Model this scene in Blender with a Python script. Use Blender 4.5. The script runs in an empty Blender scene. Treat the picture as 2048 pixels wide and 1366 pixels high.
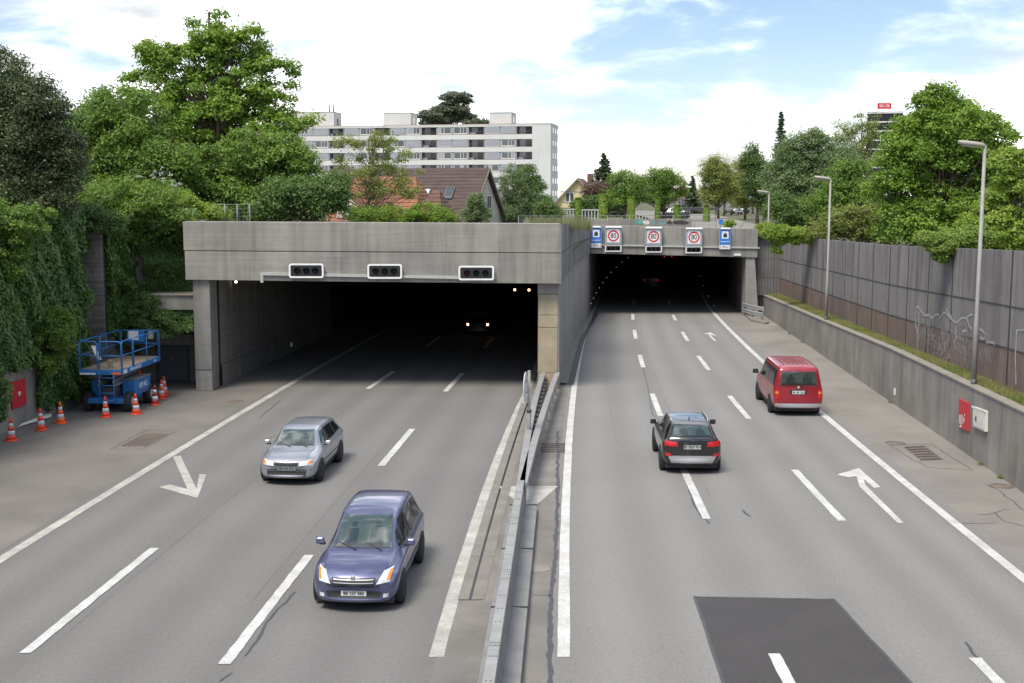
import bpy, bmesh, math, random
import numpy as np
from mathutils import Vector, Matrix
from mathutils.bvhtree import BVHTree
R = math.radians
SC = bpy.context.scene
C = SC.collection
rnd = random.Random(7)
EXPOSURE = 0.87
CLOUD_W1, CLOUD_W2, CLOUD_LO, CLOUD_HI = 0.3, 9.1, 1.17, 1.74
SKY_TINT = (0.92, 0.87, 0.84, 1.0)

# ---------------------------------------------------------------- camera
F, H = 2370.0, 8.4                     # focal length in photo pixels (2048 wide), eye height over the road
TH = math.atan(288 / F)
CT, ST = math.cos(TH), math.sin(TH)
cam_d = bpy.data.cameras.new('camera'); cam = bpy.data.objects.new('camera', cam_d); C.objects.link(cam)
cam_d.sensor_width = 36.0; cam_d.lens = F / 2048 * 36; cam_d.clip_start = 0.1; cam_d.clip_end = 8000
cam.location = (0, 0, H); cam.rotation_euler = (math.pi / 2 - TH, 0, 0)
SC.camera = cam

# ---------------------------------------------------------------- sky, sun, exposure
SUN_EL, SUN_AZ = R(60), R(215)         # azimuth measured clockwise from +Y (behind the camera, to the left)
w = bpy.data.worlds.new('World'); SC.world = w; w.use_nodes = True
nt = w.node_tree; nt.nodes.clear()
def wn(t, **k):
    n = nt.nodes.new(t)
    for a, b in k.items(): setattr(n, a, b)
    return n
wout = wn('ShaderNodeOutputWorld'); wbg = wn('ShaderNodeBackground'); wbg.inputs[1].default_value = 0.1
sky = wn('ShaderNodeTexSky', sky_type='NISHITA', sun_disc=False, sun_elevation=SUN_EL, sun_rotation=SUN_AZ, altitude=500, air_density=1.0, dust_density=0.6, ozone_density=2.2)
tc = wn('ShaderNodeTexCoord')
def wmath(op, a, b=None, c=None, clamp=False):
    n = wn('ShaderNodeMath', operation=op); n.use_clamp = clamp
    for i, v in enumerate((a, b, c)):
        if v is None: continue
        if isinstance(v, (int, float)): n.inputs[i].default_value = v
        else: nt.links.new(v, n.inputs[i])
    return n.outputs[0]
def wnoise(scale3, wv, detail, rough, dist=0.0):
    m = wn('ShaderNodeMapping'); m.inputs['Scale'].default_value = scale3; m.inputs['Rotation'].default_value = (0, 0, R(13))
    nt.links.new(tc.outputs['Generated'], m.inputs['Vector'])
    n = wn('ShaderNodeTexNoise', noise_dimensions='4D'); n.inputs['W'].default_value = wv
    n.inputs['Scale'].default_value = 1.0; n.inputs['Detail'].default_value = detail; n.inputs['Roughness'].default_value = rough
    n.inputs['Distortion'].default_value = dist
    nt.links.new(m.outputs[0], n.inputs['Vector']); return n.outputs['Fac']
big = wnoise((2.3, 2.3, 4.0), CLOUD_W1, 2, 0.5)
cum = wnoise((11.0, 11.0, 30.0), CLOUD_W2, 7, 0.56, 0.3)
sepz = wn('ShaderNodeSeparateXYZ'); nt.links.new(tc.outputs['Generated'], sepz.inputs[0])
low = wmath('MULTIPLY', wmath('SUBTRACT', 1.0, wmath('DIVIDE', wmath('ABSOLUTE', sepz.outputs[2]), 0.13), clamp=True), 0.30)   # clouds pile up towards the horizon
dens = wmath('ADD', wmath('ADD', wmath('MULTIPLY', big, 1.5), wmath('MULTIPLY', cum, 1.15)), low)
mr = wn('ShaderNodeMapRange', interpolation_type='SMOOTHSTEP'); mr.inputs[1].default_value = CLOUD_LO; mr.inputs[2].default_value = CLOUD_HI
nt.links.new(dens, mr.inputs[0])
shade = wnoise((5.0, 5.0, 20.0), 4.4, 5, 0.55)      # cloud bodies are a little greyer in places
csr = wn('ShaderNodeMapRange', interpolation_type='SMOOTHSTEP'); nt.links.new(shade, csr.inputs[0])
for i_, v_ in ((1, 0.36), (2, 0.66), (3, 22.0), (4, 4.4)): csr.inputs[i_].default_value = v_
csh = csr.outputs[0]
cc = wn('ShaderNodeCombineXYZ')
for i, k in enumerate((1.0, 0.995, 0.99)):
    nt.links.new(wmath('MULTIPLY', csh, k), cc.inputs[i])
skm = wn('ShaderNodeMix', data_type='RGBA', blend_type='MULTIPLY'); skm.inputs[0].default_value = 1.0
nt.links.new(sky.outputs[0], skm.inputs[6]); skm.inputs[7].default_value = SKY_TINT
mx = wn('ShaderNodeMix', data_type='RGBA')
nt.links.new(mr.outputs[0], mx.inputs[0]); nt.links.new(skm.outputs[2], mx.inputs[6]); nt.links.new(cc.outputs[0], mx.inputs[7])
nt.links.new(mx.outputs[2], wbg.inputs[0]); nt.links.new(wbg.outputs[0], wout.inputs[0])
sun_d = bpy.data.lights.new('sun', 'SUN'); sun_d.energy = 2.4; sun_d.angle = R(22); sun_d.color = (1.0, 0.93, 0.82)
sun = bpy.data.objects.new('sun', sun_d); C.objects.link(sun)
sdir = Vector((math.sin(SUN_AZ) * math.cos(SUN_EL), math.cos(SUN_AZ) * math.cos(SUN_EL), math.sin(SUN_EL)))
sun.rotation_euler = sdir.to_track_quat('Z', 'Y').to_euler()
SC.view_settings.view_transform = 'Standard'; SC.view_settings.look = 'None'
SC.view_settings.exposure = EXPOSURE; SC.view_settings.gamma = 1.0; SC.view_settings.use_curve_mapping = False
SC.render.engine = 'CYCLES'
SC.cycles.max_bounces = 8; SC.cycles.diffuse_bounces = 4; SC.cycles.transparent_max_bounces = 12
SC.cycles.use_denoising = True

# ---------------------------------------------------------------- pixel <-> place
def ray(px, py):
    a = (px - 1024) / F; b = -(py - 683) / F
    return np.array([a, CT + b * ST, -ST + b * CT])
def G(px, py, z=0.0):                  # the place on level z that the photo shows at this pixel
    d = ray(px, py); t = (z - H) / d[2]
    return Vector((d[0] * t, d[1] * t, z))
def P(px, py, Y):                      # the place at distance Y
    d = ray(px, py); t = Y / d[1]
    return Vector((d[0] * t, Y, H + d[2] * t))

# ---------------------------------------------------------------- materials
def mat(name, col, rough=0.7, var=0.12, scale=3.0, metal=0.0, bump=0.0, bscale=None, coat=0.0, emit=None, estr=0.0, coords='pos', streak=0.0, board=0.0, spec=0.5, speck=0.0, trans=0.0, col2=None, fine=0.0, stain=0.0, bdist=0.01):
    m = bpy.data.materials.new(name); m.use_nodes = True
    t = m.node_tree; b = t.nodes['Principled BSDF']; L = t.links.new
    b.inputs['Roughness'].default_value = rough; b.inputs['Metallic'].default_value = metal
    b.inputs['Specular IOR Level'].default_value = spec
    if coat: b.inputs['Coat Weight'].default_value = coat; b.inputs['Coat Roughness'].default_value = 0.06
    if emit: b.inputs['Emission Color'].default_value = (*emit, 1); b.inputs['Emission Strength'].default_value = estr
    if coords == 'pos': src = t.nodes.new('ShaderNodeNewGeometry').outputs['Position']
    else: src = t.nodes.new('ShaderNodeTexCoord').outputs['Object']
    def noise(sc, detail=4.0, rough=0.55, stretch=None):
        n = t.nodes.new('ShaderNodeTexNoise'); n.inputs['Scale'].default_value = sc; n.inputs['Detail'].default_value = detail; n.inputs['Roughness'].default_value = rough
        s = src
        if stretch:
            mp = t.nodes.new('ShaderNodeMapping'); mp.inputs['Scale'].default_value = stretch; L(s, mp.inputs[0]); s = mp.outputs[0]
        L(s, n.inputs['Vector']); return n.outputs['Fac']
    def rng(v, lo, hi, a=0.3, z=0.7):
        n = t.nodes.new('ShaderNodeMapRange'); n.inputs[1].default_value = a; n.inputs[2].default_value = z; n.inputs[3].default_value = lo; n.inputs[4].default_value = hi
        L(v, n.inputs[0]); return n.outputs[0]
    def mul(a, c):
        n = t.nodes.new('ShaderNodeMath'); n.operation = 'MULTIPLY'; L(a, n.inputs[0])
        if isinstance(c, float): n.inputs[1].default_value = c
        else: L(c, n.inputs[1])
        return n.outputs[0]
    f = None
    if var: f = rng(noise(scale), 1 - var, 1 + var)
    if streak:
        s = rng(noise(1.0, 5, 0.6, (2.6, 2.6, 0.16)), 1 - streak, 1 + streak * 0.55); f = mul(f, s) if f else s
        s = rng(noise(0.35, 3, 0.5, (1, 1, 0.7)), 1 - streak * 0.6, 1 + streak * 0.5); f = mul(f, s) if f else s
    if stain:
        s = rng(noise(1.0, 6, 0.7, (1.1, 1.1, 0.07)), 1 - stain, 1.0, 0.36, 0.5); f = mul(f, s) if f else s
    if board:
        s = rng(noise(1.0, 3, 0.7, (0.25, 0.25, 9.0)), 1 - board, 1 + board); f = mul(f, s) if f else s
    if speck:
        s = rng(noise(26.0, 3, 0.9), 1 - speck, 1 + speck, 0.34, 0.66); f = mul(f, s) if f else s
        s = rng(noise(9.0, 2, 0.6), 1 - speck * .3, 1 + speck * .3); f = mul(f, s)
    base = t.nodes.new('ShaderNodeMix'); base.data_type = 'RGBA'; base.blend_type = 'MULTIPLY'; base.inputs[0].default_value = 1
    if col2:
        c2 = t.nodes.new('ShaderNodeMix'); c2.data_type = 'RGBA'; c2.inputs[6].default_value = (*col, 1); c2.inputs[7].default_value = (*col2, 1)
        L(rng(noise(scale * 0.37, 3), 0, 1, 0.38, 0.62), c2.inputs[0]); L(c2.outputs[2], base.inputs[6])
    else: base.inputs[6].default_value = (*col, 1)
    if f:
        cx = t.nodes.new('ShaderNodeCombineColor')
        for i in range(3): L(f, cx.inputs[i])
        L(cx.outputs[0], base.inputs[7])
    else: base.inputs[7].default_value = (1, 1, 1, 1)
    L(base.outputs[2], b.inputs['Base Color'])
    if bump:
        bp = t.nodes.new('ShaderNodeBump'); bp.inputs['Strength'].default_value = bump; bp.inputs['Distance'].default_value = bdist
        L(noise(bscale or scale * 6, 5, 0.65), bp.inputs['Height']); L(bp.outputs[0], b.inputs['Normal'])
    return m

def leaf_mat(name, col, col2, transl=0.35, rough=0.5, hv=0.25):
    """leaf: colour wanders from leaf to leaf (own tint attribute) and from twig to twig; light shines through"""
    m = bpy.data.materials.new(name); m.use_nodes = True
    t = m.node_tree; t.nodes.clear(); L = t.links.new
    if not name.startswith(('flower', 'grass', 'reed')): col, col2 = [tuple(c * k for c, k in zip(q, (2.62, 2.14, 2.05))) for q in (col, col2)]
    out = t.nodes.new('ShaderNodeOutputMaterial')
    at = t.nodes.new('ShaderNodeAttribute'); at.attribute_name = 'tint'
    mixc = t.nodes.new('ShaderNodeMix'); mixc.data_type = 'RGBA'; mixc.inputs[6].default_value = (*col, 1); mixc.inputs[7].default_value = (*col2, 1)
    L(at.outputs['Fac'], mixc.inputs[0])
    bs = t.nodes.new('ShaderNodeBsdfPrincipled'); bs.inputs['Roughness'].default_value = rough; bs.inputs['Specular IOR Level'].default_value = 0.35
    tr = t.nodes.new('ShaderNodeBsdfTranslucent')
    hs = t.nodes.new('ShaderNodeHueSaturation'); hs.inputs['Hue'].default_value = 0.485; hs.inputs['Saturation'].default_value = 1.15; hs.inputs['Value'].default_value = 1.25
    L(mixc.outputs[2], hs.inputs['Color']); L(hs.outputs[0], tr.inputs[0]); L(mixc.outputs[2], bs.inputs['Base Color'])
    ms = t.nodes.new('ShaderNodeMixShader'); ms.inputs[0].default_value = transl
    L(bs.outputs[0], ms.inputs[1]); L(tr.outputs[0], ms.inputs[2]); L(ms.outputs[0], out.inputs[0])
    return m

# ---------------------------------------------------------------- object helpers
def tag(o, label=None, cat=None, group=None, kind=None):
    if label: o['label'] = label
    if cat: o['category'] = cat
    if group: o['group'] = group
    if kind: o['kind'] = kind
    return o
def thing(name, label, cat, loc=(0, 0, 0), rz=0.0, group=None):
    o = bpy.data.objects.new(name, None); C.objects.link(o); o.empty_display_size = 0.3
    o.location = loc; o.rotation_euler = (0, 0, rz)
    return tag(o, label, cat, group)
def link(name, me, parent=None, loc=None, rot=None):
    o = bpy.data.objects.new(name, me); C.objects.link(o)
    if parent: o.parent = parent
    if loc is not None: o.location = loc
    if rot is not None: o.rotation_euler = rot
    return o
class MB:
    """collects faces, then becomes one mesh object"""
    def __init__(s): s.v = []; s.f = []; s.sm = []
    def face(s, pts, smooth=False):
        n = len(s.v); s.v += [tuple(p) for p in pts]; s.f.append(tuple(range(n, n + len(pts)))); s.sm.append(smooth); return s
    def hexa(s, p):                    # 8 corners: bottom 4 then top 4, same turning sense
        n = len(s.v); s.v += [tuple(q) for q in p]
        for f in ((3, 2, 1, 0), (4, 5, 6, 7), (0, 1, 5, 4), (1, 2, 6, 5), (2, 3, 7, 6), (3, 0, 4, 7)):
            s.f.append(tuple(n + i for i in f)); s.sm.append(False)
        return s
    def box(s, lo, hi):
        (a, b, c), (d, e, f) = lo, hi
        return s.hexa([(a, b, c), (d, b, c), (d, e, c), (a, e, c), (a, b, f), (d, b, f), (d, e, f), (a, e, f)])
    def tube(s, pts, rad, n=8, cap=True, smooth=True):
        pts = [Vector(p) for p in pts]; rad = rad if hasattr(rad, '__len__') else [rad] * len(pts)
        b0 = len(s.v); up = None
        for i, p in enumerate(pts):
            d = (pts[min(i + 1, len(pts) - 1)] - pts[max(i - 1, 0)]).normalized()
            if up is None:
                up = Vector((0, 0, 1)) if abs(d.z) < 0.9 else Vector((1, 0, 0))
            u = d.cross(up).normalized(); up = u.cross(d).normalized()
            for k in range(n):
                a = 2 * math.pi * k / n
                s.v.append(tuple(p + (u * math.cos(a) + up * math.sin(a)) * rad[i]))
        for i in range(len(pts) - 1):
            for k in range(n):
                a, b = b0 + i * n + k, b0 + i * n + (k + 1) % n
                s.f.append((a, b, b + n, a + n)); s.sm.append(smooth)
        if cap:
            s.f.append(tuple(b0 + k for k in range(n))[::-1]); s.sm.append(False)
            e = b0 + (len(pts) - 1) * n
            s.f.append(tuple(e + k for k in range(n))); s.sm.append(False)
        return s
    def lathe(s, prof, center=(0, 0, 0), n=16, axis='z', smooth=True):
        b0 = len(s.v); cx, cy, cz = center
        for r, h in prof:
            for k in range(n):
                a = 2 * math.pi * k / n; c_, s_ = math.cos(a) * r, math.sin(a) * r
                s.v.append((cx + c_, cy + s_, cz + h) if axis == 'z' else ((cx + h, cy + c_, cz + s_) if axis == 'x' else (cx + s_, cy + h, cz + c_)))
        for i in range(len(prof) - 1):
            for k in range(n):
                a, b = b0 + i * n + k, b0 + i * n + (k + 1) % n
                s.f.append((a, b, b + n, a + n)); s.sm.append(smooth)
        s.f.append(tuple(b0 + k for k in range(n))[::-1]); s.sm.append(False)
        e = b0 + (len(prof) - 1) * n; s.f.append(tuple(e + k for k in range(n))); s.sm.append(False)
        return s
    def grid(s, g, smooth=True):       # g[i][j] points
        b0 = len(s.v); ni, nj = len(g), len(g[0])
        for r in g: s.v += [tuple(p) for p in r]
        for i in range(ni - 1):
            for j in range(nj - 1):
                a = b0 + i * nj + j; s.f.append((a, a + 1, a + nj + 1, a + nj)); s.sm.append(smooth)
        return s
    def prism(s, poly, vec):           # planar polygon pushed along vec
        n = len(poly); p0 = [Vector(p) for p in poly]; v = Vector(vec)
        s.face(p0[::-1]); s.face([p + v for p in p0])
        for i in range(n):
            a, b = p0[i], p0[(i + 1) % n]; s.face([a, b, b + v, a + v])
        return s
    def mesh(s, name, m):
        me = bpy.data.meshes.new(name); me.from_pydata(s.v, [], s.f); me.update()
        me.polygons.foreach_set('use_smooth', s.sm)
        for x in (m if isinstance(m, (list, tuple)) else [m]): me.materials.append(x)
        return me
    def build(s, name, m, parent=None, bevel=0.0, loc=None, rot=None, fix=True, seg=2):
        me = s.mesh(name, m)
        if fix:
            bm = bmesh.new(); bm.from_mesh(me); bmesh.ops.remove_doubles(bm, verts=bm.verts, dist=1e-5)
            bmesh.ops.recalc_face_normals(bm, faces=bm.faces); bm.to_mesh(me); bm.free()
        o = link(name, me, parent, loc, rot)
        if bevel:
            b = o.modifiers.new('bevel', 'BEVEL'); b.width = bevel; b.segments = seg; b.limit_method = 'ANGLE'; b.angle_limit = R(35)
        return o
def text(body, size, m, parent, loc, rot, name='lettering', align='CENTER', ext=0.004, sx=1.0, bold=0.012):
    cu = bpy.data.curves.new(name, 'FONT'); cu.body = body; cu.size = size; cu.align_x = align; cu.align_y = 'CENTER'; cu.extrude = ext; cu.offset = size * bold
    cu.resolution_u = 3; cu.materials.append(m)
    tmp = bpy.data.objects.new('tmp', cu); C.objects.link(tmp); bpy.context.view_layer.update()
    me = bpy.data.meshes.new_from_object(tmp.evaluated_get(bpy.context.evaluated_depsgraph_get()))
    bpy.data.objects.remove(tmp); bpy.data.curves.remove(cu)
    if not me.materials: me.materials.append(m)
    o = link(name, me, parent, loc, rot); o.scale = (sx, 1, 1); return o
def copy_tree(o, parent=None):
    c_ = o.copy(); C.objects.link(c_); c_.parent = parent
    for ch in o.children: copy_tree(ch, c_)
    return c_
def np_mesh(name, V, Fq, m, tint=None, smooth=False):
    """mesh straight from arrays: V (n,3), Fq (k,4) or (k,3)"""
    me = bpy.data.meshes.new(name); n, k = len(V), len(Fq); c_ = Fq.shape[1]
    me.vertices.add(n); me.vertices.foreach_set('co', np.ascontiguousarray(V, np.float32).ravel())
    me.loops.add(k * c_); me.loops.foreach_set('vertex_index', np.ascontiguousarray(Fq, np.int32).ravel())
    me.polygons.add(k); me.polygons.foreach_set('loop_start', np.arange(k, dtype=np.int32) * c_)
    if tint is not None:
        a = me.attributes.new('tint', 'FLOAT', 'POINT'); a.data.foreach_set('value', np.ascontiguousarray(tint, np.float32))
    if smooth: me.polygons.foreach_set('use_smooth', np.ones(k, bool))
    me.materials.append(m); me.update(calc_edges=True); return me
# ---------------------------------------------------------------- palette
asphalt = mat('asphalt', (0.210, 0.207, 0.199), 0.85, 0.045, 0.25, bump=0.25, bscale=90, speck=0.22)
asphalt_dark = mat('asphalt_patch', (0.052, 0.049, 0.050), 0.85, 0.10, 0.8, bump=0.3, bscale=90, speck=0.22)
asphalt_sh = mat('asphalt_shoulder', (0.222, 0.205, 0.184), 0.88, 0.12, 0.5, bump=0.25, bscale=70, speck=0.12, col2=(0.192, 0.180, 0.163))
asphalt_med = mat('asphalt_median', (0.205, 0.192, 0.172), 0.9, 0.14, 0.9, bump=0.25, bscale=60, speck=0.12, col2=(0.150, 0.144, 0.135))
tar = mat('tar_seam', (0.062, 0.064, 0.070), 0.6, 0.2, 8)
paint_w = mat('road_paint', (0.54, 0.54, 0.53), 0.7, 0.10, 3, speck=0.22, col2=(0.44, 0.44, 0.425))
paint_old = mat('road_paint_worn', (0.43, 0.42, 0.385), 0.75, 0.16, 2.5, speck=0.28, col2=(0.34, 0.33, 0.305))
conc = mat('concrete_portal', (0.290, 0.274, 0.242), 0.85, 0.10, 0.9, bump=0.3, bscale=14, streak=0.20, board=0.09, stain=0.26, col2=(0.240, 0.230, 0.212))
conc_side = mat('concrete_side', (0.270, 0.262, 0.248), 0.85, 0.12, 1.2, bump=0.3, bscale=14, streak=0.20, board=0.06, stain=0.22)
conc_fas = mat('concrete_fascia_dirty', (0.165, 0.162, 0.156), 0.88, 0.14, 0.8, bump=0.3, bscale=14, streak=0.3, stain=0.3, col2=(0.21, 0.205, 0.195))
conc_pillar = mat('concrete_pillar_tan', (0.40, 0.33, 0.22), 0.85, 0.14, 1.3, bump=0.3, bscale=14, streak=0.15, board=0.05, col2=(0.30, 0.265, 0.20))
conc_wall = mat('concrete_retaining', (0.275, 0.255, 0.222), 0.88, 0.12, 1.0, bump=0.3, bscale=16, streak=0.17, stain=0.20, col2=(0.215, 0.205, 0.188))
conc_cap = mat('concrete_cap', (0.24, 0.222, 0.19), 0.85, 0.15, 2.0, bump=0.3, bscale=20)
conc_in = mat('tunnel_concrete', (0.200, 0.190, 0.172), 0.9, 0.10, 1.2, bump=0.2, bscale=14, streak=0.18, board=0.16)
soot_shade = mat('tunnel_soot_shade', (0.030, 0.029, 0.028), 0.95, 0.15, 1.0)  # near-black: soot plus the darkness of the tunnel depths, put into the colour
noise_grey = mat('noise_panel_grey', (0.168, 0.161, 0.162), 0.9, 0.10, 1.2, bump=0.3, bscale=30, streak=0.12, stain=0.22)
noise_top = mat('noise_panel_streaked', (0.172, 0.164, 0.166), 0.9, 0.10, 1.2, bump=0.3, bscale=30, streak=0.16, stain=0.42)
noise_brown = mat('noise_panel_brown', (0.150, 0.112, 0.100), 0.9, 0.12, 1.2, bump=0.3, bscale=30, streak=0.18)
earth = mat('earth', (0.09, 0.075, 0.05), 0.95, 0.25, 0.8, col2=(0.07, 0.09, 0.035), bump=0.5, bscale=4)
joint_m = mat('joint_dark', (0.045, 0.042, 0.040), 0.9, 0.1, 3)
galv = mat('galvanised_steel', (0.30, 0.30, 0.295), 0.55, 0.14, 2.5, metal=0.25, coords='pos', speck=0.06)
galv_old = mat('galvanised_dull', (0.23, 0.23, 0.23), 0.65, 0.18, 2.0, metal=0.2, speck=0.06)
steel_dark = mat('steel_dark', (0.10, 0.10, 0.11), 0.55, 0.15, 4, metal=0.5)
black = mat('black_plastic', (0.016, 0.017, 0.02), 0.35, 0.1, 5)
white_p = mat('white_enamel', (0.78, 0.78, 0.76), 0.4, 0.05, 4)
rail_grey = mat('grey_conduit', (0.40, 0.41, 0.38), 0.55, 0.08, 4)

# ---------------------------------------------------------------- the course of the road
def fit(pts, deg=2):
    g = [G(*p) for p in pts]
    return np.polyfit([q.y for q in g], [q.x for q in g], deg), min(q.y for q in g), max(q.y for q in g)
_bc, _, _ = fit([(1130, 1315), (1128, 1100), (1135, 900), (1148, 780), (1165, 690), (1190, 612)])
def base(Y):                           # left edge line of the right-hand carriageway
    Y = np.asarray(Y, float)
    lo = np.polyval(_bc, 10) + (np.minimum(Y, 10) - 10) * np.polyval(np.polyder(_bc), 10)
    return np.where(Y < 10, lo, np.polyval(_bc, np.maximum(Y, 10)))
def offline(pts, deg=2):
    g = [G(*p) for p in pts]; ys = np.array([q.y for q in g]); xs = np.array([q.x for q in g])
    co = np.polyfit(ys, xs - base(ys), min(deg, len(pts) - 1)); lo, hi = ys.min() - 3, ys.max() + 2
    return lambda Y: base(Y) + np.polyval(co, np.clip(Y, lo, hi))
L_solid = offline([(0, 1120), (330, 918), (620, 745), (700, 700)])
L_d1 = offline([(50, 1307), (310, 1097), (735, 778), (788, 743)])
L_d2 = offline([(452, 1327), (615, 1110), (768, 932), (822, 858), (890, 783), (925, 747)])
L_med = offline([(870, 1316), (940, 1080), (990, 930), (1045, 800)])
R_d1 = offline([(1545, 1310), (1415, 1038), (1380, 960), (1318, 832), (1308, 788), (1285, 735), (1271, 678), (1266, 640), (1266, 628)])
R_d2 = offline([(1937, 1315), (1690, 1043), (1597, 940), (1495, 838), (1465, 792), (1412, 740), (1373, 682), (1352, 641), (1347, 630)])
R_solid = offline([(2048, 1160), (1850, 990), (1700, 880), (1530, 730), (1460, 655), (1420, 620)])
R_wall = offline([(2048, 985), (1900, 890), (1780, 800), (1650, 715), (1510, 620)])
YP = 51.05                             # left portal front
YR = 84.2                              # right portal front
def tun_left(Y): return base(Y) - base(51.4) - 13.12
def l_wall(Y): return np.interp(Y, [-60, 41.5, 47.1, 54.5], [-25.5, -18.24, -17.75, -17.3])
def wall_top(Y): return np.interp(Y, [-60, 33.2, 48.9, 62.1, 88.8], [2.5, 2.33, 2.21, 1.9, 1.4])
XN = lambda Y: R_wall(Y) + 1.25        # noise barrier
n_top = lambda Y: np.interp(Y, [-60, 36.5, 54, 84], [7.2, 6.78, 6.27, 5.72])
n_j1 = lambda Y: np.interp(Y, [-60, 36.5, 54, 84], [5.4, 4.93, 4.44, 4.0])
n_j2 = lambda Y: np.interp(Y, [-60, 36.5, 54, 84], [4.0, 3.55, 3.07, 2.66])
n_bot = lambda Y: np.interp(Y, [-60, 37.5, 55, 88], [2.3, 2.18, 1.9, 1.45])

# ---------------------------------------------------------------- road sheet
cols = [lambda Y: l_wall(np.minimum(Y, 54)) * (np.asarray(Y) <= 50.9) + tun_left(Y) * (np.asarray(Y) > 50.9), L_solid, L_d1, L_d2, L_med, base, R_d1, R_d2, R_solid, R_wall]
ys = np.concatenate([np.arange(-60, 18, 6.0), np.arange(18, 100, 2.0), np.arange(100, 204, 6.0)])
mb = MB(); g = []
for Y in ys:
    row = []
    for i in range(len(cols) - 1):
        a, b = float(cols[i](Y)), float(cols[i + 1](Y))
        if i == 0: a -= 1.5
        if i == 8: b += 0.4
        for k in range(4): row.append((a + (b - a) * k / 4, Y, 0))
    row.append((b, Y, 0)); g.append(row)
mb.grid(g, smooth=False)
road = tag(mb.build('road', asphalt, fix=False), 'grey asphalt motorway of two carriageways bending into the tunnels', kind='structure')
uv = road.data.uv_layers.new(name='lane')
nj = len(g[0]); vv = np.zeros(len(road.data.loops), np.int32); road.data.loops.foreach_get('vertex_index', vv)
uvs = np.stack([(vv % nj) / 4.0, ys[vv // nj]], 1).astype(np.float32); uv.data.foreach_set('uv', uvs.ravel())
# worn wheel tracks follow the lanes
t = asphalt.node_tree; b_ = t.nodes['Principled BSDF']; lk = b_.inputs['Base Color'].links[0]; srcs = lk.from_socket
un = t.nodes.new('ShaderNodeUVMap'); un.uv_map = 'lane'; sp = t.nodes.new('ShaderNodeSeparateXYZ'); t.links.new(un.outputs[0], sp.inputs[0])
m1 = t.nodes.new('ShaderNodeMath'); m1.operation = 'MULTIPLY'; m1.inputs[1].default_value = 4 * math.pi; t.links.new(sp.outputs[0], m1.inputs[0])
lr = t.nodes.new('ShaderNodeMapRange'); t.links.new(sp.outputs[0], lr.inputs[0])      # the left carriageway is older and darker
for i_, v_ in ((1, 4.3), (2, 4.7), (3, 0.74), (4, 0.92)): lr.inputs[i_].default_value = v_
m2 = t.nodes.new('ShaderNodeMath'); m2.operation = 'COSINE'; t.links.new(m1.outputs[0], m2.inputs[0])
nn = t.nodes.new('ShaderNodeTexNoise'); nn.inputs['Scale'].default_value = 0.12; nn.inputs['Detail'].default_value = 3
t.links.new(t.nodes.new('ShaderNodeNewGeometry').outputs['Position'], nn.inputs['Vector'])
m3 = t.nodes.new('ShaderNodeMath'); m3.operation = 'MULTIPLY'; t.links.new(m2.outputs[0], m3.inputs[0]); t.links.new(nn.outputs['Fac'], m3.inputs[1])
m4 = t.nodes.new('ShaderNodeMath'); m4.operation = 'MULTIPLY_ADD'; m4.inputs[1].default_value = -0.14; m4.inputs[2].default_value = 1.0; t.links.new(m3.outputs[0], m4.inputs[0])
mm = t.nodes.new('ShaderNodeMix'); mm.data_type = 'RGBA'; mm.blend_type = 'MULTIPLY'; mm.inputs[0].default_value = 1
cx = t.nodes.new('ShaderNodeCombineColor')
m5 = t.nodes.new('ShaderNodeMath'); m5.operation = 'MULTIPLY'; t.links.new(m4.outputs[0], m5.inputs[0]); t.links.new(lr.outputs[0], m5.inputs[1])
for i in range(3): t.links.new(m5.outputs[0], cx.inputs[i])
t.links.new(srcs, mm.inputs[6]); t.links.new(cx.outputs[0], mm.inputs[7]); t.links.new(mm.outputs[2], b_.inputs['Base Color'])

def strip(name, fn, y0, y1, off0, off1, z, m, parent=road, step=2.0, jag=0.0):
    n = max(2, int(abs(y1 - y0) / step) + 1); yy = np.linspace(y0, y1, n)
    return MB().grid([[(float(fn(Y)) + off0 + rnd.uniform(-jag, jag), Y, z), (float(fn(Y)) + off1 + rnd.uniform(-jag, jag), Y, z)] for Y in yy], smooth=False).build(name, m, parent, fix=False)
def poly(name, px, z, m, parent=road):
    return MB().face([G(x, y, z) for x, y in px]).build(name, m, parent, fix=False)
# shoulders and the median between the carriageways
def two(name, f0, f1, y0, y1, z, m, step=2.0, parent=None):
    n = max(2, int((y1 - y0) / step) + 1)
    return MB().grid([[(float(f0(Y)) * (1 - k / 3) + float(f1(Y)) * k / 3, Y, z) for k in range(4)] for Y in np.linspace(y0, y1, n)], smooth=False).build(name, m, parent, fix=False)
tag(two('shoulder_right', lambda Y: R_solid(Y) + 0.45, lambda Y: R_wall(Y) + 0.3, -40, 160, 0.004, asphalt_sh), 'pale worn asphalt shoulder below the retaining wall', kind='structure')
asphalt_shl = mat('asphalt_shoulder_left', (0.178, 0.164, 0.148), 0.88, 0.12, 0.5, bump=0.25, bscale=70, speck=0.16, col2=(0.150, 0.141, 0.128))
tag(two('shoulder_left', lambda Y: l_wall(Y) - 1.0, lambda Y: L_solid(Y) - 0.35, -40, 50.8, 0.004, asphalt_shl), 'pale asphalt shoulder with the lift parked on it', kind='structure')
two('shoulder_sheet', lambda Y: tun_left(Y), lambda Y: L_solid(Y) - 0.35, 50.8, 140, 0.004, asphalt_shl, parent=bpy.data.objects['shoulder_left'])
MB().box((-18.5, 50.8, -.2), (-13.0, 54.4, 0.003)).build('niche_floor', asphalt_shl, bpy.data.objects['shoulder_left'])
tag(two('median_strip', lambda Y: L_med(Y) + 0.02, lambda Y: base(Y) - 0.25, -40, 53.5, 0.005, asphalt_med), 'pale worn strip between the two carriageways', kind='structure')

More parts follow.
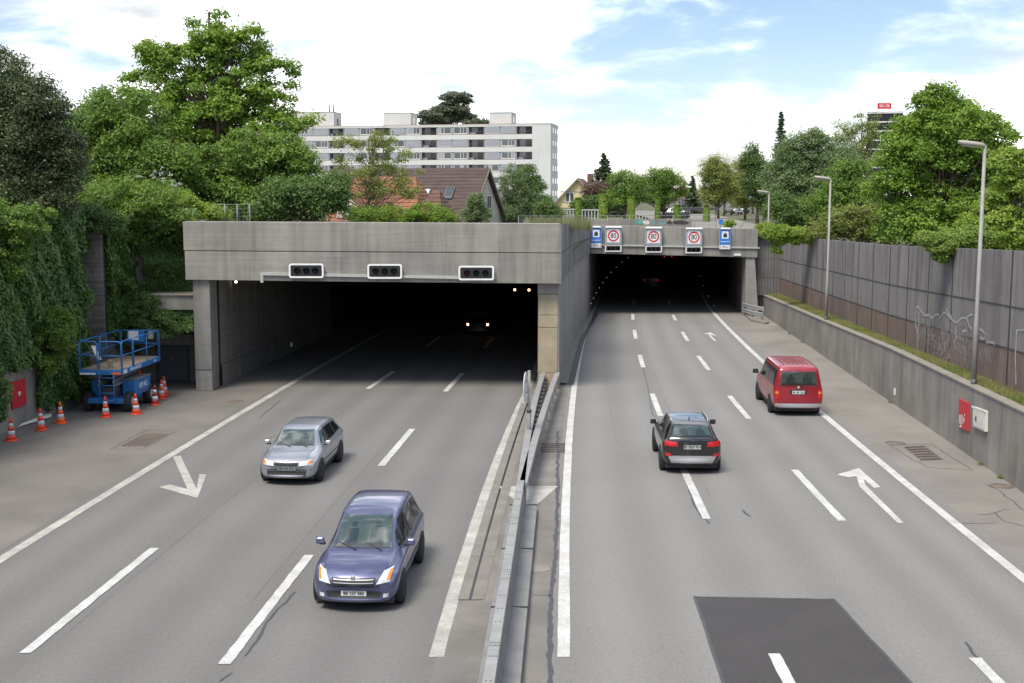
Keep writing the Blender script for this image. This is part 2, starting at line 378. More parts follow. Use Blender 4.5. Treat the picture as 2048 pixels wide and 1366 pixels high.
# ---------------------------------------------------------------- painted lines
ZP = 0.009
strip('edge_line', L_solid, -30, 130, -0.14, 0.14, ZP, paint_old)
strip('edge_line', R_solid, -30, 150, -0.13, 0.13, ZP, paint_w)
strip('edge_line', base, 20.95, 150, -0.115, 0.12, ZP, paint_w, jag=0.008, step=0.7)
strip('edge_line', L_med, 20.95, 110, -0.12, 0.15, ZP, paint_old, step=0.8, jag=0.006)
for f_, rows in ((L_d1, [(21.13, 27.76), (51.73, 57.0), (66.6, 72), (82, 87)]), (L_d2, [(20.6, 27.2), (36.6, 42.6), (51.0, 56.4), (66, 71), (80, 85)]),
                 (R_d1, [(12.5, 21.1), (30.4, 36.8), (45.2, 50.4), (58.4, 63.1), (70.4, 75.2), (81.4, 85.7), (93, 97.5), (105, 109), (117, 121)]),
                 (R_d2, [(12.5, 20.9), (30.2, 36.05), (44.6, 49.9), (57.5, 62.7), (69.4, 74.1), (81.1, 85), (93, 97.5), (105, 109), (117, 121)])):
    for a, b in rows:
        strip('lane_dash', f_, a, b, -0.112, 0.112, 0.014 if a < 22 else ZP, paint_w, step=0.25, jag=0.010)
poly('lane_arrow', [(346, 913), (361, 911), (393, 978), (399, 948), (413, 949), (395, 996), (318, 974), (340, 969), (375, 978)], ZP, paint_old)
poly('lane_arrow', [(1674, 949), (1718, 936), (1761, 974), (1748, 975.5), (1727, 957), (1731, 970), (1807, 1045), (1796, 1046), (1719, 973), (1713, 952), (1696, 954.5)], ZP, paint_w)
poly('lane_arrow', [(1408, 667), (1421, 664.5), (1433, 671), (1427, 671), (1421, 667.5), (1424, 673), (1433, 682), (1429, 682), (1419, 673), (1418, 668.5)], ZP, paint_w)
poly('hatch_triangle', [(995, 972), (1116, 972), (1058, 1023)], ZP, paint_old)
# resurfaced patch with its tar border
pg = [G(1388, 1194, 0), G(1668, 1199, 0)]
pc_ = [Vector((pg[0].x, pg[0].y, 0.004)), Vector((pg[1].x, pg[1].y, 0.004)), Vector((float(R_d2(14)) - 1.15, 14, 0.004)), Vector((float(R_d1(14)) - 1.15, 14, 0.004))]
MB().face([pc_[i].lerp(pc_[(i + 1) % 4], k / 26) + Vector((rnd.uniform(-.025, .025), rnd.uniform(-.025, .025), 0)) for i in range(4) for k in range(26)]).build('asphalt_patch', asphalt_dark, road, fix=False)
for a, b in (((pg[0].x, pg[0].y), (float(R_d1(14)) - 1.15, 14)), ((pg[1].x, pg[1].y), (float(R_d2(14)) - 1.15, 14)), ((pg[0].x, pg[0].y), (pg[1].x, pg[1].y))):
    d = Vector((b[0] - a[0], b[1] - a[1])); n = Vector((-d.y, d.x)).normalized() * 0.03; gg = []
    for k in range(15):
        q = Vector(a) + d * k / 14; j = rnd.uniform(-.012, .012); gg.append([(q.x - n.x + j, q.y - n.y + j, 0.007), (q.x + n.x + j, q.y + n.y + j, 0.007)])
    MB().grid(gg, False).build('tar_seam', tar, road, fix=False)
def crack(px, wd=0.02, z=0.0075, m=tar):
    pts = [G(x, y, z) for x, y in px]; fine = []
    for a, b in zip(pts, pts[1:]):
        n = max(2, int((b - a).length / 0.25))
        for k in range(n):
            q = a.lerp(b, k / n); fine.append(q + Vector((rnd.uniform(-.03, .03), rnd.uniform(-.03, .03), 0)))
    fine.append(pts[-1]); gg = []
    for i, q in enumerate(fine):
        d = fine[min(i + 1, len(fine) - 1)] - fine[max(i - 1, 0)]; n = Vector((-d.y, d.x, 0)).normalized() * wd * rnd.uniform(0.6, 1.3) * 0.5
        gg.append([q - n, q + n])
    MB().grid(gg, False).build('asphalt_crack', m, road, fix=False)
crack([(590, 1183), (560, 1215), (540, 1235), (520, 1270), (490, 1312)], 0.05)
crack([(465, 1345), (440, 1362)], 0.04)
crack([(1372, 955), (1382, 990), (1390, 1010), (1405, 1035), (1418, 1046)], 0.06)
crack([(1285, 735), (1295, 770), (1300, 800), (1306, 830), (1335, 850)], 0.03)
crack([(1930, 1282), (1945, 1308), (1985, 1340), (2005, 1366)], 0.05)
crack([(1970, 968), (2000, 980), (2010, 992), (2030, 1004), (2046, 1020)], 0.04)
crack([(1955, 1030), (1990, 1026), (2010, 1018), (2022, 1020)], 0.03); crack([(1990, 1026), (2005, 1040), (2030, 1048), (2048, 1052)], 0.04)
crack([(1925, 1046), (1995, 1046)], 0.03); crack([(530, 878), (640, 845)], 0.02); crack([(520, 835), (560, 800)], 0.03)
crack([(1485, 1020), (1500, 1032)], 0.07)
crack([(60, 885), (130, 862), (180, 850), (330, 810), (390, 795)], 0.025)
crack([(1115, 862), (1116, 905), (1115, 985), (1113, 1060), (1110, 1130), (1102, 1200), (1100, 1290), (1100, 1366)], 0.10, 0.0085)
seam_m = mat('paving_seam', (0.135, 0.132, 0.128), 0.9, 0.2, 4)
for f_, o_, a, b in ((R_d1, .42, 33, 78), (L_d1, .33, 22, 49), (L_d2, -.45, 24, 49), (R_d1, -1.9, 40, 82)): strip('paving_seam', f_, a, b, o_ - .006, o_ + .007, 0.0045, seam_m, step=.5, jag=.009)
crack([(1063, 1190), (1105, 1192)], 0.03, 0.0085)
crack([(905, 1200), (965, 1200)], 0.03, 0.0085); crack([(985, 1038), (1000, 1038)], 0.02, 0.0085)
def outline(px, wd, m=tar, z=0.0085):
    crack(px + [px[0]], wd, z, m)
outline([(1780, 890), (1862, 888), (1945, 940), (1860, 935), (1830, 922)], 0.03)
outline([(222, 898), (292, 860), (352, 862), (286, 898)], 0.03)
rust = mat('rusty_iron', (0.17, 0.13, 0.105), 0.8, 0.25, 6, col2=(0.12, 0.10, 0.09))
def grate(px, nx, nt_, label):
    a, b, c_, d = [G(x, y, 0.006) for x, y in px]
    o = tag(MB().face([a, b, c_, d]).build('drain_grate', rust, fix=False), label, 'drain')
    for k in range(nx):
        t0, t1 = (k + 0.25) / nx, (k + 0.7) / nx
        MB().face([a.lerp(d, t0) + (b - a) * .05, a.lerp(d, t0) + (c_ - d + a.lerp(d, 0) - a) * .95, a.lerp(d, t1) + (b - a) * .95, a.lerp(d, t1) + (b - a) * .05]).build('slot', joint_m, o, fix=False, loc=(0, 0, 0.004))
grate([(1805, 893), (1850, 891), (1888, 920), (1842, 922)], 6, 1, 'rusty square drain grate in the right shoulder below the red hatch')
grate([(240, 893), (290, 866), (340, 867), (292, 893)], 6, 1, 'large dark drain grate in the left shoulder near the cones')
grate([(1080, 886), (1133, 886), (1133, 906), (1078, 906)], 5, 1, 'small rusty drain grate beside the right carriageway edge line')
def manhole(px, py, r, label, m=rust):
    p = G(px, py, 0.004)
    o = tag(MB().lathe([(r, 0.004), (r - .03, 0.008), (r - .035, 0.005), (r - .06, 0.005), (r - .065, 0.008), (0.01, 0.008)], n=28).build('manhole_cover', m, loc=p), label, 'manhole cover')
manhole(1790, 886, 0.34, 'round iron manhole cover beyond the drain grate in the right shoulder')
manhole(2005, 972, 0.34, 'round manhole cover among cracks at the right edge of the shoulder')
manhole(470, 803, 0.36, 'round manhole cover on the left shoulder before the tunnel post')
manhole(1077, 1136, 0.30, 'pale round manhole cover beside the central guard rail', conc_cap)

# slot drain along the left carriageway's inner edge
kerb_m = mat('kerb_concrete', (0.20, 0.19, 0.17), 0.85, 0.15, 1.5, bump=0.3, bscale=20, speck=0.1)
dr = thing('slot_drain', 'long concrete slot drain with a dark slit beside the median', 'drain')
p0, p1 = G(940, 1200), G(1047, 830)
def slot_x(Y): return p0.x + (p1.x - p0.x) * (Y - p0.y) / (p1.y - p0.y) + (base(Y) - base(p0.y) - (base(p1.y) - base(p0.y)) * (Y - p0.y) / (p1.y - p0.y))
yy = np.arange(p0.y, 50.5, 3.0)
for a, b in zip(yy, yy[1:]):
    for s0, s1 in ((-0.26, -0.03), (0.03, 0.30)):
        MB().grid([[(float(slot_x(Y)) + s0, Y, 0.014), (float(slot_x(Y)) + s1, Y, 0.014)] for Y in (a, (a + b) / 2, b - 0.02)], False).build('drain_kerb', kerb_m, dr, fix=False)
    MB().grid([[(float(slot_x(Y)) - .03, Y, 0.008), (float(slot_x(Y)) + .03, Y, 0.008)] for Y in (a, b)], False).build('drain_slit', black, dr, fix=False)

# ---------------------------------------------------------------- ground above the cutting
bm = bmesh.new()
def loop(pts):
    vs = [bm.verts.new(p) for p in pts]
    for i in range(len(vs)): bm.edges.new((vs[i], vs[(i + 1) % len(vs)]))
ZG = 5.6
loop([(-3500, -3500, ZG), (3500, -3500, ZG), (3500, 4500, ZG), (-3500, 4500, ZG)])
cut = [(float(l_wall(-60)) - .4, -60), (float(l_wall(41.5)) - .4, 41.5), (float(l_wall(54.2)) - .4, 54.6), (-13.6, 54.6), (-13.6, YP + .5), (1.9, YP + .5), (5.6, YR + .5)]
cut += [(18.9, YR + .5)] + [(float(XN(Y)) + .25, Y) for Y in (84, 70, 55, 40, 20, -60)]
loop([(x, y, ZG) for x, y in cut])
bmesh.ops.triangle_fill(bm, use_beauty=True, use_dissolve=False, edges=bm.edges[:])
me = bpy.data.meshes.new('ground'); bmesh.ops.recalc_face_normals(bm, faces=bm.faces); bm.to_mesh(me); bm.free()
grass_ground = mat('ground_grass', (0.065, 0.085, 0.030), 0.95, 0.3, 0.4, col2=(0.10, 0.09, 0.05), bump=0.6, bscale=3)
me.materials.append(grass_ground); tag(link('ground', me), 'grassy ground above the cutting reaching to the horizon', kind='structure')
MB().box((-30, -61, -0.5), (20, -60, 6)).build('cutting_end', conc_wall)['kind'] = 'structure'

# ---------------------------------------------------------------- left tunnel portal
lp = thing('tunnel_portal', 'wide grey concrete left tunnel portal with deep stained lintel over black opening', 'tunnel')
zl = lambda X, a, b: a + (b - a) * (X + 14.1) / 16.2
def slab(name, x0, x1, y0, y1, b0, b1, t0, t1, m, parent, bevel=0.02):
    return MB().hexa([(x0, y0, b0), (x1, y0, b1), (x1, y1, b1), (x0, y1, b0), (x0, y0, t0), (x1, y0, t1), (x1, y1, t1), (x0, y1, t0)]).build(name, m, parent, bevel=bevel)
JT = 0.016
slab('lintel_panel', -14.12, 2.06, YP, YP + .9, 6.12 + JT, 6.02 + JT, 7.38, 7.29, conc, lp)
slab('lintel_panel', -14.08, 2.06, YP, YP + .9, 4.87, 4.70, 6.12 - JT, 6.02 - JT, conc, lp)
slab('lintel_core', -14.0, 2.0, YP + .06, YP + .8, 4.95, 4.8, 7.2, 7.1, joint_m, lp, 0)
slab('portal_post', -13.83, -13.10, YP + .18, YP + 1.6, 0, 0, 4.88, 4.86, conc, lp)
MB().hexa([(-13.835, YP + .165, 0.93), (-13.09, YP + .165, 0.93), (-13.09, YP + .2, 0.93), (-13.835, YP + .2, .93), (-13.835, YP + .165, .95), (-13.09, YP + .165, .95), (-13.09, YP + .2, .95), (-13.835, YP + .2, .95)]).build('joint', joint_m, lp)
# tan pillar at the end of the wall between the tubes
slab('pillar', 1.15, 2.0, YP + .55, YP + 1.7, 0, 0, 4.2, 4.2, conc_pillar, lp)
slab('pillar_head', 1.13, 2.02, YP + .53, YP + 1.7, 4.22, 4.22, 4.74, 4.72, conc_side, lp)
for z in (3.3, 2.75, 0.75):
    MB().box((1.147, YP + .543, z), (2.0, YP + .549, z + .012)).build('joint', joint_m, lp)
yy = np.concatenate([np.arange(YP + 1.5, 100, 3.0), np.arange(100, 205, 8.0)])
def ceil_left(Y): return 4.88
def swall(name, fn, y0, y1, z0, z1, m, parent, n=2, off=0):
    q = np.linspace(y0, y1, n)
    return MB().grid([[(float(fn(Y)) + off, Y, z0 if not callable(z0) else z0(Y)), (float(fn(Y)) + off, Y, z1 if not callable(z1) else z1(Y))] for Y in q], False).build(name, m, parent, fix=False)
for a, b in zip(yy, yy[1:]):
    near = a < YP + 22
    swall('wall_panel', tun_left, a, b - 0.03, 0.95, 4.9, conc_in if near else soot_shade, lp)
    swall('wall_plinth', tun_left, a, b - 0.03, 0, 0.95, conc_in if near else soot_shade, lp, off=0.05)
swall('wall_back', tun_left, YP + 1.4, 204, 0, 5, soot_shade, lp, 40, off=-0.04)
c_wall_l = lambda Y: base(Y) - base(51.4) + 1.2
swall('wall_between', c_wall_l, YP + 1.6, 204, 0, 5, soot_shade, lp, 40)
MB().grid([[(float(tun_left(Y)) - .1, Y, 4.87), (float(c_wall_l(Y)) + .1, Y, 4.78)] for Y in np.linspace(YP + .7, 204, 40)], False).build('ceiling', soot_shade, lp, fix=False)
MB().face([(-20, 203, 0), (45, 203, 0), (45, 203, 5.2), (-20, 203, 5.2)]).build('tunnel_end', soot_shade, lp)
MB().hexa([(-13.9, YP + .9, 6.9), (1.5, YP + .9, 6.9), (3.2, YR - 14, 6.1), (-13.9, YR + 1, 6.1), (-13.9, YP + .9, 7.1), (1.5, YP + .9, 7.05), (3.2, YR - 14, 6.3), (-13.9, YR + 1, 6.3)]).build('roof_slab', earth, lp)

# side of the left tube facing the right-hand carriageway
sw = thing('tunnel_side_wall', 'tall concrete side wall with overhanging fascia between the two portals', 'wall')
sx = lambda Y: np.interp(Y, [YP, 60, 70, YR, YR + 3], [2.06, 2.85, 3.75, 5.5, 5.9])
wx = lambda Y: sx(Y) - 0.05
st = lambda Y: np.interp(Y, [YP, YR], [7.29, 6.47]); sb = lambda Y: np.interp(Y, [YP, YR], [4.70, 4.46]); sm_ = lambda Y: np.interp(Y, [YP, YR], [6.02, 5.55])
def curved(name, fn, th, y0, y1, zb, zt, m, n=8, parent=sw):
    q = np.linspace(y0, y1, n); mb = MB()
    for s_, o_ in ((0, 1), (-th, -1)):
        mb.grid([[(float(fn(Y)) + s_, Y, float(zb(Y))), (float(fn(Y)) + s_, Y, float(zt(Y)))] for Y in q], False)
    for zf in (zb, zt):
        mb.grid([[(float(fn(Y)) - th, Y, float(zf(Y))), (float(fn(Y)), Y, float(zf(Y)))] for Y in q], False)
    for Y in (y0, y1):
        mb.face([(float(fn(Y)) - th, Y, float(zb(Y))), (float(fn(Y)), Y, float(zb(Y))), (float(fn(Y)), Y, float(zt(Y))), (float(fn(Y)) - th, Y, float(zt(Y)))])
    return mb.build(name, m, parent)
for y0, y1 in ((YP + .02, YP + 1.0), (YP + 1.03, YP + 13), (YP + 13.03, YP + 24), (YP + 24.03, YR - .05)):
    curved('fascia_panel', lambda Y: sx(Y) + .05, .5, y0, y1, lambda Y: sm_(Y) + JT, st, conc_fas if y0 > YP + .5 else conc_side)
    curved('fascia_panel', lambda Y: sx(Y) + .05, .5, y0, y1, sb, lambda Y: sm_(Y) - JT, conc_fas if y0 > YP + .5 else conc_side)
curved('fascia_core', lambda Y: sx(Y) - .06, .4, YP + .9, YR, lambda Y: sb(Y) + .05, lambda Y: st(Y) - .05, joint_m)
for y0, y1 in ((YP + .6, YP + 12), (YP + 12.02, YP + 23), (YP + 23.02, YR + 0.5)):
    curved('wall_panel', wx, .7, y0, y1, lambda Y: 0.0, lambda Y: sb(Y) + .02, conc_side)

# ---------------------------------------------------------------- right tunnel portal
rp = thing('tunnel_portal', 'far right tunnel portal with speed limit signs on its concrete lintel', 'tunnel')
def zr(X, a, b): return a + (b - a) * (X - 5.5) / 11.9
slab('lintel_panel', 5.56, 17.42, YR, YR + .8, 4.46, 4.17, 5.05, 4.80, conc, rp)
slab('lintel_panel', 5.56, 17.42, YR + .004, YR + .8, 5.075, 4.825, 6.47, 6.19, conc, rp)
# right post, leaning outwards a little towards its foot
MB().hexa([(16.66, YR + .1, 0), (17.62, YR + .1, 0), (17.62, YR + 1.5, 0), (16.66, YR + 1.5, 0), (16.62, YR + .1, 4.25), (17.25, YR + .1, 4.25), (17.25, YR + 1.5, 4.25), (16.62, YR + 1.5, 4.25)]).build('portal_post', conc_side, rp, bevel=.02)
rt = lambda Y: base(Y) - base(YR + 1) + 16.66
lt = lambda Y: base(Y) - base(YR) + 5.45
swall('wall_panel', rt, YR + 1.4, YR + 16, 0, 4.4, conc_in, rp, 8)
swall('wall_panel', rt, YR + 16, 203.5, 0, 4.4, soot_shade, rp, 30)
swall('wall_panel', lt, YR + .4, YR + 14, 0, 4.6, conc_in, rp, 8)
swall('wall_panel', lt, YR + 14, 203.5, 0, 4.6, soot_shade, rp, 30)
MB().grid([[(float(lt(Y)) - .2, Y, 4.48), (float(rt(Y)) + .2, Y, 4.22)] for Y in np.linspace(YR + .6, 203.5, 40)], False).build('ceiling', soot_shade, rp, fix=False)
MB().hexa([(5.5, YR + .8, 5.65), (18.6, YR + .8, 5.65), (18.6, YR + 12, 5.65), (5.5, YR + 12, 5.65), (5.5, YR + .8, 5.95), (18.6, YR + .8, 5.85), (18.6, YR + 12, 5.8), (5.5, YR + 12, 5.8)]).build('roof_slab', earth, rp)

# ---------------------------------------------------------------- retaining wall on the right
rw = thing('retaining_wall', 'low stained concrete retaining wall along the right shoulder', 'wall')
edges = [-40, -20, -5, 8, 19, 27.5, 35.2, 43.3, 51.5, 60, 69, 78, 84.6]
for a, b in zip(edges, edges[1:]):
    curved('wall_panel', lambda Y: R_wall(Y) + .3, .3, a, b - 0.02, lambda Y: 0.0, lambda Y: wall_top(Y) - .05, conc_wall, 4, rw)
    curved('wall_cap', lambda Y: R_wall(Y) + .33, .37, a, b - 0.015, lambda Y: wall_top(Y) - .05, wall_top, conc_cap, 4, rw)
# soil and turf behind it
tag(MB().grid([[(float(R_wall(Y)) + .32, Y, float(wall_top(Y)) - .03), (float(XN(Y)) + .1, Y, float(n_bot(Y)))] for Y in np.linspace(-40, 85, 40)], False).build('verge', mat('verge_soil', (0.20, 0.19, 0.085), 0.95, 0.25, 2, col2=(0.14, 0.17, 0.05)), fix=False), 'narrow soil verge above the retaining wall', kind='structure')

# ---------------------------------------------------------------- noise barrier of ribbed concrete panels
nb = thing('noise_barrier', 'tall ribbed concrete noise barrier with grey upper and brown lower panels', 'wall')
step_y = 3.15
pe = [85.6 - step_y * k for k in range(0, 40)]
def rib_panel(y0, y1, zb, zt, m, parent=None, fn=XN, ribs=20, dep=0.065, gap=0.028, thick=.14, gy=0.055):
    mb = MB(); pts = []
    for k in range(ribs):
        for t_, d_ in ((0.08, 0), (0.32, 1), (0.68, 1), (0.92, 0)):
            u = (k + t_) / ribs; Y = y0 + gy + (y1 - y0 - 2 * gy) * u
            pts.append((float(fn(Y)) - dep * d_, Y))
    def row(zf, e): return [(x, Y, float(zf(Y)) + e) for x, Y in pts]
    mb.grid([row(zb, gap), row(zt, -gap)], False)
    A, B = pts[0], pts[-1]; T = thick
    mb.face([(p[0], p[1], p[2]) for p in row(zt, -gap)] + [(B[0] + T, B[1], float(zt(B[1])) - gap), (A[0] + T, A[1], float(zt(A[1])) - gap)])
    for q in (A, B):
        mb.face([(q[0], q[1], float(zb(q[1])) + gap), (q[0] + T, q[1], float(zb(q[1])) + gap), (q[0] + T, q[1], float(zt(q[1])) - gap), (q[0], q[1], float(zt(q[1])) - gap)])
    return mb.build('panel', m, parent, fix=False)
for i in range(len(pe) - 1):
    y1, y0 = pe[i], pe[i + 1]
    if y1 < 20: break
    if y0 > 34.5:
        rib_panel(y0, y1, n_j1, n_top, noise_top, nb); rib_panel(y0, y1, n_j2, n_j1, noise_grey, nb); rib_panel(y0, y1, n_bot, n_j2, noise_brown, nb)
        y_last = y0
for y in pe:
    if 34 < y < 86: curved('joint', lambda Y: XN(Y) - .012, .05, y - .06, y + .06, lambda Y: n_bot(Y), lambda Y: n_top(Y) - .03, joint_m, 2, nb)
for zf in (n_j1, n_j2): curved('joint', lambda Y: XN(Y) - .012, .05, y_last + .1, 85.4, lambda Y: zf(Y) - .035, lambda Y: zf(Y) + .035, joint_m, 16, nb)
curved('backing', lambda Y: XN(Y) + .2, .1, 20, 85.5, lambda Y: 1.0, lambda Y: n_top(Y) - .04, joint_m, 20, nb)
# taller end block at the picture's right edge, and the end return beside the far portal
for (a, b, dz) in ((y_last - 3.0, y_last, .15), (y_last - 6, y_last - 3.0, .15), (y_last - 9, y_last - 6, .15)):
    f3 = lambda Y: XN(Y) - .12
    rib_panel(a, b, n_bot, n_j2, noise_brown, nb, f3); rib_panel(a, b, n_j2, n_j1, noise_grey, nb, f3)
    rib_panel(a, b, n_j1, lambda Y: n_j1(Y) + 1.0, noise_grey, nb, f3); rib_panel(a, b, lambda Y: n_j1(Y) + 1.0, lambda Y: n_top(Y) + dz, noise_grey, nb, f3)
for z0, z1, m in ((1.4, 2.66, noise_grey), (2.66, 4.0, noise_grey), (4.0, 5.74, noise_grey)):
    mb = MB(); xs = np.linspace(17.3, 19.35, 20); row = []
    for k, x in enumerate(xs): row += [(x, YR + .9 - (.05 if k % 2 else 0)), (x + .09, YR + .9 - (.05 if k % 2 else 0))]
    mb.grid([[(x, y, z0 + .01) for x, y in row], [(x, y, z1 - .01) for x, y in row]], False)
    mb.build('panel', m, nb, fix=False)
MB().box((17.3, YR + .98, 0.5), (19.5, YR + 1.1, 5.68)).build('backing', joint_m, nb)

# ---------------------------------------------------------------- left retaining wall, rear wall, and door niche
lw = thing('retaining_wall', 'tall ivy-covered concrete wall at the left edge of the motorway', 'wall')
ed = [-40, -25, -10, 5, 15, 24, 31, 37, 41.5, 45.8, 48.6]
TOPL = 7.3
for a, b in zip(ed, ed[1:]):
    curved('wall_panel', l_wall, .4, a, b - .03, lambda Y: 0.0, lambda Y: TOPL, conc_wall, 3, lw)
bw = thing('rear_wall', 'board-marked concrete rear wall with ivy beside the left portal', 'wall')
MB().box((-18.4, 54.0, 0), (-13.85, 54.5, 4.09)).build('wall_panel', conc_in, bw)
MB().box((-20.2, 53.4, 4.1), (-13.85, 54.5, 7.4)).build('wall_panel', conc_wall, bw)
q0, q1 = P(170, 440, 49.4), P(206, 620, 49.4)
MB().hexa([(q0.x - .9, 49.4, 0), (q1.x, 49.4, 0), (q1.x, 54, 0), (q0.x - .9, 54, 0), (q0.x - .9, 49.4, 7.6), (q1.x, 49.4, 7.5), (q1.x, 54, 7.4), (q0.x - .9, 54, 7.6)]).build('wall_pier', mat('board_marked', (0.125, 0.122, 0.115), 0.9, 0.1, 1.5, board=0.5, streak=0.15, bump=0.3, bscale=12), bw)
cn = thing('niche_canopy', 'pale concrete canopy beam over the service door left of the portal', 'canopy')
a, b = P(298, 588, 51.6), P(383, 620, 51.6)
MB().box((a.x, 51.6, b.z), (b.x + .2, 54, a.z - .07)).build('beam', conc, cn, bevel=.015)
MB().box((a.x - .05, 51.52, a.z - .065), (b.x + .2, 54, a.z)).build('coping', conc_cap, cn, bevel=.01)
a, b = P(318, 668, 53.0), P(383, 690, 53.0)
MB().box((a.x - .8, 53.0, b.z), (b.x + .1, 54, a.z)).build('lower_beam', conc_in, cn, bevel=.015)
sd = thing('service_door', 'dark grey steel service door in the niche left of the portal', 'door')
dg = mat('door_grey', (0.085, 0.10, 0.115), 0.6, 0.1, 2)
a, b = P(312, 690, 53.6), P(372, 774, 53.6)
MB().box((a.x, 53.86, .05), (a.x + .72, 53.92, a.z)).build('door_leaf', dg, sd, bevel=.005)
MB().box((a.x + .73, 53.86, .05), (b.x, 53.92, a.z)).build('door_leaf', dg, sd, bevel=.005)
for x0, x1 in ((a.x - .07, a.x - .01), (b.x + .01, b.x + .07)): MB().box((x0, 53.84, 0), (x1, 53.96, a.z + .05)).build('door_frame', steel_dark, sd)
MB().box((a.x + .62, 53.8, 1.05), (a.x + .68, 53.86, 1.2)).build('handle', galv, sd, bevel=.008)

# ---------------------------------------------------------------- graffiti on the noise barrier
graf = mat('graffiti_chalk', (0.31, 0.30, 0.29), 0.85, 0.25, 5); graf_d = mat('graffiti_faded', (0.235, 0.215, 0.21), 0.9, 0.3, 4)
gt = thing('graffiti', 'faded white graffiti scrawl across the lower noise barrier panels', 'graffiti')
def on_barrier(zx, zy, off=.069):
    px, py = 1800 + zx / 4.141, 470 + zy / 4.141; Y = 45.0; d = ray(px, py)
    for _ in range(40): Y = (float(XN(Y)) - off) / d[0] * d[1]
    return P(px, py, Y)
top_line = [(125, 640), (130, 600), (150, 590), (175, 625), (205, 670), (235, 660), (265, 690), (285, 665), (315, 655), (335, 690), (362, 640), (390, 655), (420, 690), (445, 715), (475, 725), (510, 685), (545, 690), (575, 665), (605, 660)]
for st_ in (top_line, [(125, 640), (130, 760), (150, 820), (145, 950)], [(380, 610), (400, 640), (430, 690)], [(655, 770), (690, 800), (710, 830), (695, 862), (665, 850)], [(715, 902), (720, 886), (775, 890), (785, 912)], [(555, 690), (570, 750), (600, 790)], [(510, 800), (545, 790)], [(450, 800), (470, 850), (440, 900)], [(960, 1240), (955, 1000), (968, 790), (1027, 785)]):
    pts = [on_barrier(*q) for q in st_]; g_ = []
    for i, p in enumerate(pts):
        d = pts[min(i + 1, len(pts) - 1)] - pts[max(i - 1, 0)]; n = Vector((0, -d.z, d.y)).normalized() * .045; g_.append([p - n, p + n])
    MB().grid(g_, False).build('stroke', graf, gt, fix=False)
tx = np.array(top_line, float); rg2 = random.Random(9)
for k, zx in enumerate(np.arange(136, 600, 8.5)):
    zt0 = np.interp(zx, tx[:, 0], tx[:, 1]) + 12; zb0 = 955 + (zx - 130) * .33 - rg2.uniform(0, 25); z = zt0 + rg2.uniform(0, 30)
    while z < zb0:
        z2 = min(zb0, z + rg2.uniform(25, 120))
        if rg2.random() < .72: MB().face([on_barrier(zx, z), on_barrier(zx + 4.5, z), on_barrier(zx + 4.5, z2), on_barrier(zx, z2)]).build('fill', graf if rg2.random() < .25 else graf_d, gt, fix=False)
        z = z2 + rg2.uniform(4, 26)
for k, zx in enumerate(np.arange(660, 765, 9)):
    z = rg2.uniform(930, 960); MB().face([on_barrier(zx, z), on_barrier(zx + 4.5, z), on_barrier(zx + 4.5, z + rg2.uniform(60, 140)), on_barrier(zx, z + rg2.uniform(60, 140))]).build('fill', graf_d, gt, fix=False)

# ---------------------------------------------------------------- the overpass the photograph is taken from
ov = thing('overpass', 'concrete road bridge crossing over the motorway behind the viewpoint', 'bridge')
MB().box((-30, -13, 5.95), (26, -.45, 6.75)).build('deck', conc_wall, ov)
for y in (-13, -.75): MB().box((-30, y, 6.75), (26, y + .3, 7.75)).build('parapet', conc_cap, ov, bevel=.02)
for x in (-22.5, -.4, 16.2): MB().box((x, -11, 0), (x + .9, -2.5, 5.95)).build('pier', conc_wall, ov)
# ================================================================ signs and signals on the portals
def rrect(x0, x1, z0, z1, r, y, n=5):
    pts = []
    for cx, cz, a0 in ((x1 - r, z1 - r, 0), (x0 + r, z1 - r, 90), (x0 + r, z0 + r, 180), (x1 - r, z0 + r, 270)):
        for k in range(n + 1):
            a = R(a0 + 90 * k / n); pts.append((cx + r * math.cos(a), y, cz + r * math.sin(a)))
    return pts
def ring_face(outer, inner, dy=0.0):
    mb = MB(); n = len(outer)
    for i in range(n):
        j = (i + 1) % n; mb.face([outer[i], outer[j], inner[j], inner[i]])
    if dy:
        for lp_ in (outer, inner):
            for i in range(n):
                j = (i + 1) % n; mb.face([lp_[i], lp_[j], (lp_[j][0], lp_[j][1] + dy, lp_[j][2]), (lp_[i][0], lp_[i][1] + dy, lp_[i][2])])
    return mb
lens_r = mat('lens_red', (0.030, 0.006, 0.006), 0.6, 0, 1, spec=.2); lens_k = mat('lens_dark', (0.009, 0.009, 0.010), 0.6, 0, 1, spec=.2); lens_g = mat('lens_green', (0.005, 0.017, 0.012), 0.6, 0, 1, spec=.2); visor_m = mat('visor_black', (0.006, 0.006, 0.007), 0.8, 0, 1, spec=.1)
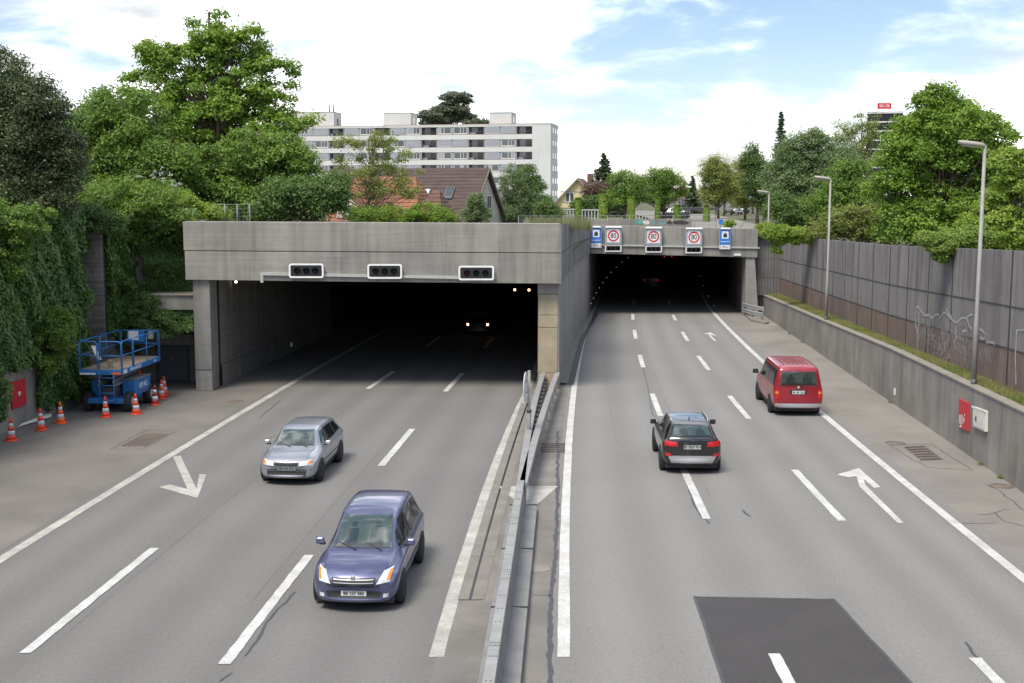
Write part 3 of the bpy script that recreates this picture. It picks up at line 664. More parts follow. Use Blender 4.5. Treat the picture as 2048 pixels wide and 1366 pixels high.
def signal(px0, px1, py0, py1, Y, label, lenses, group, r=0.1):
    a, b = P(px0, py1, Y), P(px1, py0, Y); cx = (a.x + b.x) / 2; hw = (b.x - a.x) / 2; h = b.z - a.z
    t = thing('lane_signal', label, 'traffic signal', (cx, Y, a.z), 0, group)
    MB().prism(rrect(-hw + .03, hw - .03, .03, h - .03, r * .8, 0), (0, .24, 0)).build('housing', black, t)
    ring_face(rrect(-hw, hw, 0, h, r, -.02), rrect(-hw + .075, hw - .075, .075, h - .075, r * .6, -.02), .06).build('frame', white_p, t, fix=True)
    for i, m in enumerate(lenses):
        x = (i - (len(lenses) - 1) / 2) * hw * 0.52
        ln = MB().lathe([(h * .21, 0), (h * .19, -.02), (.01, -.035)], (x, -.005, h * .48), 18, 'y').build('lens', m, t)
        v = MB()
        for k in range(9):
            a0, a1 = R(10 + 160 * k / 9), R(10 + 160 * (k + 1) / 9); rr = h * .235
            v.face([(x + rr * math.cos(a0), 0, h * .48 + rr * math.sin(a0)), (x + rr * math.cos(a1), 0, h * .48 + rr * math.sin(a1)), (x + rr * math.cos(a1), -.12, h * .48 + rr * math.sin(a1)), (x + rr * math.cos(a0), -.12, h * .48 + rr * math.sin(a0))], True)
        v.build('visor', visor_m, ln)
    for x in (-hw * .6, hw * .6): MB().box((x - .03, .2, h * .3), (x + .03, .3, h * .7)).build('bracket', galv, t)
    return t
for k, (x0, x1, y0, y1) in enumerate(((578, 647, 527, 556), (735, 804, 528, 557.5), (917, 988, 531.5, 560.5))):
    signal(x0, x1, y0, y1, YP - .22, ['leftmost white-framed lane signal on the left portal', 'middle white-framed lane signal on the left portal', 'white-framed lane signal on the left portal nearest the tan pillar'][k], [lens_r, lens_k, lens_g], 'lane signals on the left portal')
for k, (x0, x1, y0, y1) in enumerate(((1210, 1243, 489.5, 503.5), (1290.5, 1324, 491, 505), (1371, 1404, 492.5, 506.5))):
    signal(x0, x1, y0, y1, YR - .25, ['dark lane signal under the left one of the three speed limit signs', 'dark lane signal under the middle speed limit sign', 'dark lane signal under the right one of the three speed limit signs'][k], [lens_k, lens_k, lens_k], 'lane signals on the right portal', 0.07)
# conduit below the left signals, with its turned-down end, and the rail across the right portal
cd = thing('cable_conduit', 'pale grey cable conduit with turned-down end under the left signals', 'conduit')
a, b = P(521, 547, YP - .06), P(985, 556, YP - .06)
MB().hexa([(a.x, YP - .1, a.z - .07), (b.x, YP - .1, b.z - .07), (b.x, YP - .002, b.z - .07), (a.x, YP - .002, a.z - .07), (a.x, YP - .1, a.z + .05), (b.x, YP - .1, b.z + .05), (b.x, YP - .002, b.z + .05), (a.x, YP - .002, a.z + .05)]).build('duct', rail_grey, cd)
MB().box((a.x - .003, YP - .103, a.z - .39), (a.x + .12, YP - .004, a.z + .053)).build('duct_end', rail_grey, cd)
cd = thing('cable_conduit', 'long pale rail across the lintel behind the speed limit signs', 'conduit')
a, b = P(1203, 490, YR - .06), P(1519, 496, YR - .06)
MB().hexa([(a.x, YR - .1, a.z - .05), (b.x, YR - .1, b.z - .05), (b.x, YR - .002, b.z - .05), (a.x, YR - .002, a.z - .05), (a.x, YR - .1, a.z + .06), (b.x, YR - .1, b.z + .06), (b.x, YR - .002, b.z + .06), (a.x, YR - .002, a.z + .06)]).build('duct', rail_grey, cd)
sign_grey = mat('sign_housing_grey', (0.30, 0.33, 0.36), 0.5, 0.05, 3); sign_white = mat('sign_white', (0.74, 0.74, 0.76), 0.45, 0.03, 3)
sign_red = mat('sign_red', (0.55, 0.035, 0.03), 0.45, 0.03, 3); sign_black = mat('sign_black', (0.03, 0.03, 0.035), 0.5, 0, 3); sign_blue = mat('sign_blue', (0.02, 0.17, 0.58), 0.45, 0.03, 3)
lit_white = mat('lamp_hood_white', (0.95, 0.95, 0.93), 0.4, 0, 1)
FR = (math.pi / 2, 0, 0)
def disc(mb, r, y, x=0, z=0, n=40): return mb.face([(x + r * math.cos(2 * math.pi * k / n), y, z + r * math.sin(2 * math.pi * k / n)) for k in range(n)])
for k, (x0, x1, y0, y1) in enumerate(((1210, 1243.5, 453, 489), (1290.5, 1324, 454.5, 490.5), (1371, 1405, 456, 492))):
    a, b = P(x0, y1, YR - .3), P(x1, y0, YR - .3); cx = (a.x + b.x) / 2; hw = (b.x - a.x) / 2; h = b.z - a.z
    t = thing('speed_limit_sign', ['left one of the three 80 speed limit signs on the right portal', 'middle one of the three 80 speed limit signs on the right portal', 'right one of the three 80 speed limit signs on the right portal'][k], 'road sign', (cx, YR - .3, a.z), 0, 'speed limit signs on the right portal')
    MB().box((-hw, 0, 0), (hw, .28, h - .08)).build('housing', sign_grey, t, bevel=.012)
    MB().box((-hw + .02, -.14, h - .085), (hw - .02, .1, h + .02)).build('lamp_hood', lit_white, t, bevel=.01)
    fc = MB().box((-hw * .76, -.012, h * .12), (hw * .76, .004, h * .86)).build('face', sign_white, t)
    zc = h * .485; n = 44; r0, r1 = hw * .68, hw * .49
    mb = MB()
    for i in range(n):
        a0, a1 = 2 * math.pi * i / n, 2 * math.pi * (i + 1) / n
        mb.face([(r0 * math.cos(a0), -.017, zc + r0 * math.sin(a0)), (r0 * math.cos(a1), -.017, zc + r0 * math.sin(a1)), (r1 * math.cos(a1), -.017, zc + r1 * math.sin(a1)), (r1 * math.cos(a0), -.017, zc + r1 * math.sin(a0))])
    mb.build('red_ring', sign_red, fc)
    text('80', hw * .84, sign_black, fc, (0, -.018, zc), FR, sx=.82)
    for x in (-.25, .25): MB().box((x - .03, .05, -.1), (x + .03, .12, .01)).build('bracket', steel_dark, t)
for k, (x0, x1, y0, y1) in enumerate(((1181, 1203.5, 453, 495.5), (1438.5, 1462, 456, 498.5))):
    Yq = YR - .25
    a, b = P(x0, y1, Yq), P(x1, y0, Yq); cx = (a.x + b.x) / 2; hw = (b.x - a.x) / 2; h = b.z - a.z
    t = thing('tunnel_sign', ['blue tunnel name sign at the inner corner beside the side wall', 'blue tunnel name sign at the right end of the portal lintel'][k], 'road sign', (cx, Yq, a.z), 0, 'tunnel name signs')
    MB().box((-hw, 0, 0), (hw, .12, h - .06)).build('panel', sign_grey, t, bevel=.01)
    MB().box((-hw + .03, -.01, h * .22), (hw - .03, .002, h - .08)).build('blue_panel', sign_blue, t)
    f = MB().box((-hw * .60, -.018, h * .50), (hw * .60, -.008, h * .86)).build('white_field', sign_white, t)
    w_ = hw * .34; pts = [(w_, -.022, h * .56), (-w_, -.022, h * .56)] + [(-w_ * math.cos(R(180 * i / 10)), -.022, h * .67 + w_ * math.sin(R(180 * i / 10))) for i in range(11)]
    MB().face(pts).build('tunnel_symbol', sign_black, f)
    text('Sonnenhof', .165, sign_white, t, (0, -.014, h * .36), FR, sx=.88)
    pl = MB().box((-hw + .02, -.01, .01), (hw - .02, .002, h * .2)).build('distance_plate', sign_white, t)
    text('270 m', .19, sign_black, pl, (0, -.013, h * .105), FR, sx=.82)
    for s in (-1, 1):
        MB().box((s * hw * .80 - .012, -.013, .04), (s * hw * .80 + .012, -.0095, h * .18)).build('bracket_mark', sign_black, pl)
    MB().box((-hw * .78, -.12, h - .075), (hw * .78, .08, h + .02)).build('lamp_hood', lit_white, t, bevel=.01)
a, b = P(1468, 511.5, YR - .05), P(1482, 507.5, YR - .05)
tag(MB().box((a.x, YR - .06, a.z), (b.x, YR - .003, b.z)).build('number_plate', sign_white, bevel=.006), 'small white plate low on the right portal lintel', 'plate')

# ================================================================ lights inside the tunnels
amber = mat('amber_lamp', (0.9, 0.7, 0.4), 0.4, 0, 1, emit=(1.0, 0.55, 0.2), estr=4)
warm = mat('warm_lamp', (0.9, 0.85, 0.7), 0.4, 0, 1, emit=(1.0, 0.80, 0.5), estr=6)
redl = mat('red_lamp', (0.5, 0.02, 0.02), 0.4, 0, 1, emit=(1.0, 0.03, 0.03), estr=0.45)
cool = mat('reflector_lamp', (0.6, 0.65, 0.7), 0.4, 0, 1, emit=(0.75, 0.85, 1.0), estr=0.10)
def lamp_unit(name, p, r, m, label, group, housing=True):
    t = thing(name, label, 'tunnel light', p, 0, group)
    MB().lathe([(r, 0), (r * .9, -.03), (r * .4, -.06), (.004, -.065)], (0, 0, 0), 14, 'y').build('lens', m, t)
    if housing: MB().lathe([(r * 1.5, .12), (r * 1.5, -.02), (r * 1.15, -.03), (r * 1.1, .01)], (0, 0, 0), 14, 'y').build('housing', steel_dark, t)
lamp_unit('tunnel_light', P(472, 563.5, 54.5), .055, warm, 'bright white lamp under the left end of the left lintel', None)
lamp_unit('tunnel_signal', P(1029.5, 579.5, 62), .062, amber, 'left one of two amber lamps high in the left tunnel', 'amber lamps in the left tunnel')
lamp_unit('tunnel_signal', P(1058, 580, 62), .062, amber, 'right one of two amber lamps high in the left tunnel', 'amber lamps in the left tunnel')
lamp_unit('tunnel_signal', P(1329, 513, 98), .05, redl, 'left one of two red lamps high in the right tunnel', 'red lamps in the right tunnel')
lamp_unit('tunnel_signal', P(1343.5, 513, 98), .05, redl, 'right one of two red lamps high in the right tunnel', 'red lamps in the right tunnel')
ORD = ['first', 'second', 'third', 'fourth', 'fifth', 'sixth', 'seventh', 'eighth', 'ninth', 'tenth']
for k, Y in enumerate([86, 90.5, 95.5, 101, 107, 114, 122, 131, 141, 152]):
    lamp_unit('wall_marker', (float(lt(Y)) + .12, Y, .75), .026 + .0002 * Y, cool, ORD[k] + ' pale marker light from the portal along the right tunnel\'s left wall', 'marker lights in the right tunnel', False)
for k, Y in enumerate([91, 100, 112, 126]):
    lamp_unit('wall_marker', (float(R_solid(Y)) + .4, Y, .12), .032, cool, ORD[k] + ' pale floor marker from the portal along the right tunnel\'s edge line', 'floor markers in the right tunnel', False)
a = P(583, 689, 64)
tag(MB().box((a.x - .06, 63.95, a.z - .12), (a.x + .06, 64.02, a.z + .12)).build('wall_plate', sign_white), 'small pale plate low on the left tunnel wall', 'plate')

# ================================================================ street lamps
lamp_met = mat('lamp_post_grey', (0.27, 0.265, 0.25), 0.6, 0.12, 3, metal=0.1); lamp_head = mat('lamp_head', (0.36, 0.33, 0.29), 0.5, 0.15, 6); lamp_glass = mat('lamp_glass', (0.5, 0.52, 0.52), 0.2, 0.05, 4)
def street_lamp(x, y, z0, ztop, side, label, arm=.35, hl=.85, r=.085, tilt=8):
    t = thing('street_lamp', label, 'street lamp', (x, y, z0), 0, 'street lamps')
    h = ztop - z0
    MB().tube([(0, 0, 0), (0, 0, h * .28), (0, 0, h * .285), (0, 0, h)], [r, r * .98, r * .82, r * .62], 12).build('pole', lamp_met, t)
    MB().tube([(0, 0, -.1), (0, 0, .22)], [r * 1.08, r * 1.08], 12).build('foot', steel_dark, t)
    hd = thing_part('head', t, (0, 0, h))
    s = side; ta = math.tan(R(tilt))
    MB().tube([(0, 0, -.03), (s * .15, 0, .02 + .15 * ta)], [r * .6, r * .55], 8).build('neck', lamp_met, hd)
    g_ = []
    for u, w_, h0, h1 in ((0.02, .07, -.05, .05), (.12, .12, -.06, .08), (.35, .15, -.07, .085), (.8, .15, -.07, .075), (1.0, .12, -.05, .05), (1.03, .05, .0, .02)):
        X = s * u * hl; zz = u * hl * ta
        g_.append([(X, -w_, zz + .0), (X, -w_ * .8, zz + h1 * .75), (X, 0, zz + h1), (X, w_ * .8, zz + h1 * .75), (X, w_, zz), (X, w_ * .8, zz + h0), (X, 0, zz + h0 * 1.15), (X, -w_ * .8, zz + h0), (X, -w_, zz)])
    MB().grid(g_).build('cover', lamp_head, hd)
    g_ = []
    for u, w_ in ((.35, .09), (.5, .12), (.8, .11), (.92, .06)):
        X = s * u * hl; zz = u * hl * ta
        g_.append([(X, -w_, zz - .082), (X, 0, zz - .125), (X, w_, zz - .082)])
    MB().grid(g_).build('lens', lamp_glass, hd)
    return t
def thing_part(name, parent, loc):
    o = bpy.data.objects.new(name, None); C.objects.link(o); o.parent = parent; o.location = loc; o.empty_display_size = .1; return o
for px, py, pt, lab in ((1947, 771, 291, 'nearest tall street lamp on the verge at the right'), (1652, 641, 358, 'second street lamp along the retaining wall'), (1533, 586, 385, 'far street lamp on the verge beside the right portal')):
    z = 2.25
    for _ in range(6):
        p = G(px, py, z); z = float(wall_top(p.y)) - .05
    street_lamp(p.x, p.y, z, P(px, pt, p.y).z, -1, lab)
street_lamp(P(-6, 300, 47).x, 47, ZG, P(0, 262, 47).z, 1, 'street lamp half out of view at the left edge', hl=.62)
for px, Y, pt, lab in ((1527, 118, 396, 'small curved lamp beside the street above the tunnel'), (1529, 150, 410, 'smaller distant curved lamp beside the street above the tunnel')):
    t = thing('street_lamp', lab, 'street lamp', P(px, 430, Y) * 1, 0, 'street lamps'); t.location.z = ZG
    h = P(px, pt, Y).z - ZG
    MB().tube([(0, 0, 0), (0, 0, h * .75), (-.15, 0, h * .92), (-.5, 0, h), (-1.2, 0, h + .12)], [.09, .07, .06, .05, .04], 8).build('pole', lamp_met, t)
    MB().lathe([(.04, -.12), (.16, -.1), (.2, 0), (.12, .1), (.02, .13)], (-1.3, 0, h + .1), 10).build('head', lamp_glass, t)

# ================================================================ hatch, cabinet and stickers on the right wall
hred = mat('hatch_red', (0.50, 0.028, 0.04), 0.45, 0.06, 3); cabw = mat('cabinet_cream', (0.62, 0.60, 0.54), 0.5, 0.06, 3)
def on_wall(px, py):                   # point of the retaining wall's road face shown at this pixel
    Y = 40.0
    for _ in range(30):
        d = ray(px, py); Y = float(R_wall(Y)) / d[0] * d[1]
    return P(px, py, Y)
a, b, c_, d = on_wall(1920.5, 797), on_wall(1940.5, 806), on_wall(1940.5, 863), on_wall(1920.5, 855)
t = thing('fire_hatch', 'red wall hatch with white scrawl on the right retaining wall', 'hatch')
off = Vector((-.05, 0, 0))
MB().prism([a, b, c_, d], off).build('door', hred, t, bevel=.006)
def wq(u0, v0, u1, v1, o=.054):
    f = lambda u, v: a.lerp(b, u).lerp(d.lerp(c_, u), v) + Vector((-o, 0, 0)); return [f(u0, v0), f(u1, v0), f(u1, v1), f(u0, v1)]
for q in ((.03, .55, .12, .85), (.16, .52, .26, .88), (.30, .5, .38, .85), (.42, .55, .5, .8), (.52, .6, .6, .74), (.56, .44, .66, .52), (.05, .9, .35, .96)):
    k = wq(*q); k[0] = k[0].lerp(k[1], .3); k[2] = k[2].lerp(k[3], .4); MB().face(k).build('scrawl', white_p, t, fix=False)
a2, b2, c2, d2 = on_wall(1951.5, 813), on_wall(1977, 822), on_wall(1976, 864), on_wall(1951.5, 853)
t = thing('wall_cabinet', 'cream electrical cabinet on the right retaining wall beside the red hatch', 'cabinet')
MB().prism([a2, b2, c2, d2], (-.10, 0, 0)).build('box', cabw, t, bevel=.01)
e = Vector((-.104, 0, 0)); q = lambda u, v: a2.lerp(b2, u).lerp(d2.lerp(c2, u), v) + e
MB().prism([q(.06, .08), q(.94, .08), q(.94, .92), q(.06, .92)], (-.012, 0, 0)).build('door', cabw, t, bevel=.004)
MB().prism([q(.26, .42), q(.36, .42), q(.36, .66), q(.26, .66)], (-.02, 0, 0)).build('lock', steel_dark, t)
MB().prism([q(-.03, -.04), q(1.03, -.04), q(1.03, .05), q(-.03, .05)], (-.02, 0, 0)).build('hood', white_p, t, bevel=.005)
p = on_wall(1790, 782)
tag(MB().prism([p + Vector((-.004, -.12, -.16)), p + Vector((-.004, .12, -.16)), p + Vector((-.004, .12, .12)), p + Vector((-.004, -.12, .12))], (-.012, 0, 0)).build('sticker', sign_white), 'small white notice on the retaining wall past the van', 'notice')
# red hatch in the ivy wall on the left
a, b = P(19, 758, 43.2), P(49, 810, 43.2)
t = thing('fire_hatch', 'red wall hatch framed by ivy on the left wall', 'hatch')
f = lambda Y: float(l_wall(Y)) + .03
ya, yb = 42.35, 43.35
MB().hexa([(f(ya), ya, b.z), (f(yb), yb, b.z), (f(yb) + .05, yb, b.z), (f(ya) + .05, ya, b.z), (f(ya), ya, a.z), (f(yb), yb, a.z), (f(yb) + .05, yb, a.z), (f(ya) + .05, ya, a.z)]).build('door', hred, t, bevel=.006)
ym = (ya + yb) / 2; MB().lathe([(.09, 0), (.09, .02), (.02, .03)], (f(ym) + .05, ym, (a.z + b.z) / 2), 14, 'x').build('emblem', white_p, t)

# ================================================================ central guard rail
gr = thing('guard_rail', 'central steel guard rail with box beam and sheet skirts between the carriageways', 'guard rail')
def path(pxs, z):
    g_ = [G(x, y, z) for x, y in pxs]; return np.array([q.y for q in g_]), np.array([q.x for q in g_])
ZB = .88
py_, px_ = path([(978, 1366), (996, 1230), (1020, 1093), (1035, 997), (1042, 960)], ZB)
cf = np.polyfit(py_, px_, 1)
gx = lambda Y: np.polyval(cf, Y)
yend = float(py_[-1]); segs = np.arange(yend - 4 * 9, yend + .1, 4.0)
for a, b in zip(segs, segs[1:]):
    mb = MB(); xa, xb = float(gx(a)), float(gx(b - .015)); hw = .10
    mb.hexa([(xa - hw, a, ZB - .13), (xa + hw, a, ZB - .13), (xb + hw, b - .015, ZB - .13), (xb - hw, b - .015, ZB - .13), (xa - hw, a, ZB), (xa + hw, a, ZB), (xb + hw, b - .015, ZB), (xb - hw, b - .015, ZB)])
    bo = mb.build('beam', galv, gr, bevel=.012)
    for yo in (.18, .3, 1.3, 2.0, 2.7, 3.7):
        n = 4 if yo in (.18, .3, 3.7) else 2
        for k in range(n):
            xx = float(gx(a + yo)) + ((k - (n - 1) / 2) * (.045 if n == 4 else .08))
            MB().lathe([(.014, 0), (.012, .008), (.004, .01)], (xx, a + yo, ZB), 6).build('bolt', steel_dark, bo)
    for s in (-1, 1):
        prof = [(.02, .74), (.04, .35), (.08, .22), (.38, .19), (.39, .03)] if s > 0 else [(.06, .74), (.08, .35), (.12, .22), (.29, .19), (.30, .03)]
        sk = MB().grid([[(float(gx(Y)) + s * q[0] + (.06 if s > 0 else 0), Y, q[1]) for q in prof] for Y in (a, b - .02)], False).build('skirt', galv_old, gr, fix=False)
        MB().box((float(gx(b)) + (.14 if s > 0 else -.30), b - .05, .18), (float(gx(b)) + (.45 if s > 0 else -.12), b - .022, .225)).build('lap', steel_dark, sk)
    for yo in (.5, 2.5):
        x = float(gx(a + yo)); MB().box((x - .05, a + yo - .06, 0), (x + .05, a + yo + .06, ZB - .13)).build('post', galv_old, gr)
# the two rails that part towards the pillar
for (pxs, lab) in (([(1043, 958), (1050, 905), (1063, 830), (1076, 778)], 'left rail running to the pillar'), ([(1049, 958), (1061, 905), (1085, 830), (1104, 772)], 'right')):
    yy_, xx_ = path(pxs, .78); cfr = np.polyfit(yy_, xx_, 2 if len(yy_) > 2 else 1); rx = lambda Y: np.polyval(cfr, Y)
    for a, b in zip(np.arange(yend + .1, 51.4, 4.0), list(np.arange(yend + 4.1, 51.4, 4.0)) + [51.5]):
        mb = MB(); g_ = []
        for Y in np.linspace(a, b - .015, 4):
            x = float(rx(Y)); g_.append([(x - .105, Y, .62), (x - .105, Y, .78), (x + .105, Y, .78), (x + .105, Y, .62), (x - .105, Y, .62)])
        mb.grid(g_, False).face(g_[0][:4]).face(g_[-1][:4]); mb.build('beam', galv, gr)
        for Y in (a + .8, a + 2.8):
            if Y < 51: MB().box((float(rx(Y)) - .04, Y - .05, 0), (float(rx(Y)) + .04, Y + .05, .63)).build('post', galv_old, gr)
xl = lambda Y: float(np.interp(Y, [yend, 51.4], [G(1043, 958, .78).x, G(1076, 778, .78).x])); xr_ = lambda Y: float(np.interp(Y, [yend, 51.4], [G(1049, 958, .78).x, G(1104, 772, .78).x]))
for Y in np.arange(40.2, 51.2, .95):
    MB().box((xl(Y) + .05, Y, .35), (xr_(Y) - .05, Y + .42, .60)).build('spacer', steel_dark, gr, bevel=.01)
for Y in (37.4, 38.9): MB().box((xl(Y) + .02, Y, .42), (xr_(Y) - .02, Y + .25, .62)).build('spacer', steel_dark, gr)
p = G(1058, 905, 0)
t = thing('round_sign', 'round traffic sign seen edge-on on a post in the median', 'road sign', p)
MB().tube([(0, 0, 0), (0, 0, 1.35), (0, 0, 1.36), (0, 0, 2.75)], [.075, .075, .055, .055], 10).build('post', galv_old, t)
MB().lathe([(.05, .02), (.085, .03), (.085, .12), (.05, .13)], (0, 0, 1.32), 10).build('collar', steel_dark, t)
o = MB().lathe([(.50, 0), (.50, .02), (.47, .025), (.465, .012), (.01, .012)], (0, 0, 0), 32, 'x').build('disc', [sign_white], t, loc=(-.13, 0, 2.2), rot=(0, 0, R(-8)))
MB().box((-.1, -.03, 2.0), (-.03, .03, 2.05)).build('clamp', galv, t); MB().box((-.1, -.03, 2.38), (-.03, .03, 2.43)).build('clamp', galv, t)
# dark seal strip at the foot of the side wall
tag(strip('wall_kerb', lambda Y: wx(Y), YP + 1.8, YR + 2, 0.0, .34, .10, kerb_m, None), 'dark kerb along the foot of the side wall between the portals', 'kerb')
strip('gutter', lambda Y: wx(Y), YP + 1.8, YR + 2, .345, .62, .012, tar, road)
strip('kerb_face', lambda Y: wx(Y) + .34, YP + 1.8, YR + 2, 0, .004, .05, kerb_m, bpy.data.objects['wall_kerb'])

# two-beam rail at the right portal post
t = thing('guard_rail', 'short double steel rail bent around the right portal post', 'guard rail')
for z0, z1, dx in ((.68, .95, .0), (.28, .56, .0)):
    g_ = []
    for u in np.linspace(0, 1, 9):
        q = Vector((16.55, YR + .2, 0)).lerp(Vector((17.25, 80.8, 0)), u); bow = -.15 * math.sin(u * math.pi)
        zz = (z1 - z0)
        g_.append([(q.x + bow + o_, q.y, z0 + zz * f_) for f_, o_ in ((0, .0), (.12, -.07), (.35, -.07), (.5, .0), (.65, -.07), (.88, -.07), (1, 0))])
    MB().grid(g_).build('beam', mat('bright_galvanised', (0.66, 0.67, 0.69), 0.38, 0.08, 4, metal=0.6) if z0 > .6 else bpy.data.materials['bright_galvanised'], t, fix=False)
for u in (.15, .55, .92):
    q = Vector((16.55, YR + .2, 0)).lerp(Vector((17.25, 80.8, 0)), u); MB().box((q.x + .0 - .15 * math.sin(u * math.pi), q.y - .05, 0), (q.x + .08 - .15 * math.sin(u * math.pi), q.y + .05, .9)).build('post', galv_old, t)
tag(MB().hexa([(16.35, 80.6, 0), (16.9, 78.6, 0), (17.3, 79.2, 0), (16.6, 84.4, 0), (16.35, 80.6, .12), (16.9, 78.6, .12), (17.3, 79.2, .12), (16.6, 84.4, .12)]).build('kerb', kerb_m, bevel=.02), 'pale kerb below the double rail at the right portal', 'kerb')

# ================================================================ traffic cones
c_red = mat('cone_orange_red', (0.80, 0.065, 0.02), 0.5, 0.06, 5, coords='obj'); c_dark = mat('cone_dark_red', (0.32, 0.02, 0.025), 0.5, 0.1, 5, coords='obj'); c_or = mat('cone_orange', (0.85, 0.13, 0.015), 0.5, 0.06, 5, coords='obj'); c_wh = mat('cone_reflective', (0.55, 0.57, 0.60), 0.4, 0.1, 5, coords='obj')
def cone_mesh(mr_, mb_):
    rr = lambda z: .155 * (1 - z / .86) + .022
    zs = [(.05, .20, 0), (.20, .36, 1), (.36, .50, 0), (.50, .62, 1), (.62, .80, 0)]
    root = thing('traffic_cone', 'x', 'traffic cone', group='cones along the left shoulder')
    MB().lathe([(.235, 0), (.235, .025), (.18, .045), (rr(.05) + .012, .055)], n=20).build('base', c_red if mb_ is None else mb_, root)
    for a, b, k in zs:
        MB().lathe([(rr(a), a), (rr(b), b)] + ([(rr(b) * .6, b + .01)] if b > .7 else []), n=18).build('band' if k else 'cone_body', c_wh if k else mr_, root)
    return root
labs = ['traffic cone standing beside the stacked beams, leftmost of the row', 'second traffic cone from the left, before the ivy wall', 'orange traffic cone left of the lift\'s rear wheel', 'traffic cone in front of the lift\'s ladder', 'traffic cone beside the lift\'s front wheel', 'traffic cone with dark red bands right of the lift', 'front cone of the pair right of the lift', 'rear cone half hidden behind another right of the lift']
protos = {'r': cone_mesh(c_red, None), 'o': cone_mesh(c_or, c_or), 'd': cone_mesh(c_dark, None)}; used = set()
for k, (px, py, kd) in enumerate(((23, 881, 'r'), (83, 860, 'r'), (122, 846, 'o'), (212, 834, 'r'), (273, 828, 'r'), (310, 809, 'd'), (323, 797, 'r'), (329, 790, 'r'))):
    o = protos[kd] if kd not in used else copy_tree(protos[kd]); used.add(kd)
    o.location = G(px, py, .006); o.rotation_euler = (R(rnd.uniform(-1.5, 1.5)), R(rnd.uniform(-1.5, 1.5)), rnd.uniform(0, 6)); o['label'] = labs[k]
    o.scale = (.97, .97, 1.0)
# stacked beams on the ground
for k in range(4):
    a = G(-20, 868 - k * 5, .05 + .07 * (k > 2)); b = G(98, 833 - k * 3, .05 + .07 * (k > 2)); d = (b - a).normalized(); n = Vector((-d.y, d.x, 0)) * .13
    g_ = []
    for q in (a, b): g_.append([q - n + Vector((0, 0, .0)), q - n * .6 + Vector((0, 0, .07)), q - n * .2 + Vector((0, 0, .07)), q, q + n * .2 + Vector((0, 0, .07)), q + n * .6 + Vector((0, 0, .07)), q + n])
    tag(MB().grid(g_, False).build('rail_beam', mat('pale_beam', (0.62, 0.62, 0.58), 0.5, 0.1, 3) if k == 0 else bpy.data.materials['pale_beam'], fix=False), 'long pale steel beam lying in the stack by the left wall', 'beam', 'beams lying by the left wall')

# ================================================================ scissor lift
lb = mat('lift_blue', (0.026, 0.175, 0.47), 0.5, 0.12, 3, coords='obj', col2=(0.028, 0.14, 0.38)); tyre_m = mat('tyre_rubber', (0.022, 0.022, 0.023), 0.85, 0.15, 6, coords='obj', bump=0.3, bscale=20); plyw = mat('lift_deck', (0.26, 0.21, 0.15), 0.8, 0.2, 4, coords='obj'); rimw = mat('lift_rim', (0.45, 0.42, 0.40), 0.6, 0.1, 4, coords='obj')
pc = G(212, 815, 0)
li = thing('scissor_lift', 'blue scissor lift with railed platform parked by the ivy wall', 'lift', (-15.85, 47.25, 0), R(-4))
# local: x across, y along (ladder end at -y)
MB().box((-.72, -1.35, .36), (.72, 1.5, .56)).build('chassis', lb, li, bevel=.02)
for x0, x1 in ((-.88, -.30), (.38, .92)):
    MB().box((x0, -.62, .56), (x1, 1.0, 1.18)).build('side_box', lb, li, bevel=.03)
bx = li.children[-1]
MB().box((.36, -.64, 1.18), (.94, 1.02, 1.22)).build('lid', galv_old, bx, bevel=.01)
text('UP AG', .30, sign_white, bx, (.925, .2, .90), (R(90), 0, R(90)), sx=1.0)
text('upag.ch', .11, hred, bx, (.925, .2, .70), (R(90), 0, R(90)))
MB().tube([(.5, .9, 1.2), (.5, .9, 1.36)], [.06, .05], 10).build('beacon', c_red, li)
for x in (-.82, .82):
    for y in (-.98, 1.02):
        wh = thing_part('wheel', li, (x, y, .39))
        MB().lathe([(.10, -.13), (.34, -.13), (.39, -.09), (.39, .09), (.34, .13), (.10, .13)], n=24, axis='x').build('tyre', tyre_m, wh)
        for k in range(18):
            a0 = 2 * math.pi * k / 18; c0, s0 = math.cos(a0), math.sin(a0)
            MB().hexa([(-.12, .385 * c0 - .025 * s0, .385 * s0 + .025 * c0), (.0, .385 * c0 - .045 * s0, .385 * s0 + .045 * c0), (.0, .385 * c0 + .005 * s0, .385 * s0 - .005 * c0), (-.12, .385 * c0 + .025 * s0, .385 * s0 - .025 * c0), (-.12, .41 * c0 - .025 * s0, .41 * s0 + .025 * c0), (.0, .41 * c0 - .045 * s0, .41 * s0 + .045 * c0), (.0, .41 * c0 + .005 * s0, .41 * s0 - .005 * c0), (-.12, .41 * c0 + .025 * s0, .41 * s0 - .025 * c0)]).build('lug', tyre_m, wh)
        sx_ = 1 if x > 0 else -1
        MB().lathe([(.20, 0), (.19, .03), (.10, .015), (.06, .05), (.01, .055)] if sx_ > 0 else [(.20, 0), (.19, -.03), (.10, -.015), (.06, -.05), (.01, -.055)], (sx_ * .11, 0, 0), 20, 'x').build('rim', rimw, wh)
    MB().box((x * .55, -1.08, .34), (x * .95, -.88, .44)).build('axle', steel_dark, li)
    MB().box((x * .55, .92, .34), (x * .95, 1.12, .44)).build('axle', steel_dark, li)
for s, x in ((1, -.34), (-1, -.26), (1, .34), (-1, .26)):       # folded scissor arms
    for z in (1.02, 1.22, 1.42):
        MB().hexa([(x - .035, -1.2 * s, z), (x + .035, -1.2 * s, z), (x + .035, 1.2 * s, z + .12), (x - .035, 1.2 * s, z + .12), (x - .035, -1.2 * s, z + .11), (x + .035, -1.2 * s, z + .11), (x + .035, 1.2 * s, z + .23), (x - .035, 1.2 * s, z + .23)]).build('scissor_arm', galv_old, li)
MB().tube([(.05, -.7, .7), (.1, .3, 1.25)], .05, 8).build('cylinder', steel_dark, li)
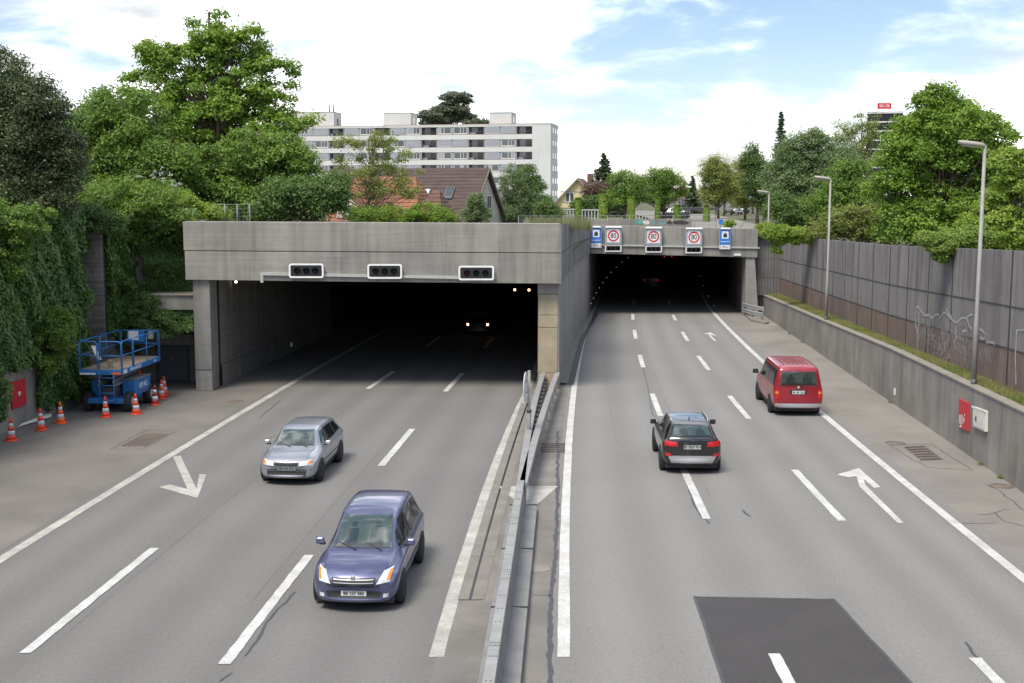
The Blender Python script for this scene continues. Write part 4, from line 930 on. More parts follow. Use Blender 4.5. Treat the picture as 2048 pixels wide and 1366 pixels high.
MB().box((-.3, -1.0, .56), (.3, .9, .95)).build('engine', steel_dark, li, bevel=.03)
ZD = 1.76; pl = MB().box((-.86, -1.75, ZD - .2), (.86, 2.35, ZD)).build('platform', lb, li, bevel=.015)
MB().box((-.80, -1.69, ZD + .002), (.80, 2.3, ZD + .012)).build('deck', plyw, pl)
text('HOLLAND LIFT', .17, sign_white, pl, (.865, -.35, ZD - .1), (R(90), 0, R(90)))
text('X-105', .12, sign_white, pl, (.865, 1.7, ZD - .1), (R(90), 0, R(90)))
MB().box((.45, -1.758, ZD - .18), (.8, -1.751, ZD - .1)).build('stripe', c_or, pl); MB().box((-.82, -1.758, ZD - .19), (-.2, -1.751, ZD - .12)).build('stripe', white_p, pl); MB().box((.862, -1.6, ZD - .17), (.868, -1.25, ZD - .02)).build('notice', sign_white, pl)
ZT = ZD + 1.1
def rail(pts, r=.026, name='railing'): return MB().tube(pts, r, 8).build(name, lb, li)
def hoop(p, q, z0=ZD, z1=ZT, rc=.12):
    p, q = Vector(p), Vector(q); d = (q - p).normalized()
    pts = [p + Vector((0, 0, z0)), p + Vector((0, 0, z1 - rc))] + [p + d * rc * (1 - math.cos(R(a))) + Vector((0, 0, z1 - rc + rc * math.sin(R(a)))) for a in (30, 60)] + [p + d * rc + Vector((0, 0, z1)), q - d * rc + Vector((0, 0, z1))] + [q - d * rc * (1 - math.cos(R(a))) + Vector((0, 0, z1 - rc + rc * math.sin(R(a)))) for a in (60, 30)] + [q + Vector((0, 0, z1 - rc)), q + Vector((0, 0, z0))]
    rail(pts); rail([p + Vector((0, 0, (z0 + z1) / 2)), q + Vector((0, 0, (z0 + z1) / 2))], .02)
X, Ya, Yb = .84, -1.72, 2.32
hoop((-X, Ya, 0), (-.12, Ya, 0)); hoop((-.04, Ya, 0), (X, Ya, 0))
hoop((X, Ya + .06, 0), (X, -.6, 0)); hoop((X, -.5, 0), (X, Yb, 0)); hoop((-X, Ya + .06, 0), (-X, .2, 0)); hoop((-X, .3, 0), (-X, Yb, 0)); hoop((-X + .05, Yb, 0), (X - .05, Yb, 0))
for y in (.9,): rail([(X, y, ZD), (X, y, ZT - .03)], .02); rail([(-X, y, ZD), (-X, y, ZT - .03)], .02)
for x in (-.06, .52):                                            # ladder
    MB().tube([(x, Ya - .05, .42), (x, Ya - .02, ZD)], .022, 8).build('ladder_rail', lb, li)
for z in (.55, .85, 1.15, 1.45): MB().tube([(-.06, Ya - .05, z), (.52, Ya - .05, z)], .018, 8).build('ladder_rung', lb, li)
MB().box((-.5, Yb - .12, ZD + .62), (.25, Yb - .06, ZT + .02)).build('control_box', lb, li, bevel=.01)
MB().box((-.42, Yb - .135, ZD + .70), (.0, Yb - .121, ZT - .02)).build('notice', sign_white, li)
MB().box((.45, Yb - .28, ZD + .75), (.66, Yb - .08, ZT - .02)).build('work_lamp', galv, li, bevel=.03)
tag(MB().hexa([(-.08, -.02, 0), (.08, -.02, 0), (.08, .02, 0), (-.08, .02, 0), (-.3, -.02, .55), (-.14, -.02, .55), (-.14, .02, .55), (-.3, .02, .55)]).build('board', white_p, loc=(-16.2, 46.1, ZD + .32)), 'white board leaning in the lift railing', 'board')
tag(MB().lathe([(.09, 0), (.095, .02), (.1, .3), (.09, .32), (.02, .33)], n=14).build('bucket', plyw, loc=(-15.75, 46.0, ZD + .014)), 'tan bucket standing on the lift platform', 'bucket')
# ================================================================ cars
glass = mat('car_glass', (0.018, 0.022, 0.024), 0.06, 0, 1, spec=0.9, coords='obj'); tyre = mat('car_tyre', (0.02, 0.02, 0.021), 0.8, 0.1, 8, coords='obj'); rimm = mat('alloy_rim', (0.48, 0.49, 0.50), 0.32, 0.06, 5, metal=0.8, coords='obj'); wscreen = mat('windscreen_glass', (0.085, 0.108, 0.100), 0.08, 0.25, 1.5, spec=0.9, coords='obj'); trim = mat('black_trim', (0.02, 0.02, 0.022), 0.6, 0.1, 5, coords='obj')
tail = mat('tail_lens', (0.50, 0.015, 0.02), 0.18, 0, 1, spec=0.7, coords='obj'); headl = mat('head_lens', (0.62, 0.64, 0.66), 0.12, 0.15, 14, spec=0.9, coords='obj'); indic = mat('amber_lens', (0.75, 0.24, 0.03), 0.2, 0, 1, coords='obj'); plate_m = mat('plate_white', (0.72, 0.72, 0.70), 0.5, 0.05, 6, coords='obj'); silv = mat('satin_silver', (0.42, 0.42, 0.43), 0.4, 0.05, 4, metal=0.5, coords='obj')
def see_through(name, tint):
    m = bpy.data.materials.new(name); m.use_nodes = True; t = m.node_tree; t.nodes.clear(); L = t.links.new
    o = t.nodes.new('ShaderNodeOutputMaterial'); tr = t.nodes.new('ShaderNodeBsdfTransparent'); tr.inputs[0].default_value = (*tint, 1); gl = t.nodes.new('ShaderNodeBsdfGlossy'); gl.inputs['Roughness'].default_value = .06
    lw_ = t.nodes.new('ShaderNodeLayerWeight'); lw_.inputs[0].default_value = .35; mr_ = t.nodes.new('ShaderNodeMapRange'); L(lw_.outputs['Facing'], mr_.inputs[0])
    for i_, v_ in ((1, .1), (2, 1.0), (3, .10), (4, .75)): mr_.inputs[i_].default_value = v_
    ms = t.nodes.new('ShaderNodeMixShader'); L(mr_.outputs[0], ms.inputs[0]); L(tr.outputs[0], ms.inputs[1]); L(gl.outputs[0], ms.inputs[2]); L(ms.outputs[0], o.inputs[0]); return m
clear = see_through('clear_pane', (.62, .72, .68)); inside = mat('car_interior', (0.13, 0.15, 0.142), 0.8, 0.2, 3, coords='obj'); seat_m = mat('seat_fabric', (0.06, 0.065, 0.065), 0.9, 0.1, 4, coords='obj'); dash_m = mat('dashboard', (0.03, 0.03, 0.032), 0.6, 0.1, 4, coords='obj')
def pane(pa, name, quad, axis):
    """a window one looks through: cabin behind, seats and dashboard, then the glass"""
    g_ = pa(name, quad, axis, clear, off=.016, nu=10, nv=8)[0]
    pa('cabin', quad, axis, inside, off=.003, nu=10, nv=8, parent=g_)
    B = lambda u, v: tuple((1 - u) * (1 - v) * quad[0][k] + u * (1 - v) * quad[1][k] + u * v * quad[2][k] + (1 - u) * v * quad[3][k] for k in (0, 1))
    for u in (.27, .73):
        pa('seat', [B(u - .13, .12), B(u + .13, .12), B(u + .11, .60), B(u - .11, .60)], axis, seat_m, off=.007, nu=4, nv=4, parent=g_); pa('headrest', [B(u - .06, .63), B(u + .06, .63), B(u + .05, .80), B(u - .05, .80)], axis, seat_m, off=.007, nu=3, nv=3, parent=g_)
    pa('dashboard', [B(.02, .0), B(.98, .0), B(.95, .14), B(.05, .14)], axis, dash_m, off=.010, nu=8, nv=2, parent=g_)
    return g_
def pchip(xs, ys, q):
    xs, ys, q = np.asarray(xs, float), np.asarray(ys, float), np.asarray(q, float)
    h = np.diff(xs); d = np.diff(ys) / h; m = np.zeros_like(ys); m[0], m[-1] = d[0], d[-1]
    for i in range(1, len(xs) - 1):
        if d[i - 1] * d[i] > 0:
            w1, w2 = 2 * h[i] + h[i - 1], h[i] + 2 * h[i - 1]; m[i] = (w1 + w2) / (w1 / d[i - 1] + w2 / d[i])
    i = np.clip(np.searchsorted(xs, q) - 1, 0, len(xs) - 2); t = (q - xs[i]) / h[i]
    return (2 * t**3 - 3 * t**2 + 1) * ys[i] + (t**3 - 2 * t**2 + t) * h[i] * m[i] + (-2 * t**3 + 3 * t**2) * ys[i + 1] + (t**3 - t**2) * h[i] * m[i + 1]
def make_car(name, label, paint, S, front_wheel, rear_wheel, wr, halfw, track, nose_k=.22, tail_k=.12, simple=False):
    """S rows (rear to front): x, z_under, half width at sill, widest, z_belt, half width at belt, z_top, half width at top"""
    S = np.array(S, float); n = 72
    q = np.linspace(S[0, 0], S[-1, 0], n); q = np.sort(np.concatenate([q, S[:, 0]])); n = len(q)
    zb, ws, wm, zl_, wl, zt, wt = [pchip(S[:, 0], S[:, k], q) for k in range(1, 8)]
    L0, L1 = S[0, 0], S[-1, 0]; rings = []
    for i in range(n):
        k = [(0, zb[i]), (ws[i], zb[i]), (wm[i] * .985, zb[i] + (zl_[i] - zb[i]) * .3), (wm[i], zb[i] + (zl_[i] - zb[i]) * .6), (wm[i] * .99, zl_[i] - .07), (wl[i], zl_[i]), (wt[i] + (wl[i] - wt[i]) * .08, zt[i] - .10 * min(1, (zt[i] - zl_[i]) / .3)), (wt[i] * .93, zt[i] - .022), (wt[i] * .5, zt[i] - .004), (0, zt[i])]
        pts = []
        for a, b in zip(k, k[1:]):
            for u in range(5): pts.append((a[0] + (b[0] - a[0]) * u / 5, a[1] + (b[1] - a[1]) * u / 5))
        pts.append(k[-1]); p = np.array(pts)
        for _ in range(3):
            p[1:-1] = .25 * p[:-2] + .5 * p[1:-1] + .25 * p[2:]
        rings.append(p)
    rings = np.array(rings); m_ = rings.shape[1]
    V = []
    for i in range(n):
        x = q[i]; half = rings[i]
        full = np.concatenate([half, np.stack([-half[-2:0:-1, 0], half[-2:0:-1, 1]], 1)])
        fr = max(0, 1 - (L1 - x) / 0.9) ** 1.3; re = max(0, 1 - (x - L0) / 0.7) ** 1.3
        xx = x - nose_k * fr * (full[:, 0] / halfw) ** 2 + tail_k * re * (full[:, 0] / halfw) ** 2
        V.append(np.stack([xx, full[:, 0], full[:, 1]], 1))
    V = np.array(V); nr = V.shape[1]; mb = MB()
    mb.grid([[tuple(p) for p in r] + [tuple(r[0])] for r in V], True)
    for i in (0, n - 1):
        r = V[i]
        for j in range(m_ - 1):
            a, b = r[j], r[j + 1]; c2 = r[-(j + 1) % nr] if j + 1 < m_ - 1 else r[j + 1]; d2 = r[-j % nr]
            f = [a, b, c2, d2]; u = []
            for p in f:
                if not any(np.allclose(p, w_) for w_ in u): u.append(p)
            if len(u) > 2: mb.face(u, True)
    root = thing(name, label, 'car')
    body = mb.build('body', paint, root)
    me = body.data; bv = BVHTree.FromPolygons([v.co for v in me.vertices], [p.vertices for p in me.polygons])
    def patch(nm, quad, axis, m, off=.008, nu=8, nv=8, parent=root, smooth=True, mirror=False):
        out = []
        for sgn in ((1, -1) if mirror else (1,)):
            g_ = []
            for a in range(nu + 1):
                row = []
                for b in range(nv + 1):
                    u, v = a / nu, b / nv
                    p0 = [(1 - u) * (1 - v) * quad[0][k] + u * (1 - v) * quad[1][k] + u * v * quad[2][k] + (1 - u) * v * quad[3][k] for k in (0, 1)]
                    if axis == 'front': o_, d_ = Vector((9, p0[0] * sgn, p0[1])), Vector((-1, 0, 0))
                    elif axis == 'rear': o_, d_ = Vector((-9, p0[0] * sgn, p0[1])), Vector((1, 0, 0))
                    elif axis == 'side': o_, d_ = Vector((p0[0], 9 * sgn, p0[1])), Vector((0, -sgn, 0))
                    else: o_, d_ = Vector((p0[0], p0[1] * sgn, 9)), Vector((0, 0, -1))
                    h_, nn_, _, _ = bv.ray_cast(o_, d_)
                    if h_ is None: h_, nn_ = (o_ + d_ * 9), -d_
                    if nn_.dot(d_) > 0: nn_ = -nn_
                    row.append(h_ + nn_ * off)
                g_.append(row)
            out.append(MB().grid(g_, smooth).build(nm, m, parent, fix=False))
        return out
    for x in (front_wheel, rear_wheel):
        for s in (-1, 1):
            y = s * track
            MB().lathe([(wr * 1.13, -.10), (wr * 1.13, .012 + halfw - track), (wr * .9, .014 + halfw - track)] if s > 0 else [(wr * 1.13, .10), (wr * 1.13, -.012 - halfw + track), (wr * .9, -.014 - halfw + track)], (x, y, wr + .02), 28, 'y').build('wheel_arch', trim, root)
            wh = thing_part('wheel', root, (x, y, wr)); o_ = s * (halfw - track + .028)
            MB().lathe([(wr * .6, o_ - s * .24), (wr * .94, o_ - s * .22), (wr, o_ - s * .19), (wr, o_ - s * .05), (wr * .95, o_ - s * .01), (wr * .66, o_)], (0, 0, 0), 28, 'y').build('tyre', tyre, wh)
            rm = MB().lathe([(wr * .66, o_ - s * .015), (wr * .62, o_ - s * .035), (wr * .15, o_ - s * .05), (.012, o_ - s * .045)], (0, 0, 0), 24, 'y').build('rim', steel_dark, wh)
            sp_ = MB()
            for k in range(5):
                a = 2 * math.pi * k / 5; c0, s0 = math.cos(a), math.sin(a); r0, r1, w0, w1 = wr * .1, wr * .63, .035, .045
                sp_.prism([(r0 * c0 - w0 * s0, o_ - s * .04, r0 * s0 + w0 * c0), (r1 * c0 - w1 * s0, o_ - s * .016, r1 * s0 + w1 * c0), (r1 * c0 + w1 * s0, o_ - s * .016, r1 * s0 - w1 * c0), (r0 * c0 + w0 * s0, o_ - s * .04, r0 * s0 - w0 * c0)], (0, s * .012, 0))
            sp_.lathe([(wr * .67, o_ - s * .02), (wr * .67, o_ - s * .005), (wr * .61, o_ - s * .004), (wr * .60, o_ - s * .02)], (0, 0, 0), 24, 'y'); sp_.build('spokes', rimm, wh, fix=False)
    MB().box((L0 + .25, -halfw + .12, .16), (L1 - .25, halfw - .12, .32)).build('underbody', trim, root)
    return root, patch
def mirrors(root, x, y, z, paint, big=1.0):
    for s in (-1, 1):
        yc = s * (y + .14); b_ = big
        mi = MB().hexa([(x - .05 * b_, yc - .09 * b_, z - .03), (x + .05 * b_, yc - .075 * b_, z - .02), (x + .05 * b_, yc + .075 * b_, z - .02), (x - .05 * b_, yc + .09 * b_, z - .03), (x - .05 * b_, yc - .085 * b_, z + .12 * b_), (x + .03 * b_, yc - .07 * b_, z + .10 * b_), (x + .03 * b_, yc + .07 * b_, z + .10 * b_), (x - .05 * b_, yc + .085 * b_, z + .12 * b_)]).build('mirror', paint, root, bevel=.028 * b_, seg=3)
        MB().box((x - .03, s * (y + .07) - .07, z - .03), (x + .05, s * (y + .07) + .05, z + .01)).build('mirror_arm', trim, mi)
def put(root, px, py, back, lane, flip):
    """stand the car so that the middle of its near end meets the road at this pixel; heading follows the lane"""
    p = G(px, py, 0.016); sl = float(lane(p.y + 2.2) - lane(p.y)) / 2.2; d = Vector((sl, 1, 0)).normalized()
    root.location = p + d * back; root.rotation_euler = (0, 0, math.atan2(d.y, d.x) + (math.pi if flip else 0))
def number_plate(root, patch, axis, zc, txt, w_=.28, h_=.055, y=0):
    pl = patch('number_plate', [(y - w_, zc - h_), (y + w_, zc - h_), (y + w_, zc + h_), (y - w_, zc + h_)], axis, plate_m, .015, 2, 2)[0]
    c0 = sum((v.co for v in pl.data.vertices), Vector()) / len(pl.data.vertices); s = 1 if axis == 'front' else -1
    text(txt, h_ * 1.7, sign_black, pl, c0 + Vector((s * .012, 0, 0)), (R(90), 0, R(90) * s), name='lettering', ext=.001)

# --- silver hatchback coming out of the left tunnel
p_silver = mat('paint_silver', (0.36, 0.38, 0.42), 0.32, 0.03, 2, metal=0.55, coat=0.8, coords='obj')
Sil = [(-2.10, .38, .60, .66, .86, .62, .92, .55), (-2.02, .24, .72, .80, .95, .74, 1.06, .62), (-1.85, .20, .74, .86, .97, .78, 1.22, .60), (-1.45, .19, .75, .875, .96, .80, 1.40, .58), (-.7, .18, .75, .875, .94, .80, 1.455, .585), (0.1, .18, .75, .875, .92, .80, 1.45, .585), (.45, .18, .75, .875, .915, .80, 1.39, .57), (.95, .18, .75, .875, .905, .79, 1.08, .62), (1.18, .18, .75, .875, .885, .77, .95, .66), (1.6, .19, .75, .87, .82, .74, .90, .62), (1.95, .2, .73, .83, .72, .72, .79, .60), (2.10, .22, .68, .76, .62, .66, .68, .58), (2.15, .3, .58, .64, .55, .56, .58, .5)]
car, pa = make_car('hatchback', 'silver hatchback driving out of the left tunnel', p_silver, Sil, 1.33, -1.28, .315, .875, .76)
pane(pa, 'windscreen', [(-.60, .985), (.60, .985), (.47, 1.36), (-.47, 1.36)], 'front')
for a, b, c_, d in (((.78, .965), (.02, .965), (.02, 1.335), (.42, 1.30)), ((-.04, .965), (-.86, .985), (-.80, 1.335), (-.04, 1.335)), ((-.92, .99), (-1.55, 1.03), (-1.35, 1.28), (-.87, 1.335))): pa('side_window', [a, b, c_, d], 'side', glass, mirror=True)
pa('rear_window', [(-.5, 1.08), (.5, 1.08), (.44, 1.33), (-.44, 1.33)], 'rear', glass)
pa('headlight', [(.36, .58), (.70, .60), (.71, .74), (.40, .70)], 'front', headl, .012, mirror=True)
pa('turn_lens', [(.62, .62), (.70, .63), (.71, .72), (.64, .71)], 'front', indic, .018, 3, 3, mirror=True)
pa('grille', [(-.34, .56), (.34, .56), (.36, .68), (-.36, .68)], 'front', trim, .010, 6, 3); pa('lower_intake', [(-.55, .26), (.55, .26), (.6, .42), (-.6, .42)], 'front', trim, .010, 8, 3)
number_plate(car, pa, 'front', .50, 'BE 418 072', .26)
pa('bumper_trim', [(-.70, .44), (.70, .44), (.70, .465), (-.70, .465)], 'front', trim, .012, 10, 1); mirrors(car, .72, .80, .97, p_silver)
pa('tail_light', [(.50, .78), (.70, .78), (.68, .92), (.52, .92)], 'rear', tail, .01, mirror=True)
for x in (-.03, .82): pa('door_seam', [(x, .30), (x - .012, .30), (x - .012, .93), (x, .93)], 'side', trim, .003, 1, 10, mirror=True)
for y in (-.1, .42): MB().tube([(1.16, y, .965), (.98, y - .38, 1.06)], .009, 5).build('wiper', trim, car)
pa('sill_trim', [(.95, .20), (-.95, .20), (-.95, .30), (.95, .30)], 'side', trim, .004, 8, 2, mirror=True); pa('side_strip', [(.95, .52), (-.95, .54), (-.95, .575), (.95, .555)], 'side', trim, .006, 10, 1, mirror=True)
for x in (.02, -.8): pa('door_handle', [(x, .78), (x - .17, .785), (x - .17, .81), (x, .805)], 'side', p_silver, .018, 2, 1, mirror=True)
pa('bonnet_seam', [(1.2, -.64), (1.2, -.632), (1.95, -.56), (1.95, -.568)], 'top', trim, .003, 1, 8, mirror=True)
put(car, 572, 972, 2.15, L_d2, True)
# --- blue-grey compact MPV in the middle lane
p_blue = mat('paint_lilac_blue', (0.110, 0.120, 0.225), 0.30, 0.03, 2, metal=0.5, coat=0.9, coords='obj')
Blu = [(-2.20, .40, .60, .66, .90, .62, .98, .54), (-2.12, .26, .74, .84, 1.0, .78, 1.20, .66), (-1.95, .21, .76, .90, 1.04, .82, 1.50, .63), (-1.5, .2, .77, .91, 1.03, .83, 1.63, .62), (-.7, .19, .77, .91, 1.0, .83, 1.67, .63), (-.1, .19, .77, .91, .98, .83, 1.65, .625), (.25, .19, .77, .91, .97, .83, 1.57, .61), (1.05, .19, .77, .91, .95, .82, 1.18, .67), (1.32, .19, .77, .91, .93, .80, 1.03, .70), (1.75, .2, .77, .90, .86, .77, .94, .66), (2.05, .21, .75, .86, .74, .75, .82, .64), (2.20, .22, .70, .78, .62, .68, .69, .60), (2.25, .3, .60, .66, .55, .58, .58, .52)]
car, pa = make_car('compact_van', 'blue-grey people carrier in the middle lane nearest the camera', p_blue, Blu, 1.40, -1.35, .325, .91, .79)
pane(pa, 'windscreen', [(-.64, 1.07), (.64, 1.07), (.52, 1.54), (-.52, 1.54)], 'front')
for a, b, c_, d in (((.98, 1.04), (.62, 1.04), (.60, 1.33), (.72, 1.30)), ((.55, 1.04), (-.10, 1.05), (-.08, 1.52), (.36, 1.46)), ((-.17, 1.05), (-1.0, 1.07), (-.95, 1.53), (-.15, 1.53)), ((-1.07, 1.08), (-1.75, 1.12), (-1.6, 1.46), (-1.02, 1.52))): pa('side_window', [a, b, c_, d], 'side', glass, mirror=True)
pa('rear_window', [(-.55, 1.15), (.55, 1.15), (.48, 1.5), (-.48, 1.5)], 'rear', glass)
pa('headlight', [(.46, .60), (.72, .63), (.77, .86), (.60, .82)], 'front', headl, .012, mirror=True); pa('turn_lens', [(.66, .66), (.72, .66), (.765, .84), (.71, .82)], 'front', indic, .018, 3, 3, mirror=True)
for z in (.56, .62, .68): pa('grille_bar', [(-.40, z), (.40, z), (.42, z + .018), (-.42, z + .018)], 'front', silv, .014, 8, 1)
pa('grille', [(-.42, .53), (.42, .53), (.45, .72), (-.45, .72)], 'front', trim, .008, 8, 4); pa('lower_intake', [(-.5, .27), (.5, .27), (.58, .44), (-.58, .44)], 'front', trim, .010, 8, 3)
MB().lathe([(.055, 0), (.05, .012), (.02, .015)], (2.20, 0, .735), 16, 'x').build('badge', silv, car)
number_plate(car, pa, 'front', .40, 'BE 127 365', .26)
pa('tail_light', [(.56, .85), (.76, .85), (.70, 1.12), (.58, 1.12)], 'rear', tail, .01, mirror=True)
mirrors(car, .82, .84, 1.05, p_blue, 1.1)
for x in (-.14, .85): pa('door_seam', [(x, .30), (x - .012, .30), (x - .012, 1.0), (x, 1.0)], 'side', trim, .003, 1, 10, mirror=True)
for y in (-.1, .45): MB().tube([(1.30, y, 1.05), (1.10, y - .40, 1.16)], .009, 5).build('wiper', trim, car)
pa('sill_trim', [(.98, .20), (-.98, .20), (-.98, .31), (.98, .31)], 'side', trim, .004, 8, 2, mirror=True); pa('side_strip', [(.98, .56), (-.98, .58), (-.98, .62), (.98, .60)], 'side', trim, .006, 10, 1, mirror=True)
for x in (-.05, -.95): pa('door_handle', [(x, .84), (x - .18, .845), (x - .18, .875), (x, .87)], 'side', p_blue, .018, 2, 1, mirror=True)
pa('bonnet_seam', [(1.34, -.70), (1.34, -.692), (2.1, -.60), (2.1, -.608)], 'top', trim, .003, 1, 8, mirror=True); pa('fog_lamp', [(.60, .32), (.70, .33), (.70, .41), (.61, .40)], 'front', headl, .012, 3, 3, mirror=True)
put(car, 706, 1228, 2.25, L_d2, True)
# --- black compact SUV going away
p_black = mat('paint_black', (0.010, 0.011, 0.013), 0.25, 0, 1, coat=1.0, coords='obj')
Blk = [(-2.22, .42, .62, .70, .86, .66, .95, .58), (-2.14, .30, .74, .84, 1.0, .79, 1.12, .70), (-1.98, .26, .76, .90, 1.03, .82, 1.24, .67), (-1.55, .25, .77, .905, 1.02, .83, 1.475, .62), (-1.3, .25, .77, .905, 1.01, .83, 1.52, .62), (-.5, .24, .77, .905, .99, .83, 1.545, .63), (0.0, .24, .77, .905, .98, .83, 1.535, .625), (.35, .24, .77, .905, .975, .83, 1.47, .61), (.95, .24, .77, .905, .97, .82, 1.14, .66), (1.15, .24, .77, .90, .96, .80, 1.05, .70), (1.8, .25, .76, .89, .88, .77, .96, .66), (2.1, .26, .72, .82, .76, .70, .82, .62), (2.22, .34, .62, .68, .64, .60, .68, .54)]
car, pa = make_car('compact_suv', 'black compact SUV driving away over the dashed lane line', p_black, Blk, 1.36, -1.38, .35, .905, .79)
pane(pa, 'rear_window', [(-.60, 1.15), (.60, 1.15), (.50, 1.43), (-.50, 1.43)], 'rear')
pane(pa, 'windscreen', [(-.62, 1.07), (.62, 1.07), (.5, 1.45), (-.5, 1.45)], 'front')
for a, b, c_, d in (((.80, 1.04), (.05, 1.05), (.05, 1.43), (.36, 1.39)), ((-.02, 1.05), (-.90, 1.07), (-.86, 1.42), (-.02, 1.43)), ((-.96, 1.08), (-1.55, 1.14), (-1.38, 1.36), (-.92, 1.41))): pa('side_window', [a, b, c_, d], 'side', glass, mirror=True)
pa('tail_light', [(.42, .86), (.83, .88), (.80, 1.04), (.46, 1.0)], 'rear', tail, .014, 8, 5, mirror=True)
pa('lower_reflector', [(.62, .56), (.80, .57), (.80, .68), (.66, .66)], 'rear', tail, .012, 4, 3, mirror=True)
pa('rear_skid', [(-.62, .36), (.62, .36), (.72, .58), (-.72, .58)], 'rear', silv, .016, 10, 4); pa('bumper_black', [(-.70, .30), (.70, .30), (.66, .355), (-.66, .355)], 'rear', trim, .014, 8, 1)
number_plate(car, pa, 'rear', .86, 'BE 563 914', .26, .075)
MB().lathe([(.04, 0), (.035, -.012), (.01, -.014)], (-2.13, 0, 1.03), 14, 'x').build('badge', silv, car)
for s in (-1, 1): MB().tube([(.15, s * .56, 1.53), (.05, s * .565, 1.575), (-1.15, s * .565, 1.565), (-1.3, s * .56, 1.50)], .018, 8).build('roof_rail', silv, car)
MB().tube([(-1.05, 0, 1.52), (-1.2, 0, 1.62)], [.02, .008], 6).build('antenna', trim, car); mirrors(car, .72, .83, 1.05, p_black, 1.15)
MB().tube([(-1.75, 0, 1.36), (-1.98, .0, 1.13)], .01, 6).build('rear_wiper', trim, car)
put(car, 1384, 950, 2.22, R_d1, False)
# --- red van going away
p_red = mat('paint_red', (0.27, 0.008, 0.022), 0.33, 0.03, 2, coat=0.8, coords='obj')
Red = [(-2.44, .40, .80, .86, 1.0, .84, 1.20, .78), (-2.40, .30, .84, .93, 1.06, .90, 1.72, .74), (-2.30, .26, .85, .945, 1.08, .92, 1.90, .74), (-1.9, .25, .86, .95, 1.08, .93, 1.96, .75), (-.5, .25, .86, .95, 1.08, .93, 1.97, .75), (.6, .25, .86, .95, 1.08, .93, 1.95, .74), (.95, .25, .86, .95, 1.07, .93, 1.87, .72), (1.6, .25, .86, .95, 1.06, .91, 1.32, .76), (1.8, .25, .86, .945, 1.03, .88, 1.14, .78), (2.2, .26, .84, .92, .90, .84, .98, .74), (2.4, .28, .78, .84, .72, .76, .80, .68), (2.45, .36, .68, .74, .62, .66, .68, .6)]
car, pa = make_car('minibus_van', 'red van with ribbed roof driving along the right edge line', p_red, Red, 1.55, -1.45, .335, .95, .82, .2, .06)
pane(pa, 'rear_window', [(-.70, 1.22), (.70, 1.22), (.63, 1.74), (-.63, 1.74)], 'rear')
pane(pa, 'windscreen', [(-.70, 1.15), (.70, 1.15), (.6, 1.78), (-.6, 1.78)], 'front')
for a, b, c_, d in (((1.50, 1.16), (.72, 1.16), (.72, 1.76), (.95, 1.72)), ((.62, 1.16), (-.75, 1.16), (-.75, 1.76), (.62, 1.76)), ((-.85, 1.16), (-2.15, 1.17), (-2.12, 1.76), (-.85, 1.76))): pa('side_window', [a, b, c_, d], 'side', glass, mirror=True)
pa('tail_light', [(.74, .68), (.88, .68), (.87, 1.06), (.76, 1.06)], 'rear', tail, .012, 3, 6, mirror=True); pa('turn_lens', [(.75, .88), (.875, .88), (.87, .97), (.757, .97)], 'rear', indic, .018, 3, 2, mirror=True)
pa('rear_bumper', [(-.86, .34), (.86, .34), (.88, .50), (-.88, .50)], 'rear', silv, .022, 10, 3); pa('lower_bumper', [(-.80, .27), (.80, .27), (.84, .335), (-.84, .335)], 'rear', trim, .02, 8, 1)
number_plate(car, pa, 'rear', .93, 'BE 80 236', .24, .065); pa('plate_recess', [(-.32, .86), (.32, .86), (.32, 1.03), (-.32, 1.03)], 'rear', trim, .006, 4, 2)
MB().lathe([(.06, 0), (.055, -.012), (.02, -.014)], (-2.43, 0, 1.12), 16, 'x').build('badge', silv, car)
MB().tube([(-2.41, .0, 1.20), (-2.425, -.16, 1.12)], .012, 6).build('rear_wiper', trim, car)
for k in range(7):
    y = -.54 + k * .18; MB().hexa([(-2.0, y - .02, 1.93), (.55, y - .02, 1.93), (.55, y + .02, 1.93), (-2.0, y + .02, 1.93), (-1.98, y - .015, 1.975), (.5, y - .015, 1.978), (.5, y + .015, 1.978), (-1.98, y + .015, 1.975)]).build('roof_rib', p_red, car, bevel=.006)
mirrors(car, 1.35, .93, 1.16, trim, 1.4)
for x in (-.8, .67): pa('door_seam', [(x, .32), (x - .014, .32), (x - .014, 1.12), (x, 1.12)], 'side', trim, .003, 1, 10, mirror=True)
put(car, 1596, 833, 2.45, R_solid, False)
# --- dark cars inside the tunnels: one coming with lit headlights, one going with lit tail lights
p_dark = mat('paint_dark', (0.03, 0.03, 0.034), 0.35, 0, 1, coat=0.5, coords='obj')
car, pa = make_car('sedan', 'dark car with lit headlights approaching inside the left tunnel', p_dark, Sil, 1.33, -1.28, .315, .875, .76)
pa('headlight', [(.54, .58), (.66, .60), (.66, .72), (.55, .69)], 'front', mat('headlight_lit', (1, .9, .7), 0.3, 0, 1, emit=(1.0, .60, .26), estr=4), .02, 4, 4, mirror=True)
pane(pa, 'windscreen', [(-.60, .985), (.60, .985), (.47, 1.36), (-.47, 1.36)], 'front')
p = P(961, 636, 72); car.location = (p.x, 74.2, .016); car.rotation_euler = (0, 0, math.atan2(1, .09) + math.pi)
car, pa = make_car('sedan', 'dark car with red tail lights driving inside the right tunnel', p_dark, Sil, 1.33, -1.28, .315, .875, .76)
pa('tail_light', [(.52, .80), (.68, .80), (.67, .86), (.53, .86)], 'rear', mat('taillight_lit', (.8, .02, .02), 0.3, 0, 1, emit=(1.0, .02, .02), estr=0.3), .02, 4, 3, mirror=True)
pa('rear_window', [(-.5, 1.08), (.5, 1.08), (.44, 1.33), (-.44, 1.33)], 'rear', glass)
p = G(1310, 578, 0.016); car.location = (p.x, p.y + 2, .016); car.rotation_euler = (0, 0, math.atan2(1, .18))
